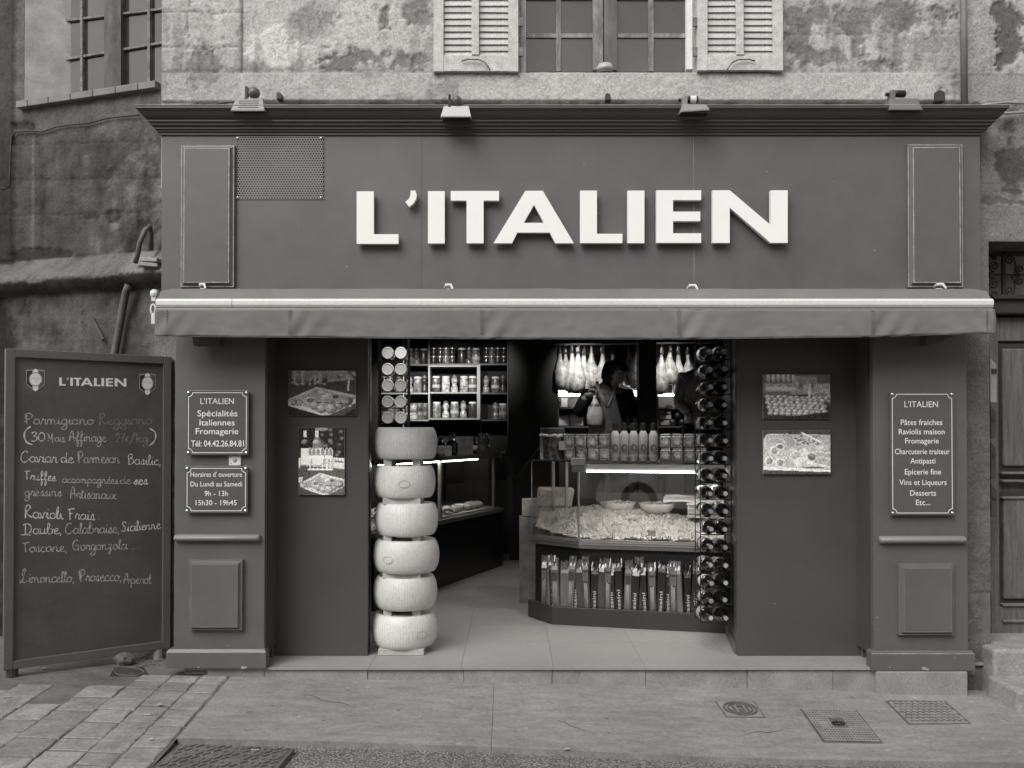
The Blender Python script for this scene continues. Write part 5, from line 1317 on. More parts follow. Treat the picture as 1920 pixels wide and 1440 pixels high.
def bottle_proto():
    t = thing('wine_bottle', 'x', 'wine bottle', (0,0,0), group='bottles lying in the wine rack')
    pr_ = [(0,.30),(.036,.30),(.0415,.292),(.042,.28),(.042,.135),(.039,.11),(.028,.085),(.018,.07),(.0150,.05),(.0150,.004)]
    obj('glass', MB().lathe([(r,h) for r,h in pr_], 20, (0,0,0), 'Y'), glass_dark, t, smooth=True)
    obj('label', MB().lathe([(.0424,.137),(.0426,.138),(.0426,.21),(.0424,.211)], 20, (0,0,0), 'Y'), label_m, t, smooth=True)
    fo = obj('foil', MB().lathe([(.0158,.062),(.0162,.02),(.0170,.018),(.0170,.004),(.0145,.0)], 14, (0,0,0), 'Y'), foil, t, smooth=True)
    obj('tip', MB().lathe([(.0,-.0005),(.0125,-.0005),(.0145,.001)], 14, (0,0,0), 'Y'), foil_tip, fo)
    return t
wb = bottle_proto(); used = False
for i, y in enumerate(rows):
    for s_, px in (('left', 1333), ('right', 1360)):
        loc = (PX(px, ry0) + (.002*math.sin(i*3.1)), ry0 + .012*math.sin(i*1.7+px), PZ(y + .6*math.sin(i+px), ry0))
        lab = '%s-hand bottle in the %s row from the top of the wine rack' % (s_, ORD[i])
        rot = (math.radians(1.5*math.sin(i*2.3+px)) - (.06 if i > 9 else 0), math.radians(37*i+px), math.radians(1.2*math.sin(i*5.3)))
        if not used: used = True; wb.location = loc; wb.rotation_euler = rot; wb['label'] = lab; wb.scale = (1.12, 1.0, 1.12)
        else: dup(wb, loc, rot, lab, (1.12, 1.0, 1.12))
# ------------------------------------------------------------------ jars lying lid-out in the left rack
jr = thing('jar_rack', 'black metal rack holding lid-out jars at the left of the doorway', 'jar rack', (-.88, .75, 1.4))
jy = .68
for px in (709, 764): 
    for y in (jy+.04, jy+.12): obj('upright', MB().box(PX(px,jy)-.005, PX(px,jy)+.005, y-.004, y+.004, 1.35, 2.3), black, jr)
lid_m = M('jar_lid_lacquer', .75, rough=.35, var=.08, rnd=.15)
t0 = None
for i, y in enumerate((661.5, 692, 722.8, 753, 783)):
    obj('cradle', MB().tube([(PX(709,jy), jy+.05, PZ(y,jy)-.045), (PX(764,jy), jy+.05, PZ(y,jy)-.045)], .004, 6), black, jr)
    for s_, px in (('left', 726.5), ('right', 751)):
        lab = '%s round jar lid in the %s row of the left rack' % (s_, ORD[i]); loc = (PX(px,jy), jy, PZ(y,jy))
        if t0 is None:
            t0 = thing('lying_jar', lab, 'jar', loc, group='jars lying in the left rack')
            obj('glass', MB().lathe([(0,.12),(.036,.12),(.04,.112),(.04,.03),(.037,.016)], 20, loc, 'Y'), jar_mat('lying_jar_contents', .05), t0, smooth=True)
            ld = obj('lid', MB().lathe([(.0405,.018),(.0415,.016),(.0415,.002),(.039,-.001),(.036,-.001),(.035,.001),(0,.001)], 24, loc, 'Y'), lid_m, t0)
        else: dup(t0, loc, None, lab)
        bpy.context.view_layer.update() if False else None
# ------------------------------------------------------------------ back shelving with jars
SY = 5.0
shelf = thing('wall_shelving', 'black wall shelving with pale edges full of jars at the back left', 'shelving', (-.8, SY+.1, 0))
edge_m = M('pale_shelf_edge', .30, rough=.5, var=.12, scale=3); dim_edge = M('dim_shelf_edge', .06, rough=.5)
def SX(p): return PX(p, SY-.02)
def SZ(p): return PZ(p, SY-.02)
for y, x0, x1, m_ in ((684,756,804,dim_edge),(683,804,952,dim_edge),(737.5,713,804,edge_m),(737.5,902,952,dim_edge),(788,756,804,edge_m),(788,713,756,dim_edge),(788,902,952,dim_edge)):
    obj('shelf_board', MB().box(SX(x0), SX(x1), SY-.02, SY+.22, SZ(y+1.5), SZ(y-1.2)), m_, shelf)
for x in (756.5, 952): obj('side_panel', MB().box(SX(x-1.2), SX(x+1.2), SY-.022, SY+.22, .9, 2.7), edge_m if x < 800 else dim_edge, shelf)
obj('side_panel', MB().box(SX(802), SX(806), SY-.022, SY+.22, SZ(684), 2.7), dim_edge, shelf)
fr = obj('box_frame', MB().box(SX(803.5), SX(806.5), SY-.06, SY+.2, SZ(787), SZ(685.5)), edge_m, shelf)
obj('frame_side', MB().box(SX(894.5), SX(900.5), SY-.06, SY+.2, SZ(787), SZ(684.5)), edge_m, fr)
obj('frame_top', MB().box(SX(806.5), SX(894.5), SY-.058, SY+.2, SZ(688), SZ(685.5)), edge_m, fr)
obj('frame_bottom', MB().box(SX(806.5), SX(894.5), SY-.058, SY+.2, SZ(787), SZ(784)), edge_m, fr)
obj('frame_shelf', MB().box(SX(806.5), SX(894.5), SY-.05, SY+.2, SZ(738), SZ(735.2)), edge_m, fr)
obj('back_board', MB().box(SX(712), SX(953), SY+.205, SY+.215, .9, 2.7), black_matt, shelf)
jm = [jar_mat('jar_contents_pale', .42, 42), jar_mat('jar_contents_mid', .16, 36), jar_mat('jar_contents_dark', .03, 60)]
lidm = [M('white_lid', .62, rough=.35), M('steel_lid', .35, rough=.3, metal=.6)]
def jar_proto(kind, mi):
    t = thing('preserve_jar', 'x', 'jar', (0,0,0), group='jars on the back shelving')
    if kind == 's':
        p_ = [(0,0),(.044,0),(.047,.006),(.047,.135),(.042,.152),(.040,.165)]; lid = [(.043,.160),(.043,.178),(.040,.181),(0,.181)]
    elif kind == 'h':
        p_ = [(0,0),(.042,0),(.044,.006),(.038,.06),(.024,.085),(.026,.095),(.036,.125),(.034,.15),(.026,.162),(.025,.17)]; lid = [(.028,.168),(.029,.184),(.024,.188),(.008,.19),(.008,.2),(0,.202)]
    elif kind == 'm':
        p_ = [(0,0),(.034,0),(.037,.005),(.038,.055),(.033,.07),(.032,.078)]; lid = [(.034,.075),(.034,.088),(.032,.09),(0,.09)]
    g_ = obj('glass', MB().lathe(p_, 16), jm[mi], t, smooth=True); obj('lid', MB().lathe(lid, 16), lidm[0 if kind == 's' else 1], t, smooth=True); auto_smooth(t.children[1], 40)
    obj('label', MB().lathe([(p_[2][0]*(.75 if kind == 'h' else 1)+.0012, .05 if kind != 'm' else .02), (p_[2][0]*(.62 if kind == 'h' else 1)+.0012, .085 if kind != 'm' else .05)], 16), M('jar_label', .3, rough=.6, rnd=.6), t) if kind == 's' and mi == 1 else None
    return t
protos, pused = {}, set()
def place_jar(kind, mi, loc, lab, sc=1.0):
    k = (kind, mi)
    if k not in protos: protos[k] = jar_proto(kind, mi)
    if k not in pused:
        pused.add(k); o = protos[k]; o.location = loc; o.scale = (sc,)*3; o['label'] = lab; o.rotation_euler = (0,0,random.uniform(0,6)); return o
    return dup(protos[k], loc, (0,0,random.uniform(0,6)), lab, (sc,)*3)
layout = [('upper shelf left of the pale frame', 683, [(768,'s',1),(781,'h',1),(794,'s',2)]),
 ('upper shelf above the pale frame', 682, [(813,'m',2),(825,'m',2),(836,'m',1),(847.5,'m',2),(866,'s',2),(879.6,'h',1),(892.7,'s',1)]),
 ('upper shelf right of the pale frame', 682, [(911.7,'m',2),(922,'m',1),(933,'m',2),(944.5,'m',2)]),
 ('middle shelf left of the pale frame', 736, [(768,'h',0),(783,'s',1),(796,'h',2)]),
 ('upper compartment of the pale frame', 735, [(817.6,'s',1),(836,'s',0),(852,'h',0),(870,'s',0),(886,'s',1)]),
 ('middle shelf right of the pale frame', 736, [(911.7,'h',1),(929,'s',1),(943,'h',2)]),
 ('lower shelf left of the pale frame', 786.5, [(721,'m',2),(733,'m',0),(744,'m',1),(766,'m',0),(776,'m',0),(786.5,'m',1),(797,'m',1)]),
 ('lower compartment of the pale frame', 783.5, [(819,'s',0),(836,'h',0),(852.6,'s',1),(868.7,'h',0),(886,'s',2)]),
 ('lower shelf right of the pale frame', 786.5, [(929,'h',1),(943,'s',1)]),
 ('middle shelf behind the round lids', 736, [(720,'m',2),(731,'m',1),(748,'h',0)])]
ty = SY+.06
for nm, yb, js in layout:
    for n_, (px, kind, mi) in enumerate(js):
        z = PZ(yb, SY-.02) + .001
        loc = (PX(px, ty), ty, z)
        kn = {'s':'straight glass jar with flat lid', 'h':'waisted glass jar', 'm':'small glass jar'}[kind]
        if kind == 'm':
            place_jar('m', mi, loc, 'lower jar, %s small pair, %s' % (ORD[n_], nm), 1.08)
            place_jar('m', mi, (loc[0]+.002, loc[1], z+.099), 'upper jar, %s small pair, %s' % (ORD[n_], nm), 1.08)
        else: place_jar(kind, mi, loc, '%s, %s on the %s' % (kn, ORD[n_], nm), 1.06 if kind == 's' else 1.04)
# ------------------------------------------------------------------ left display counter
pane_g = glass_mat('counter_glass', .20)
L0, Ld = Vector((-.70, 2.80, 0)), Vector((.593, 1.47, 0)).normalized(); Ln = Vector((-Ld.y, Ld.x, 0))
def LC(s, t, z): return tuple(L0 + Ld*s + Ln*t + Vector((0,0,z)))
def lslab(s0, s1, t0_, t1, z0, z1): return MB().prism([LC(s0,t0_,z0), LC(s1,t0_,z0), LC(s1,t1,z0), LC(s0,t1,z0)], (0,0,z1-z0))
lcn = thing('left_counter', 'dark glazed display counter running back on the left', 'counter', L0)
obj('base', lslab(-1.15, 1.58, 0, .7, 0, .60), black, lcn, recalc=True, bevel=.004)
obj('rail', lslab(-1.15, 1.585, -.015, .7, .601, .64), M('counter_rail', .25, rough=.4, metal=.5), lcn, recalc=True)
obj('deck', lslab(-1.14, 1.57, .03, .68, .641, .66), M('white_deck', .35, rough=.4), lcn, recalc=True)
obj('top', lslab(-1.15, 1.58, 0, .45, 1.20, 1.24), M('counter_top', .07, rough=.35), lcn, recalc=True)
for a, b in ((-1.15,.02),(.03,1.58)): obj('glass_front', MB().add([LC(a,.006,.641), LC(b,.006,.641), LC(b,.006,1.199), LC(a,.006,1.199)], [(0,1,2,3)]), pane_g, lcn)
obj('back_panel', lslab(-1.15, 1.58, .69, .70, .641, 1.2), black, lcn, recalc=True)
for s_ in (.10, 1.40): obj('post', lslab(s_, s_+.035, .02, .05, .641, 1.2), M('counter_post', .2, rough=.4, metal=.4), lcn, recalc=True)
obj('strip_lamp', lslab(-1.0, 1.0, .035, .055, 1.188, 1.196), emit_mat('strip_lamp_left', 24), lcn, recalc=True)
for s_ in (.0, 1.5): obj('clamp', lslab(s_, s_+.12, -.02, .06, 1.241, 1.27), alu, lcn, recalc=True)
pastry_m = M('baked_pastry', .34, rough=.6, var=.3, scale=22, bump=.4, bscale=60, rnd=.2)
for k in range(9):
    s_ = .42 + .095*k; p_ = LC(s_, .14 + .02*math.sin(k*2.1), .70)
    b = MB().ell((0,0,0), .058, .045, .042, 12, 8, fn=lambda q: 1 + .10*math.sin(8*math.atan2(q.y, q.x)))
    o = tag(obj('pastry', b, pastry_m, None, smooth=True), '%s pastry from the near end of the row in the left counter' % ORD[k], 'pastry', 'pastries in the left counter'); o.location = p_; o.rotation_euler = (0,0,1.2+.3*k)
mb = MB(); r_ = random.Random(4)
for k in range(260):
    s_, t_ = r_.uniform(-.6, .42), r_.uniform(.06, .6); h = .665 + .05*r_.random() + .08*t_; s2 = r_.uniform(.012,.03)
    mb.ell(LC(s_, t_, h), s2*1.4, s2, s2*.6, 6, 4)
o = obj('salad_filling', mb, M('antipasti_mix', .4, rough=.5, var=.6, scale=60, fine=140, fvar=.3), None, smooth=True); o['kind'] = 'stuff'; o['label'] = 'heaped antipasti in the left counter'; o['category'] = 'food'
tag(obj('dark_tray', lslab(.55, 1.3, .25, .6, .662, .72), black, None, recalc=True), 'dark tray at the back of the left counter', 'tray')
# things standing on the left counter
up_prof = [(0,0),(.036,0),(.038,.005),(.038,.17),(.034,.195),(.016,.225),(.0135,.24),(.0135,.29),(.0145,.295),(0,.297)]
def standing_bottle(name, lab, loc, m_, lm, h=.297, grp=None):
    t = thing(name, lab, 'bottle', loc, group=grp)
    obj('glass', MB().lathe([(r, z*h/.297) for r, z in up_prof], 16, loc), m_, t, smooth=True)
    if lm: obj('label', MB().lathe([(.0386,.06*h/.297),(.0386,.14*h/.297)], 16, loc), lm, t, smooth=True)
    obj('cap', MB().lathe([(.0150,.26*h/.297),(.0155,.27*h/.297),(.0155,.298*h/.297),(0,.3*h/.297)], 10, loc), foil, t)
    return t
for k, (s_, t_, h, lm) in enumerate(((-.05,.2,.26,label_m),(.09,.15,.26,label_m),(.22,.22,.2,None),(.33,.12,.2,None),(.45,.2,.2,label_m),(.56,.1,.22,None),(.68,.2,.2,None),(1.15,.15,.2,label_m))):
    standing_bottle('dark_bottle', '%s dark bottle from the near end of the left counter top' % ORD[k], LC(s_, t_, 1.241), glass_dark, lm, h, 'bottles on the left counter')
for k, (s_, h, w, g_, lab) in enumerate(((.30,.10,.14,.30,'pale lettered carton standing on the left counter'), (.95,.19,.20,.14,'grey picture box standing on the left counter'))):
    o = tag(obj('carton', MB().box(-w/2, w/2, -.04, .04, 0, h), M('carton_%d' % k, g_, rough=.6, var=.5, scale=18), None, bevel=.003), lab, 'carton'); o.location = LC(s_, .08 + .1*k, 1.241); o.rotation_euler = (0,0,.15)
for k, (s_, lab) in enumerate(((1.28,'left tall waisted jar at the far end of the left counter'), (1.42,'right tall waisted jar at the far end of the left counter'))): place_jar('h', 1, LC(s_, .12, 1.272), lab, 1.0)
# a sloping handrail on the partition
tag(obj('handrail', MB().tube([P(968,897,4.6), P(999,853,4.6), P(1010,838,4.6)], .012, 8), M('dull_rail', .10, rough=.4), None, smooth=True), 'thin sloping handrail on the black partition', 'handrail')
# ------------------------------------------------------------------ right display counter
T1, Td = Vector((.306, 1.24, 0)), Vector((.9716, -.2366, 0)); Tn = Vector((.2366, .9716, 0))
def RC(s, t, z=0.0): return T1 + Td*s + Tn*t + Vector((0,0,z))
T0 = Vector((.128, 1.54, 0))
def rslab(pts, z0, z1): return MB().prism([tuple(p.xy) + (z0,) for p in pts], (0,0,z1-z0))
SR = 1.50
rc = thing('right_counter', 'glazed display counter with a bread-stick trough along its foot', 'counter', RC(.6,.4))
cdark = M('counter_front_dark', .042, rough=.4, var=.1)
tro = obj('trough', rslab([T0, T1, RC(SR,0), RC(SR,.03), RC(.015,.03), T0+Vector((.035,.015,0))], .0, .135), cdark, rc, recalc=True, bevel=.002)
obj('trough_floor', rslab([T0+Vector((.035,.015,0)), RC(.015,.03), RC(SR,.03), RC(SR,.2), RC(-.1,.3)], .0, .02), cdark, tro, recalc=True)
Bp = RC(.182,.15); Cp = Vector((.161,1.70,0)); Rp = RC(SR,.15)
foot = [Cp+Tn*.05+Td*.02, Bp+Tn*.05, Rp+Tn*.05, RC(SR,.95), RC(.05,.98)]
obj('base', rslab(foot, 0, .565), M('counter_base_black', .018, rough=.45), rc, recalc=True)
rail = [Cp, Bp, Rp, RC(SR,.98), RC(.03,1.0)]
obj('rail', rslab(rail, .566, .620), M('counter_rail', .25), rc, recalc=True, bevel=.002)
obj('rail_bead', rslab([Cp-Tn*.008, Bp-Tn*.008, Rp-Tn*.008, Rp+Tn*.01, Bp+Tn*.01, Cp+Tn*.01], .596, .604), alu, rc, recalc=True)
obj('deck', rslab([p + (RC(.7,.5)-p)*.03 for p in rail], .621, .635), M('white_deck', .35), rc, recalc=True)
def pane(p, q, z0, z1): return MB().add([(p.x,p.y,z0),(q.x,q.y,z0),(q.x,q.y,z1),(p.x,p.y,z1)], [(0,1,2,3)])
gtop = 1.235
obj('glass_front', pane(Bp, Rp, .621, gtop), pane_g, rc, recalc=True); obj('glass_corner', pane(Cp, Bp, .621, gtop), pane_g, rc, recalc=True)
obj('glass_side', pane(RC(.03,1.0), Cp, .621, gtop), pane_g, rc, recalc=True)
obj('corner_post', MB().tube([tuple(Bp.xy)+(.62,), tuple(Bp.xy)+(gtop,)], .009, 8), alu, rc)
for p_ in (Cp,): obj('corner_post', MB().tube([tuple(p_.xy)+(.62,), tuple(p_.xy)+(gtop,)], .004, 6), alu, rc)
for x in (1038, 1063): 
    p_ = P(x, 930, 1.95); obj('rear_post', MB().box(p_.x-.011, p_.x+.011, 1.94, 1.96, .64, gtop), alu, rc)
obj('hinge_clamp', MB().box(Bp.x-.06, Bp.x+.05, Bp.y-.035, Bp.y+.05, gtop-.02, gtop+.035), alu, rc, bevel=.005)
obj('hinge_block', MB().box(Bp.x-.05, Bp.x+.06, Bp.y-.012, Bp.y+.04, gtop-.075, gtop-.021), M('grey_plastic', .3, rough=.5), rc, bevel=.004)
obj('top', rslab([Cp, Bp+Tn*.02, Rp+Tn*.02, RC(SR,.55), RC(.05,.6)], gtop+.001, gtop+.014), M('counter_top_plate', .10, rough=.25), rc, recalc=True)
obj('lamp_housing', rslab([RC(.20,.18), RC(SR,.18), RC(SR,.30), RC(.20,.30)], 1.165, 1.222), M('white_lamp_housing', .5, rough=.4), rc, recalc=True)
obj('strip_lamp', rslab([RC(.22,.176), RC(SR,.176), RC(SR,.1795), RC(.22,.1795)], 1.167, 1.173), emit_mat('strip_lamp_right', 4), rc, recalc=True)
obj('strip_lamp', rslab([RC(.22,.20), RC(SR,.20), RC(SR,.28), RC(.22,.28)], 1.158, 1.164), emit_mat('strip_lamp_down', 10), rc, recalc=True)
obj('back_panel', rslab([RC(.2,.98), RC(SR,.98), RC(SR,.99), RC(.2,.99)], .64, .95), M('case_back_grey', .03, rough=.5), rc, recalc=True)
# fresh pasta: loose ribbons heaped in the case
def heap(s, t):
    return .645 + .20*sstep(.05, .55, t)*(.75+.25*math.sin(3.1*s+.6))*(1-sstep(.62,.8,t)*.6) + .02*fbm(s*9, t*9, 3.1)
past_m = M('fresh_pasta', .55, rough=.6, var=.15, scale=30, fine=120, fvar=.12)
mb = MB(); r_ = random.Random(11)
n1, n2 = 60, 34
for i in range(n1+1):
    for j in range(n2+1):
        s_, t_ = -.22 + 1.69*i/n1, .20 + .58*j/n2; mb.v.append(tuple(RC(s_, t_, heap(s_, t_-.15))))
inglass = lambda s, t: t > .17 + max(0, (.182-s)*.62)
for i in range(n1):
    for j in range(n2):
        o_ = i*(n2+1)+j
        if inglass(-.22 + 1.69*i/n1, .20 + .58*j/n2): mb.f.append((o_, o_+n2+1, o_+n2+2, o_+1))
for k in range(3400):
    s_, t_ = r_.uniform(-.2, 1.46), r_.uniform(.19, .74)
    if not inglass(s_-.03, t_-.03): continue
    a = r_.uniform(0, 6.28); pts = []; cv = r_.uniform(-1.2,1.2)
    for q in range(6):
        s2, t2 = s_ + .013*q*math.cos(a+cv*q*.35), t_ + .013*q*math.sin(a+cv*q*.35)
        pts.append(RC(s2, t2, heap(s2, t2-.15) + .004 + .010*math.sin(q*.9+k) + .006*r_.random()))
    o_ = len(mb.v); w = r_.uniform(.0022,.0045)
    for q, p_ in enumerate(pts):
        d_ = (pts[min(q+1,5)]-pts[max(q-1,0)]).normalized(); sd = d_.cross(Vector((0,0,1))).normalized()*w
        mb.v += [tuple(p_+sd), tuple(p_-sd)]
    for q in range(5): mb.f.append((o_+2*q, o_+2*q+1, o_+2*q+3, o_+2*q+2))
o = obj('fresh_pasta', mb, past_m, None, smooth=True); o['kind'] = 'stuff'; o['label'] = 'loose fresh pasta ribbons heaped in the display counter'; o['category'] = 'pasta'
for k, s_ in enumerate((.44, .74, 1.04)):
    o = tag(obj('price_tag', MB().prism([(-.004,0,0),(.004,0,0),(.004,0,.07),(-.004,0,.07)], (0,.003,0)).box(-.03,.03,-.001,.002,.035,.075) if k == 1 else MB().box(-.003,.003,0,.12,0,.07), M('clear_tag', .4, rough=.3), None), '%s clear divider from the left along the pasta front' % ORD[k], 'divider', 'dividers in the pasta tray'); o.location = RC(s_, .19, .64); o.rotation_euler = (0,0,-.24)
# bowls, crate, papers at the back of the case
for k, (s_, t_, r0, lab) in enumerate(((.42,.72,.15,'left wide white bowl behind the pasta heap'), (.74,.70,.15,'right wide white bowl behind the pasta heap'))):
    loc = RC(s_, t_, .80); t = thing('bowl', lab, 'bowl', loc)
    obj('shell', MB().lathe([(0,0),(r0*.55,0),(r0*.8,.03),(r0,.085),(r0*.985,.088),(r0*.77,.036),(r0*.5,.012),(0,.01)], 24, loc), M('white_bowl', .45, rough=.35), t, smooth=True)
    mb = MB(); rr = random.Random(k)
    for q in range(60): a, d_ = rr.uniform(0,6.28), r0*.8*math.sqrt(rr.random()); mb.ell((loc.x+d_*math.cos(a), loc.y+d_*math.sin(a), loc.z+.07+.02*rr.random()), .018, .014, .01, 6, 4)
    f_ = obj('filling', mb, M('bowl_filling', .3, rough=.6, var=.5, scale=50), t, smooth=True); f_['kind'] = 'stuff'
    obj('stand', MB().lathe([(.09,-.16),(.09,0)], 16, loc), M('grey_stand', .1, rough=.5), t)
t = thing('plastic_crate', 'white slotted plastic crate at the right inside the case', 'crate', RC(1.25,.62,.79)); wc = M('white_crate', .5, rough=.4)
mb = MB(); s0, s1_, t0c, t1c = 1.0, 1.48, .52, .74; z0 = .80
for j in range(4): mb.add([tuple(RC(s0,t0c,z0+.028*j)), tuple(RC(s1_,t0c,z0+.028*j)), tuple(RC(s1_,t0c,z0+.028*j+.008)), tuple(RC(s0,t0c,z0+.028*j+.008))], [(0,1,2,3)])
for i in range(31):
    s_ = s0 + (s1_-s0)*i/30; mb.add([tuple(RC(s_-.003,t0c,z0)), tuple(RC(s_+.003,t0c,z0)), tuple(RC(s_+.003,t0c,z0+.092)), tuple(RC(s_-.003,t0c,z0+.092))], [(0,1,2,3)])
o = obj('slotted_side', mb, wc, t); md = o.modifiers.new('s','SOLIDIFY'); md.thickness = .004
obj('rim', rslab([RC(s0-.01,t0c-.01), RC(s1_+.01,t0c-.01), RC(s1_+.01,t0c+.006), RC(s0-.01,t0c+.006)], .893, .905), wc, t, recalc=True)
obj('floor', rslab([RC(s0,t0c), RC(s1_,t0c), RC(s1_,t1c), RC(s0,t1c)], z0-.01, z0-.002), wc, t, recalc=True)
obj('back_side', rslab([RC(s0,t1c), RC(s1_,t1c), RC(s1_,t1c+.006), RC(s0,t1c+.006)], z0, .90), wc, t, recalc=True)
obj('end_side', rslab([RC(s0,t0c), RC(s0+.006,t0c), RC(s0+.006,t1c), RC(s0,t1c)], z0, .893), wc, t, recalc=True)
for k, (s0, s1_, z, lab) in enumerate(((.80,1.5,.92,'lower folded white paper over the crate in the case'), (1.05,1.5,.99,'upper folded white paper over the crate in the case'))):
    mb = MB()
    for i in range(13):
        for j in range(7): s_, t_ = s0+(s1_-s0)*i/12, .58+.26*j/6; mb.v.append(tuple(RC(s_, t_+.02*math.sin(i), z + .014*fbm(s_*7, t_*9, k) + .03*(j/6) + .02*k*math.sin(i*.5))))
    for i in range(12):
        for j in range(6): o_ = i*7+j; mb.f.append((o_, o_+7, o_+8, o_+1))
    o = tag(obj('paper_sheet', mb, M('white_paper', .62, rough=.8), None), lab, 'paper'); md = o.modifiers.new('s','SOLIDIFY'); md.thickness = .012
# cartons on the left of the case
for k, (x0, x1, y0, y1, g_, lab) in enumerate(((979,1000,937,968,.45,'pale carton on top of the boxes beside the right counter'),(974,1002,969,1010,.33,'grey carton under the pale one beside the right counter'))):
    Yc = 2.1; o = tag(obj('carton', MB().box(PX(x0,Yc), PX(x1+22,Yc), Yc, Yc+.2, PZ(y1,Yc) if k == 0 else .0, PZ(y0+(0 if k == 0 else 1),Yc)), M('side_carton_%d' % k, g_, rough=.6, var=.3, scale=9), None, bevel=.003), lab, 'carton')
mb = MB()
mb.prism([P(1006,950,1.95), P(1072,952,1.95), P(1078,916,1.95), P(1010,914,1.95)], (0,.18,0)); mb.box(P(1012,950,1.95).x, P(1068,950,1.95).x, 1.96, 2.1, .636, P(1012,951,1.95).z)
tag(obj('wrapped_cheese', mb, M('wrapped_white', .42, rough=.5, var=.3, scale=12), None, recalc=True, bevel=.02), 'white wrapped block at the left inside the display case', 'cheese')
# ---- jars and bottles on the counter top
TZ = gtop+.015
sq_m = [jar_mat('square_jar_pale', .20, 55, .6), jar_mat('square_jar_mid', .13, 50, .7)]
cap_m = M('gold_cap', .5, rough=.3, metal=.7)
def sq_jar():
    t = thing('square_jar', 'x', 'jar', (0,0,0), group='small square jars on the right counter')
    rg_ = lambda w, z: [(-w,-w*.8,z),(-w*.8,-w,z),(w*.8,-w,z),(w,-w*.8,z),(w,w*.8,z),(w*.8,w,z),(-w*.8,w,z),(-w,w*.8,z)]
    obj('glass', MB().rings([rg_(.042,0), rg_(.044,.004), rg_(.044,.078), rg_(.038,.088)]), sq_m[0], t)
    obj('cap', MB().rings([rg_(.039,.088), rg_(.041,.09), rg_(.041,.1), rg_(.039,.102)]), cap_m, t)
    obj('label', MB().prism([(.026*math.cos(a)*(1+.14*math.cos(6*a)), -.0452, .044+.028*math.sin(a)*(1+.14*math.cos(6*a))) for a in [2*PI*k/24 for k in range(24)]], (0,.001,0)), M('flower_label', .42, rough=.6, var=.5, scale=40, rnd=.2), t)
    return t
sj = sq_jar(); u_ = False; ta = .24
def s_at(px, t_):       # position along the counter that shows at this pixel column
    k = (px-CX)/FPX; b = RC(0,t_); return (k*(b.y+D) - b.x)/(Td.x - k*Td.y)
for blk, cols in (('left of the bottles with oval labels', (1069,1091,1112.5,1135)), ('right of the bottles with oval labels', (1249,1271,1294,1316))):
    for i, px in enumerate(cols):
        for j, nm in enumerate(('lower', 'upper')):
            loc = RC(s_at(px - (1 if j else 0), ta), ta, TZ+.1035*j); lab = '%s square jar, %s from left in the block %s' % (nm, ORD[i], blk)
            if not u_: u_ = True; sj.location = loc; sj['label'] = lab; sj.rotation_euler = (0,0,-.24)
            else: dup(sj, loc, (0,0,-.24+random.uniform(-.06,.06)), lab)
loc = RC(s_at(1036, .28), .28, TZ); t = thing('large_jar', 'large glass jar of preserves at the left end of the right counter', 'jar', loc)
obj('glass', MB().lathe([(0,0),(.095,0),(.103,.008),(.104,.18),(.096,.205),(.09,.215)], 12, loc, a0=.2), jar_mat('large_jar_contents', .07, 28, .8), t, smooth=False)
mb = MB(); rr = random.Random(2)
for k in range(30): a = k*.61; mb.ell((loc.x+.085*math.cos(a), loc.y+.085*math.sin(a), loc.z+.185+.015*rr.random()), .022, .018, .017, 8, 6)
o = obj('bulbs', mb, M('pale_bulbs', .5, rough=.4, coat=1.0), t, smooth=True); o['kind'] = 'stuff'
obj('lid', MB().lathe([(.09,.215),(.096,.217),(.096,.25),(.09,.253),(0,.253)], 24, loc), M('dark_lid', .06, rough=.4), t)
obj('lid_rim', MB().lathe([(.0965,.246),(.098,.248),(.098,.255),(.0,.256)], 24, loc), alu, t)
obj('label', MB().box(loc.x+.045, loc.x+.10, loc.y-.108, loc.y-.1, loc.z+.08, loc.z+.15), M('pale_label', .35, rough=.6), t)
lem_m = M('cloudy_pale_drink', .40, rough=.25, var=.06, coat=1.0); lem_l = M('oval_label', .11, rough=.6, var=.4, scale=30); lem_cap = M('black_cap', .02, rough=.4)
for i, px in enumerate((1153.5, 1170.5, 1188, 1206, 1225)):
    tb = .20; loc = RC(s_at(px, tb), tb, TZ); t = thing('lemonade_bottle', '%s clear bottle from left in the row with oval labels' % ORD[i], 'bottle', loc, group='bottles with oval labels on the counter')
    obj('glass', MB().lathe([(0,0),(.034,0),(.0365,.006),(.0365,.185),(.034,.2),(.024,.222),(.0165,.236),(.0155,.26)], 16, loc), lem_m, t, smooth=True)
    obj('cap', MB().lathe([(.0185,.226),(.020,.230),(.020,.286),(.018,.291),(0,.292)], 12, loc), lem_cap, t)
    d0 = Vector((loc.x, loc.y+D, 0)).normalized(); sd = Vector((d0.y,-d0.x,0)); c_ = Vector((loc.x, loc.y, loc.z+.095))
    obj('label', MB().prism([c_ - d0*(.0385 - .006*(math.cos(a))**2) + sd*(.024*math.cos(a)) + UZ*(.032*math.sin(a)) for a in [2*PI*k/20 for k in range(20)]], d0*.001), lem_l, t)
    obj('label_band', MB().lathe([(.0374,.03),(.0374,.045)], 16, loc), M('pale_band', .34, rough=.6), t)
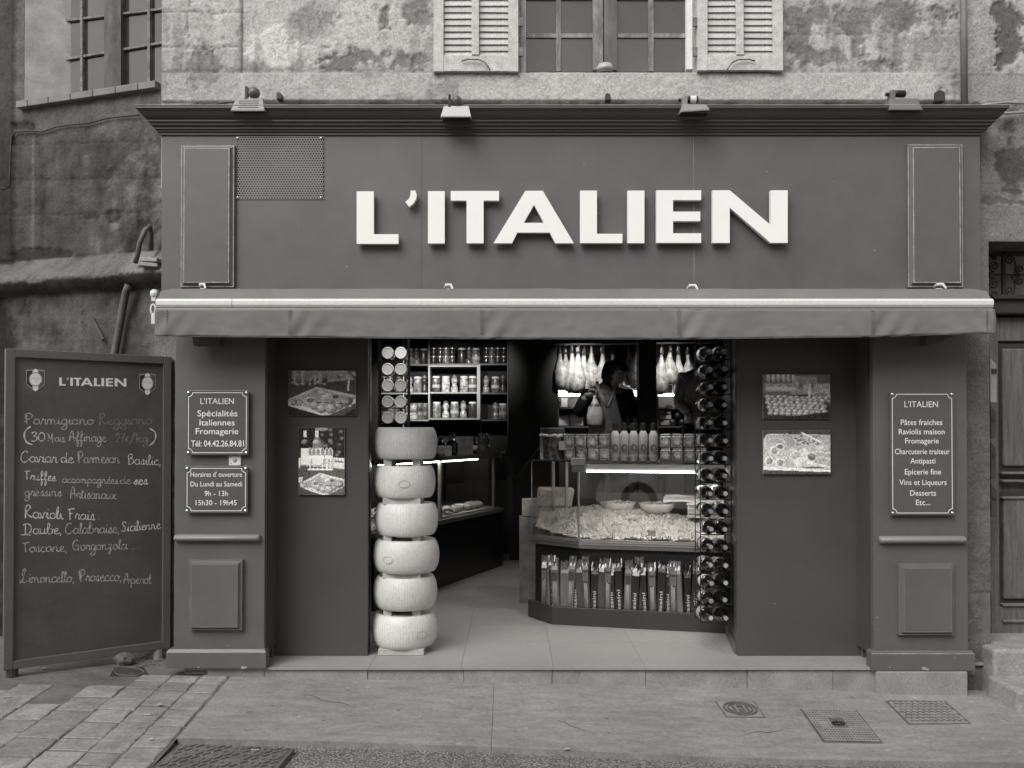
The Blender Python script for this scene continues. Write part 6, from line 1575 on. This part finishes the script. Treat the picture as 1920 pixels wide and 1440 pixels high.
# ---- bread-stick packets in the trough
pk_m = [M('cream_packet', .17, rough=.3, var=.35, scale=12, coat=.9, bump=1.0, bscale=22, stretch=(2,2,.6)), M('black_packet', .012, rough=.22, var=.3, scale=14, coat=1.0, bump=1.0, bscale=22, stretch=(2,2,.6)), M('grey_packet', .07, rough=.25, var=.5, scale=12, coat=1.0, bump=1.0, bscale=22, stretch=(2,2,.6))]
film = M('clear_film', .11, rough=.15, var=.6, scale=45, fine=90, fvar=.4, coat=1.0); stick_m = M('breadstick', .27, rough=.6, var=.2, scale=30); pk_white = M('packet_print', .5, rough=.5)
pts_line = []
def packet(i, px, kind, w, h, lab, lean):
    base = None; t_ = .085 + .012*math.sin(i*1.9)
    s_ = s_at(px, t_); loc = RC(s_, t_, .021) if s_ > .02 else RC(.02,.085,.021) + (T0-T1)*((.02-s_)*2.6)
    t = thing('breadstick_packet', lab, 'packet', loc, (0, lean, -.24 + .1*math.sin(i*2.7)), group='bread-stick packets in the counter trough')
    d_ = .034
    rg_ = lambda a, b, z: [(-a,-b*.6,z),(-a*.8,-b,z),(a*.8,-b,z),(a,-b*.6,z),(a,b*.6,z),(a*.8,b,z),(-a*.8,b,z),(-a,b*.6,z)]
    obj('pouch', MB().rings([rg_(w*.46,d_*.8,0), rg_(w*.5,d_,.012), rg_(w*.5,d_,h*.84), rg_(w*.47,d_*.75,h*.9)]), pk_m[kind], t, world_coords=False)
    r2 = random.Random(i); mb = MB(); n = 7
    for j, (z, dd) in enumerate(((h*.9, d_*.7), (h*.96, d_*.35), (h*1.04, .003))):
        mb.v += [((-.47+.94*q/n)*w, -dd + (.006*r2.uniform(-1,1) if j else 0), z + (.009*r2.uniform(-1,1) if j == 2 else 0)) for q in range(n+1)]
        mb.v += [((.47-.94*q/n)*w, dd + (.004*r2.uniform(-1,1) if j else 0), z + (.012*r2.uniform(-1,1) if j == 2 else 0)) for q in range(n+1)]
    m_ = 2*(n+1)
    for j in range(2):
        for q in range(m_): mb.f.append((j*m_+q, j*m_+(q+1) % m_, (j+1)*m_+(q+1) % m_, (j+1)*m_+q))
    obj('crimped_top', mb, film if kind != 1 or i % 2 else pk_m[kind], t, world_coords=False)
    if kind in (0, 2) and i % 3 != 2:
        mb = MB()
        for q in range(3): mb.tube([((-.16+.16*q)*w, -d_-.001, .05), ((-.15+.15*q)*w, -d_-.002, h*.62+.02*r2.random())], .075*w, 6)
        obj('breadsticks', mb, stick_m, t, world_coords=False, smooth=True)
        obj('packet_band', MB().box(-w*.36, w*.36, -d_-.0025, -d_-.0005, h*.66, h*.80), pk_m[2 if kind == 0 else 0], t, world_coords=False)
    if kind == 1:
        mb = MB(); put_text(mb, 'Grissini', (.012, -d_-.0012, .02), Vector((0,0,1)), Vector((-1,0,0)), h*.5, min(.024, w*.42), .02, center=False)
        obj('lettering', mb, pk_white, t, world_coords=False)
        if i % 2: obj('round_mark', MB().prism([(.012*math.cos(a), -d_-.001, h*.72+.014*math.sin(a)) for a in [2*PI*k/14 for k in range(14)]], (0,.0008,0)), pk_m[2], t, world_coords=False)
seq = [(1001,2),(1013,2),(1024,0),(1036,1),(1046,0),(1058,0),(1068,0),(1079,1),(1091,2),(1103,2),(1113,1),(1126,2),(1139,2),(1150,1),(1162,1),(1175,0),(1188,1),(1199,2),(1211,1),(1224,2),(1237,1),(1250,1),(1263,2),(1275,0),(1289,1),(1301,1)]
kn = ['pale','black','grey']
for i, (px, kd) in enumerate(seq):
    packet(i, px, kd, (.058 + .012*((i*7) % 3)/2), .455 + .022*math.sin(i*2.3), '%s %s bread-stick packet from the left end of the trough' % (ORD[i] if i < len(ORD) else 'rightmost', kn[kd]), math.radians(3.4*math.sin(i*1.3)))
# ------------------------------------------------------------------ hams, back cases, ceiling spots
ham_m = M('cured_ham', .36, rough=.5, var=.65, scale=14, fine=60, fvar=.25, bump=.5, bscale=40, rnd=.12)
HY = 4.65
rl = tag(obj('ham_rail', MB().tube([(PX(1040,HY),HY,PZ(646,HY)), (PX(1345,HY),HY,PZ(642,HY))], .012, 8), alu, None), 'metal rail from which the hams hang', 'rail')
hams = [(1050,.50,.10,'leftmost thin ham hanging by the partition'),(1060,.46,.105,'stubby ham second from the partition'),(1072,.54,.12,'long ham third from the partition'),(1084,.55,.12,'long ham fourth from the partition'),(1096,.54,.115,'ham fifth from the partition'),(1110,.50,.12,'ham sixth from the partition, over the packet'),(1129,.56,.10,'ham behind the head of the dark-jacketed person'),(1148,.5,.10,'ham nearly hidden above the dark-jacketed head'),(1181,.46,.10,'dim ham just left of the black post'),(1193,.5,.09,'dim ham touching the black post'),(1240,.55,.11,'ham just right of the black post'),(1257,.44,.11,'short bright ham second right of the post'),(1274,.62,.105,'long slanting ham third right of the post'),(1289,.52,.09,'narrow ham nearest the wine rack')]
for i, (px, L, r, lab) in enumerate(hams):
    zt = PZ(650 + 2*math.sin(i*2), HY); x = PX(px, HY); y = HY + .05*math.sin(i*1.7)
    t = thing('ham', lab, 'ham', (x, y, zt-L), group='hams hanging on the rail')
    prof_ = [(0,.012),(.06,.018),(.18,.022),(.30,.034),(.42,.060),(.55,.088),(.70,.104),(.84,.100),(.93,.075),(.98,.045),(1.0,.015)]
    pts = [(x + .03*math.sin(2.2*h+i)*h, y, zt - L*h) for h, _ in prof_]
    hm_ = MB().tube(pts, [q*r/.118 for _, q in prof_], 14)
    hm_.v = [tuple(Vector(v_) + Vector((.012*fbm(v_[0]*14, v_[2]*14, i), .012*fbm(v_[0]*14, v_[2]*14, i+9), .006*fbm(v_[0]*20, v_[2]*20, i+4)))) for v_ in hm_.v]
    obj('meat', hm_, ham_m, t, smooth=True)
    obj('shank_cord', MB().tube([(x, y, zt-.0), (x, y, zt-L*.16)], [.013,.026], 8), M('dark_shank', .06, rough=.7), t, smooth=True)
    obj('hook', MB().tube([(x, y, zt-.01), (x, y, zt+.05), (x+.01, HY, PZ(645,HY))], .004, 5), iron, t)
fr_m = M('fridge_back_grey', .22, rough=.5, var=.1)
for nm, x0, x1, lab in (('a',1046,1196,'lit wall fridge behind the dark-jacketed person'), ('b',1232,1345,'lit wall fridge with cheeses right of the black post')):
    t = thing('wall_fridge', lab, 'fridge', (PX((x0+x1)/2,4.9), 5.0, .32)); X0, X1 = PX(x0,4.9), PX(x1,4.9)
    obj('back', MB().box(X0, X1, 5.18, 5.2, .4, PZ(735,4.9)), fr_m, t)
    obj('top', MB().box(X0, X1, 4.82, 5.2, PZ(736,4.9), PZ(722,4.9)), M('fridge_top', .05, rough=.4), t)
    obj('strip_lamp', MB().box(X0+.005, X1-.005, 4.83, 4.85, PZ(743,4.9), PZ(738.5,4.9)), emit_mat('fridge_lamp', 6), t)
    if nm == 'a': obj('strip_lamp', MB().box(X0+.005, X1-.005, 4.80, 4.818, PZ(736,4.9), PZ(733.5,4.9)), emit_mat('fridge_lamp', 6), t)
    for y in (765, 800): obj('shelf', MB().box(X0, X1, 4.86, 5.17, PZ(y+2,4.9), PZ(y-1,4.9)), M('fridge_shelf', .12, rough=.4), t)
    for xx in (X0, X1): obj('side', MB().box(xx-.01, xx+.01, 4.84, 5.2, .4, PZ(737,4.9)), M('fridge_side', .06, rough=.4), t)
bx = M('box_card', .42, rough=.6, var=.2, scale=10, rnd=.3)
def onshelf(name, px0, px1, y0, y1, lab, cat, m_, Y=4.93, dep=.12):
    return tag(obj(name, MB().box(PX(px0,Y), PX(px1,Y), Y, Y+dep, PZ(y1,Y), PZ(y0,Y)), m_, None, bevel=.006), lab, cat)
onshelf('tin_box', 1052, 1064, 746, 763.5, 'small white box on the upper fridge shelf at left', 'box', bx)
onshelf('carton', 1047, 1067, 779, 798, 'left white crate on the lower fridge shelf', 'carton', bx)
onshelf('carton', 1069, 1094, 777, 798, 'right white crate on the lower fridge shelf', 'carton', bx)
onshelf('wooden_crate', 1266, 1306, 693, 721, 'dark wooden crate on top of the right fridge', 'crate', M('crate_wood_dark', .07, rough=.7, var=.3, scale=8), 4.84, .3)
onshelf('flat_parcel', 1234, 1258, 704, 721, 'stack of flat packs on top of the right fridge', 'parcel', M('flat_packs', .12, rough=.6, var=.5, scale=22), 4.86, .2)
onshelf('paper_bag', 1288, 1312, 744, 764, 'grey paper bag on the upper shelf of the right fridge', 'bag', M('bag_grey', .2, rough=.7, var=.4, scale=9))
onshelf('price_label', 1249, 1261, 759, 765, 'left small price card on the right fridge shelf', 'price card', M('card_dark', .05, rough=.5), 4.85, .01)
onshelf('price_label', 1268, 1280, 759, 765, 'right small price card on the right fridge shelf', 'price card', M('card_dark', .05, rough=.5), 4.85, .01)
saus = M('sausage_dark', .03, rough=.4, coat=.5, var=.3)
for k, (px, py, r, lab) in enumerate(((1272,779,.042,'dark round sausage end on top of two others'), (1262,792,.044,'left dark round sausage end in the right fridge'), (1280,792,.044,'right dark round sausage end in the right fridge'), (1302,793,.045,'dark flat sausage right of the three round ones'))):
    o = tag(obj('sausage', MB().lathe([(0,0),(r*.8,.004),(r,.02),(r,.2),(0,.21)], 16, (0,0,0), 'Y'), saus, None, smooth=True), lab, 'sausage', 'sausages in the right fridge'); o.location = P(px, py, 4.88)
for k, (px0, px1, y0, y1) in enumerate(((1236,1258,769,776),(1236,1259,778,786),(1237,1257,788,797))):
    onshelf('cheese_block', px0, px1, y0, y1, '%s pale cheese slab from the top in the right fridge' % ORD[k], 'cheese', M('pale_cheese', .38, rough=.5, var=.2, scale=12), 4.9, .15)
onshelf('cheese_block', 1285, 1312, 770, 786, 'large pale cheese wedge in the right fridge', 'cheese', M('pale_cheese', .38), 4.95, .15)
# ceiling spots that light the hams, shelving and doorway displays
def spot(lab, loc, tgt, watts, size):
    t = thing('ceiling_spot', lab, 'spotlight', loc)
    v = (Vector(tgt)-Vector(loc)).normalized(); L = Vector(loc)
    obj('can', MB().tube([L-v*.09, L+v*.005], .04, 12), black, t)
    obj('stem', MB().tube([L-v*.05, Vector((loc[0], loc[1], 2.72))], .008, 6), black, t)
    ld = bpy.data.lights.new('spot', 'SPOT'); ld.energy = watts*2.0; ld.spot_size = math.radians(size); ld.spot_blend = 1.0; ld.shadow_soft_size = .035; ld.color = (1,.982,.95)
    lo = bpy.data.objects.new('spot_lamp', ld); col.objects.link(lo); lo.parent = t; lo.location = v*.012; lo.rotation_euler = (-v).to_track_quat('Z','Y').to_euler()
spot('ceiling spot aimed at the hams left of the post', (.75, 3.9, 2.62), (.80, 4.65, 2.15), 15, 62)
spot('ceiling spot aimed at the hams right of the post', (1.7, 3.9, 2.62), (1.8, 4.65, 2.15), 11, 62)
spot('ceiling spot aimed at the pale frame of jars', (-.80, 3.7, 2.62), (-.72, 5.0, 1.98), 30, 54)
spot('ceiling spot aimed at the lower left jars', (-1.35, 3.6, 2.62), (-1.25, 5.0, 1.85), 26, 52)
spot('ceiling spot aimed at the counter jars', (.9, .95, 2.62), (.9, 1.42, 1.3), 22, 80)
spot('ceiling spot aimed at the aisle floor', (-.1, 1.6, 2.62), (-.1, 1.5, 0), 8, 75)
spot('added ceiling fill spot aimed at the person behind the counter', (.45, 1.9, 2.62), (.74, 2.6, 1.65), 8, 30)  # unseen lamp added to brighten the figure and the held packet
spot('ceiling spot aimed at the far jars on the shelving', (-.35, 3.6, 2.62), (-.25, 5.0, 2.05), 11, 46)
spot('ceiling spot above the cheese stack and round lids', (-.70, .47, 2.62), (-.80, .62, 1.5), 10, 64)
spot('added ceiling fill spot above the wine rack', (1.05, .47, 2.62), (1.40, .62, 1.2), 6, 60)  # unseen lamp added to give the bottles side highlights
spot('added ceiling fill spot aimed at the left counter top', (-.25, 2.5, 2.62), (-.5, 3.3, 1.3), 9, 50)  # unseen lamp added to lift the dark bottles on the counter
# ------------------------------------------------------------------ people behind the counter
def skin_mb(verts, edges, radii, root=0, sub=2):
    me = bpy.data.meshes.new('sk'); me.from_pydata([tuple(v) for v in verts], edges, [])
    o = bpy.data.objects.new('sk', me); col.objects.link(o)
    o.modifiers.new('skin', 'SKIN'); s = o.modifiers.new('sub', 'SUBSURF'); s.levels = s.render_levels = sub
    for i, r in enumerate(radii):
        sv = me.skin_vertices[0].data[i]; sv.radius = r if isinstance(r, tuple) else (r, r); sv.use_root = (i == root)
    bpy.context.view_layer.update()
    m2 = bpy.data.meshes.new_from_object(o.evaluated_get(bpy.context.evaluated_depsgraph_get()))
    mb = MB(); mb.v = [tuple(v.co) for v in m2.vertices]; mb.f = [tuple(p.vertices) for p in m2.polygons]
    bpy.data.objects.remove(o); bpy.data.meshes.remove(me); bpy.data.meshes.remove(m2)
    return mb
def join(a, b): a.add(b.v, b.f); return a
def head_mb(c, R):
    def fn(q):
        x, y, z = q.x, q.y, q.z; k = 1.0                                   # face looks along -y
        k += .16*math.exp(-((x/.16)**2 + ((z+.12)/.20)**2))*max(0, -y)        # nose
        k -= .07*math.exp(-(((abs(x)-.32)/.15)**2 + ((z-.08)/.12)**2))*max(0, -y)   # eye sockets
        k += .05*math.exp(-((x/.25)**2 + ((z+.52)/.08)**2))*max(0, -y)        # lips
        k += .07*math.exp(-((x/.30)**2 + ((z+.86)/.18)**2))*max(0, -y)        # chin
        k -= .10*max(0, -z)*abs(x)                                            # jaw narrows
        return k
    mb = MB().ell((0,0,0), .078, .098, .118, 28, 22, fn=fn)
    for sx in (-1, 1): mb.ell((sx*.080, .012, -.005), .012, .020, .032, 8, 6)   # ears
    return [Vector(c) + R @ Vector(v) for v in mb.v], mb.f
def hand(wrist, dirv, side, palmn, curl, spread=.011):
    """palm and five bent fingers grown from the wrist; dirv: fingers' direction, side: towards the thumb, palmn: out of the palm"""
    w, d, s, n = Vector(wrist), Vector(dirv).normalized(), Vector(side).normalized(), Vector(palmn).normalized()
    mb = skin_mb([w-d*.02, w+d*.03+s*.004, w+d*.075+s*.002], [(0,1),(1,2)], [(.026,.022),(.036,.020),(.038,.016)], 0, 2)
    for i, (off, L) in enumerate(((.030,.070),(.010,.080),(-.010,.074),(-.029,.058))):
        p0 = w + d*.070 + s*off; pts = [p0]; dd = d.copy()
        for k, fr in enumerate((.42,.32,.26)):
            dd = (Matrix.Rotation(curl*(.7+.5*k), 3, s.cross(Vector((0,0,0)) + s) if False else s) @ dd).normalized()
            pts.append(pts[-1] + dd*L*fr)
        join(mb, skin_mb(pts, [(0,1),(1,2),(2,3)], [.0098,.0094,.0086,.0072], 0, 2))
    p0 = w + d*.025 + s*.030; t1 = p0 + (d*.6+s*.7+n*.3).normalized()*.035; t2 = t1 + (d*.8+s*.1+n*.6).normalized()*.03; t3 = t2 + (d*.7-s*.2+n*.7).normalized()*.022
    join(mb, skin_mb([p0, t1, t2, t3], [(0,1),(1,2),(2,3)], [.013,.011,.0100,.0082], 0, 2)); return mb
def person(lab, X, Y, floorz, H, face, arms, cloth, apron_m, hair_m, top_name):
    k = H/1.8; B = Vector((X, Y, floorz)); q = lambda x, y, z: B + Vector((x*k, y*k, z*k))
    t = thing('person', lab, 'person', B)
    V = [q(0,0,.95), q(0,-.01,1.12), q(0,-.03,1.30), q(0,-.03,1.46), q(0,-.04,1.54), q(.0,-.07,1.61),
         q(.10,.01,.90), q(.11,-.01,.50), q(.11,.03,.09), q(.12,-.10,.035), q(-.10,.01,.90), q(-.11,-.01,.50), q(-.11,.03,.09), q(-.12,-.10,.035)]
    E = [(0,1),(1,2),(2,3),(3,4),(4,5),(0,6),(6,7),(7,8),(8,9),(0,10),(10,11),(11,12),(12,13)]
    Rr = [(.15,.11),(.14,.10),(.16,.115),(.15,.10),.062,.055,.09,.062,.045,.035,.09,.062,.045,.035]
    n0 = len(V)
    for (sh, el, wr, _) in arms:
        i = len(V); V += [sh, (sh+el)/2, el, (el+wr)/2, wr]; E += [(3,i),(i,i+1),(i+1,i+2),(i+2,i+3),(i+3,i+4)]; Rr += [.062,.052,.044,.040,.027]
    Rr = [(tuple(a*k for a in r) if isinstance(r, tuple) else r*k) for r in Rr]
    body = skin_mb(V, E, Rr, 0, 2)
    for (sh, el, wr, hd) in arms: join(body, hand(*hd))
    hv, hf = head_mb(q(*face[0]), face[1]); body.add(hv, hf)
    obj('body', body, M('skin_tone', .27, rough=.5, var=.1), t, smooth=True)
    # jacket: torso and sleeves
    jv = [q(0,0,.80), q(0,-.01,1.0), q(0,-.01,1.15), q(0,-.03,1.32), q(0,-.02,1.47)]; je = [(0,1),(1,2),(2,3),(3,4)]; jr_ = [(.20,.14),(.19,.135),(.185,.13),(.195,.135),(.15,.105)]
    for (sh, el, wr, _) in arms:
        i = len(jv); jv += [sh, (sh+el)/2, el, (el+wr)/2, wr-(wr-el).normalized()*.02]; je += [(4,i),(i,i+1),(i+1,i+2),(i+2,i+3),(i+3,i+4)]; jr_ += [.082,.072,.066,.056,.046]
    jr_ = [(tuple(a*k for a in r) if isinstance(r, tuple) else r*k) for r in jr_]
    obj(top_name, skin_mb(jv, je, jr_, 0, 2), cloth, t, smooth=True)
    tv = [q(0,0,.95), q(.10,.01,.86), q(.11,-.01,.50), q(.11,.02,.12), q(-.10,.01,.86), q(-.11,-.01,.50), q(-.11,.02,.12)]
    obj('trousers', skin_mb(tv, [(0,1),(1,2),(2,3),(0,4),(4,5),(5,6)], [(.17*k,.13*k),.105*k,.08*k,.075*k,.105*k,.08*k,.075*k], 0, 2), M('dark_cloth', .012, rough=.9), t, smooth=True)
    for sx in (.115, -.115): obj('shoe', MB().ell(q(sx,-.05,.04), .05*k, .13*k, .04*k, 14, 8), black, t, smooth=True)
    if apron_m:
        mb = MB(); nu, nv = 10, 16
        for j in range(nv+1):
            z = 1.50 - .75*j/nv; hw = .075 + .10*sstep(1.5, 1.0, z); 
            for i in range(nu+1):
                x = -.02 + (2*i/nu-1)*hw; zz = z - (.16*max(0, 1-abs(x+.02)/.07) if j == 0 else 0)
                mb.v.append(tuple(q(x, -.150 + .9*x*x - .03*(1-abs(z-1.3)) + .004*math.sin(x*70+z*14), zz)))
        for j in range(nv):
            for i in range(nu): o_ = j*(nu+1)+i; mb.f.append((o_, o_+1, o_+nu+2, o_+nu+1))
        ap = obj('apron', mb, apron_m, t, smooth=True); md = ap.modifiers.new('s','SOLIDIFY'); md.thickness = .006
        for sx in (-1, 1):
            pts = [q(-.02+sx*.005, -.185, 1.34), q(-.02+sx*.05, -.17, 1.44), q(-.02+sx*.085, -.12, 1.53), q(-.01+sx*.085, -.03, 1.57)]
            obj('collar', MB().tube(pts, [.012*k,.016*k,.018*k,.014*k], 8), M('shirt_collar', .30, rough=.8), t, smooth=True)
    c, R = q(*face[0]), face[1]
    hm = MB().ell((0,0,0), .096, .114, .128, 30, 22, fn=lambda p: (1.04 + .16*noise.noise(p*3.2) + .08*noise.noise(p*8)) if not (p.y < -.38 and p.z < .45) else .78)
    hm.ell((.02,.105,.03), .035, .035, .04, 10, 8)
    obj('hair', MB().add([c + R @ (Vector(v)+Vector((0,.008,.014))) for v in hm.v], hm.f), hair_m, t, smooth=True)
    return t
px_, py_ = .90, 2.80
R1 = Matrix.Rotation(math.radians(58), 3, 'Z') @ Matrix.Rotation(math.radians(28), 3, 'X')
Bq = Vector((px_, py_, .32))
hR = Vector((PX(1098,2.62), 2.62, PZ(741,2.62)))
armR = (Bq + Vector((-.185,-.02,1.50)), Vector((PX(1083,2.72), 2.72, PZ(779,2.72))), hR, (tuple(hR), (.95,-.25,.12), (0,-.35,.9), (.2,-.9,-.3), -.55))
hL = Vector((PX(1192,2.6), 2.58, PZ(790,2.6)))
armL = (Bq + Vector((.185,-.02,1.50)), Vector((PX(1186,2.85), 2.85, PZ(772,2.85))), hL, (tuple(hL), (-.1,-.6,-.8), (-.9,-.2,.1), (0,-.8,.5), .35))
person('person in a dark jacket and pale apron lifting a packet behind the counter', px_, py_, .32, 1.86, ((.05,-.13,1.635), R1), (armR, armL), M('black_jacket', .008, rough=.9, var=.2), M('apron_grey', .13, rough=.85, var=.25, scale=9), M('dark_hair', .006, rough=.5), 'jacket')
# the packet held up in the right hand
gx, gy_ = hR.x+.085, hR.y-.03
t = thing('held_packet', 'pale clear packet held by the neck in front of the dark jacket', 'packet', (gx, gy_, PZ(797,2.6)))
z0, z1 = PZ(797,2.6), PZ(742,2.6)
mb = MB(); rgs = []
for h, w, d_ in ((0,.060,.03),(.05,.075,.04),(.3,.078,.045),(.62,.062,.04),(.72,.040,.03),(.86,.022,.018),(.95,.014,.012),(1.0,.024,.006)):
    z = z0 + (z1-z0)*h; rgs.append([(gx+w*math.cos(a)*(1+.06*math.sin(5*a+h*9)), gy_+d_*math.sin(a), z) for a in [2*PI*k/18 for k in range(18)]])
obj('bag', mb.rings(rgs), M('packet_film_white', .62, rough=.25, var=.35, scale=16, coat=.8), t, smooth=True)
obj('printed_band', MB().rings([[(gx+w*1.01*math.cos(a)*(1+.06*math.sin(5*a+h*9)), gy_+d_*1.01*math.sin(a), z0+(z1-z0)*h) for a in [2*PI*k/18 for k in range(18)]] for h, w, d_ in ((.62,.062,.04),(.72,.040,.03))], False), M('grey_print_band', .12, rough=.4), t, smooth=True)
# a second person further back, on the raised rear floor
struct(obj('rear_platform', MB().box(1.72, 2.8, 3.75, 4.75, .32, .64), black, None))
p2 = Vector((PX(1313,4.1), 4.12, .64)); R2 = Matrix.Rotation(math.radians(70), 3, 'Z') @ Matrix.Rotation(math.radians(8), 3, 'X')
a1 = (p2+Vector((-.18,0,1.44)), p2+Vector((-.24,-.02,1.16)), p2+Vector((-.14,-.20,1.02)), (tuple(p2+Vector((-.14,-.20,1.02))), (.6,-.7,-.1), (0,0,1), (.7,.4,0), .4))
a2 = (p2+Vector((.18,0,1.44)), p2+Vector((.25,-.02,1.16)), p2+Vector((.14,-.20,1.02)), (tuple(p2+Vector((.14,-.20,1.02))), (-.6,-.7,-.1), (0,0,1), (-.7,.4,0), -.4))
person('dark-haired person in a white shirt half hidden by the wine rack', p2.x, p2.y, .64, 1.78, ((.0,-.06,1.665), R2), (a1, a2), M('white_shirt', .55, rough=.85, var=.1), None, M('dark_hair', .006), 'shirt')
# ------------------------------------------------------------------ across the street (seen mirrored in the counter glass): house row and a parked car
opp = thing('opposite_building', 'pale plastered house row across the street, mirrored in the glass', 'building', (0, -11.2, gz(0)))
ow = M('opposite_plaster', .42, rough=.9, var=.2, scale=1.2, fine=20, fvar=.1)
mb = MB().box(-16, 16, -11.6, -11.2, -.7, 6.8)
obj('wall', mb, ow, opp)
obj('roof', MB().prism([(-16.2,-10.9,6.8),(-16.2,-14.5,8.4),(-16.2,-14.5,6.8)], (32.4,0,0)), M('opposite_tiles', .2, rough=.9), opp, recalc=True)
for fx in (-13,-10,-7,-4,-1,2,5,8,11,14):
    for fz, hh in ((.7,1.7),(3.4,1.6),(5.6,1.0)):
        w_ = obj('window', MB().box(fx-.6, fx+.6, -11.2, -11.15, fz, fz+hh), old_white, opp)
        obj('pane', MB().box(fx-.5, fx-.03, -11.149, -11.14, fz+.08, fz+hh-.08).box(fx+.03, fx+.5, -11.149, -11.14, fz+.08, fz+hh-.08), pane_mat, w_)
car = thing('parked_car', 'light grey parked hatchback mirrored in the counter glass', 'car', (-1.0, -8.4, gz(-1)))
CXo, CYo = -2.95, -7.62; g0 = gz(-1.5)
def CQ(a, b, c): return (CXo + a, CYo - b, g0 + c)
side = [(.0,.30),(.02,.52),(.10,.66),(.35,.80),(.95,.93),(1.25,.98),(1.85,1.40),(2.2,1.47),(3.0,1.46),(3.5,1.38),(3.85,1.05),(3.95,.85),(3.96,.35),(3.9,.24),(3.50,.22)]
arch = lambda c: [(c+.36*math.cos(a), .30+.36*math.sin(a)) for a in [PI*k/10 for k in range(11)]]
under = arch(3.16) + [(2.6,.20),(1.4,.20)] + arch(.84) + [(.35,.22),(.08,.24)]
prof_c = side + under
rgc = []
for b, ins, top in ((.0,.0,0),(.05,-.012,0),(.86,-.02,0),(1.62,-.012,0),(1.68,0,0)):
    rgc.append([CQ(a*(1+.0*ins), b + (max(0, c-.9)*.22 if b < .5 else (-max(0, c-.9)*.22 if b > 1 else 0)), c - (0 if ins else .0)) for a, c in prof_c])
carp = M('car_paint', .7, rough=.25, var=.03, coat=1.0)
body = obj('body', MB().rings(rgc), carp, car, recalc=True)
cg = M('car_glass', .03, rough=.05, coat=1.0)
def sidepoly(pl, out, th): return MB().prism([CQ(a, (max(0, c-.9)*.22)-out, c) for a, c in pl], (0, -th, 0))
obj('window', sidepoly([(1.42,1.0),(1.92,1.36),(2.35,1.40),(2.35,1.0)], .006, .012), cg, car, recalc=True); obj('window', sidepoly([(2.42,1.0),(2.42,1.40),(3.0,1.38),(3.35,1.2),(3.4,1.0)], .006, .012), cg, car, recalc=True)
obj('windscreen', MB().prism([CQ(1.26,.1,1.0), CQ(1.26,1.58,1.0), CQ(1.82,1.46,1.39), CQ(1.82,.22,1.39)], (-.012,0,.012)), cg, car, recalc=True)
seam = M('panel_gap', .02, rough=.6)
for x0, z0, x1, z1 in ((1.30,.28,1.36,.98),(2.38,.28,2.38,1.0),(3.1,.68,3.35,1.0)): obj('door_gap', MB().tube([CQ(x0,-.004,z0), CQ(x1,-.004,z1)], .006, 5), seam, car)
for a in (.84, 3.16):
    for b, s_ in ((.0,1),(1.68,-1)):
        c_ = CQ(a, b + .02*s_, .30)
        wh = obj('wheel', MB().lathe([(.20,-.08),(.27,-.095),(.295,-.07),(.30,0),(.295,.07),(.27,.095),(.20,.08)], 28, (c_[0], c_[1]-.085*s_, c_[2]), 'Y'), M('tyre_rubber', .02, rough=.8), car, smooth=True)
        obj('rim', MB().lathe([(0,.072*s_),(.05,.075*s_),(.07,.06*s_),(.19,.065*s_),(.205,.085*s_)], 20, (c_[0], c_[1]-.085*s_, c_[2]), 'Y'), alu, wh)
for b in (.10, 1.38):
    hl = [(.12,.60),(.30,.66),(.62,.78),(.50,.78),(.24,.74),(.11,.66)]
    obj('headlight', MB().prism([CQ(a, b - .11 if b < 1 else b + .31, c) for a, c in hl], (0, -.18, 0)) if b < 1 else MB().prism([CQ(a, 1.50, c) for a, c in hl], (0, -.19, 0)), M('headlight_lens', .55, rough=.1, coat=1.0), car, recalc=True)
obj('wing_mirror', MB().ell(CQ(1.55, -.12, 1.02), .07, .10, .07, 12, 8), carp, car, smooth=True)
obj('indicator', MB().box(CXo+1.22, CXo+1.30, CYo+.002, CYo+.012, g0+.72, g0+.76), M('dark_lens', .05, rough=.2), car)
obj('door_handle', MB().box(CXo+2.12, CXo+2.30, CYo+.0, CYo+.03, g0+.84, g0+.87), carp, car, bevel=.006)
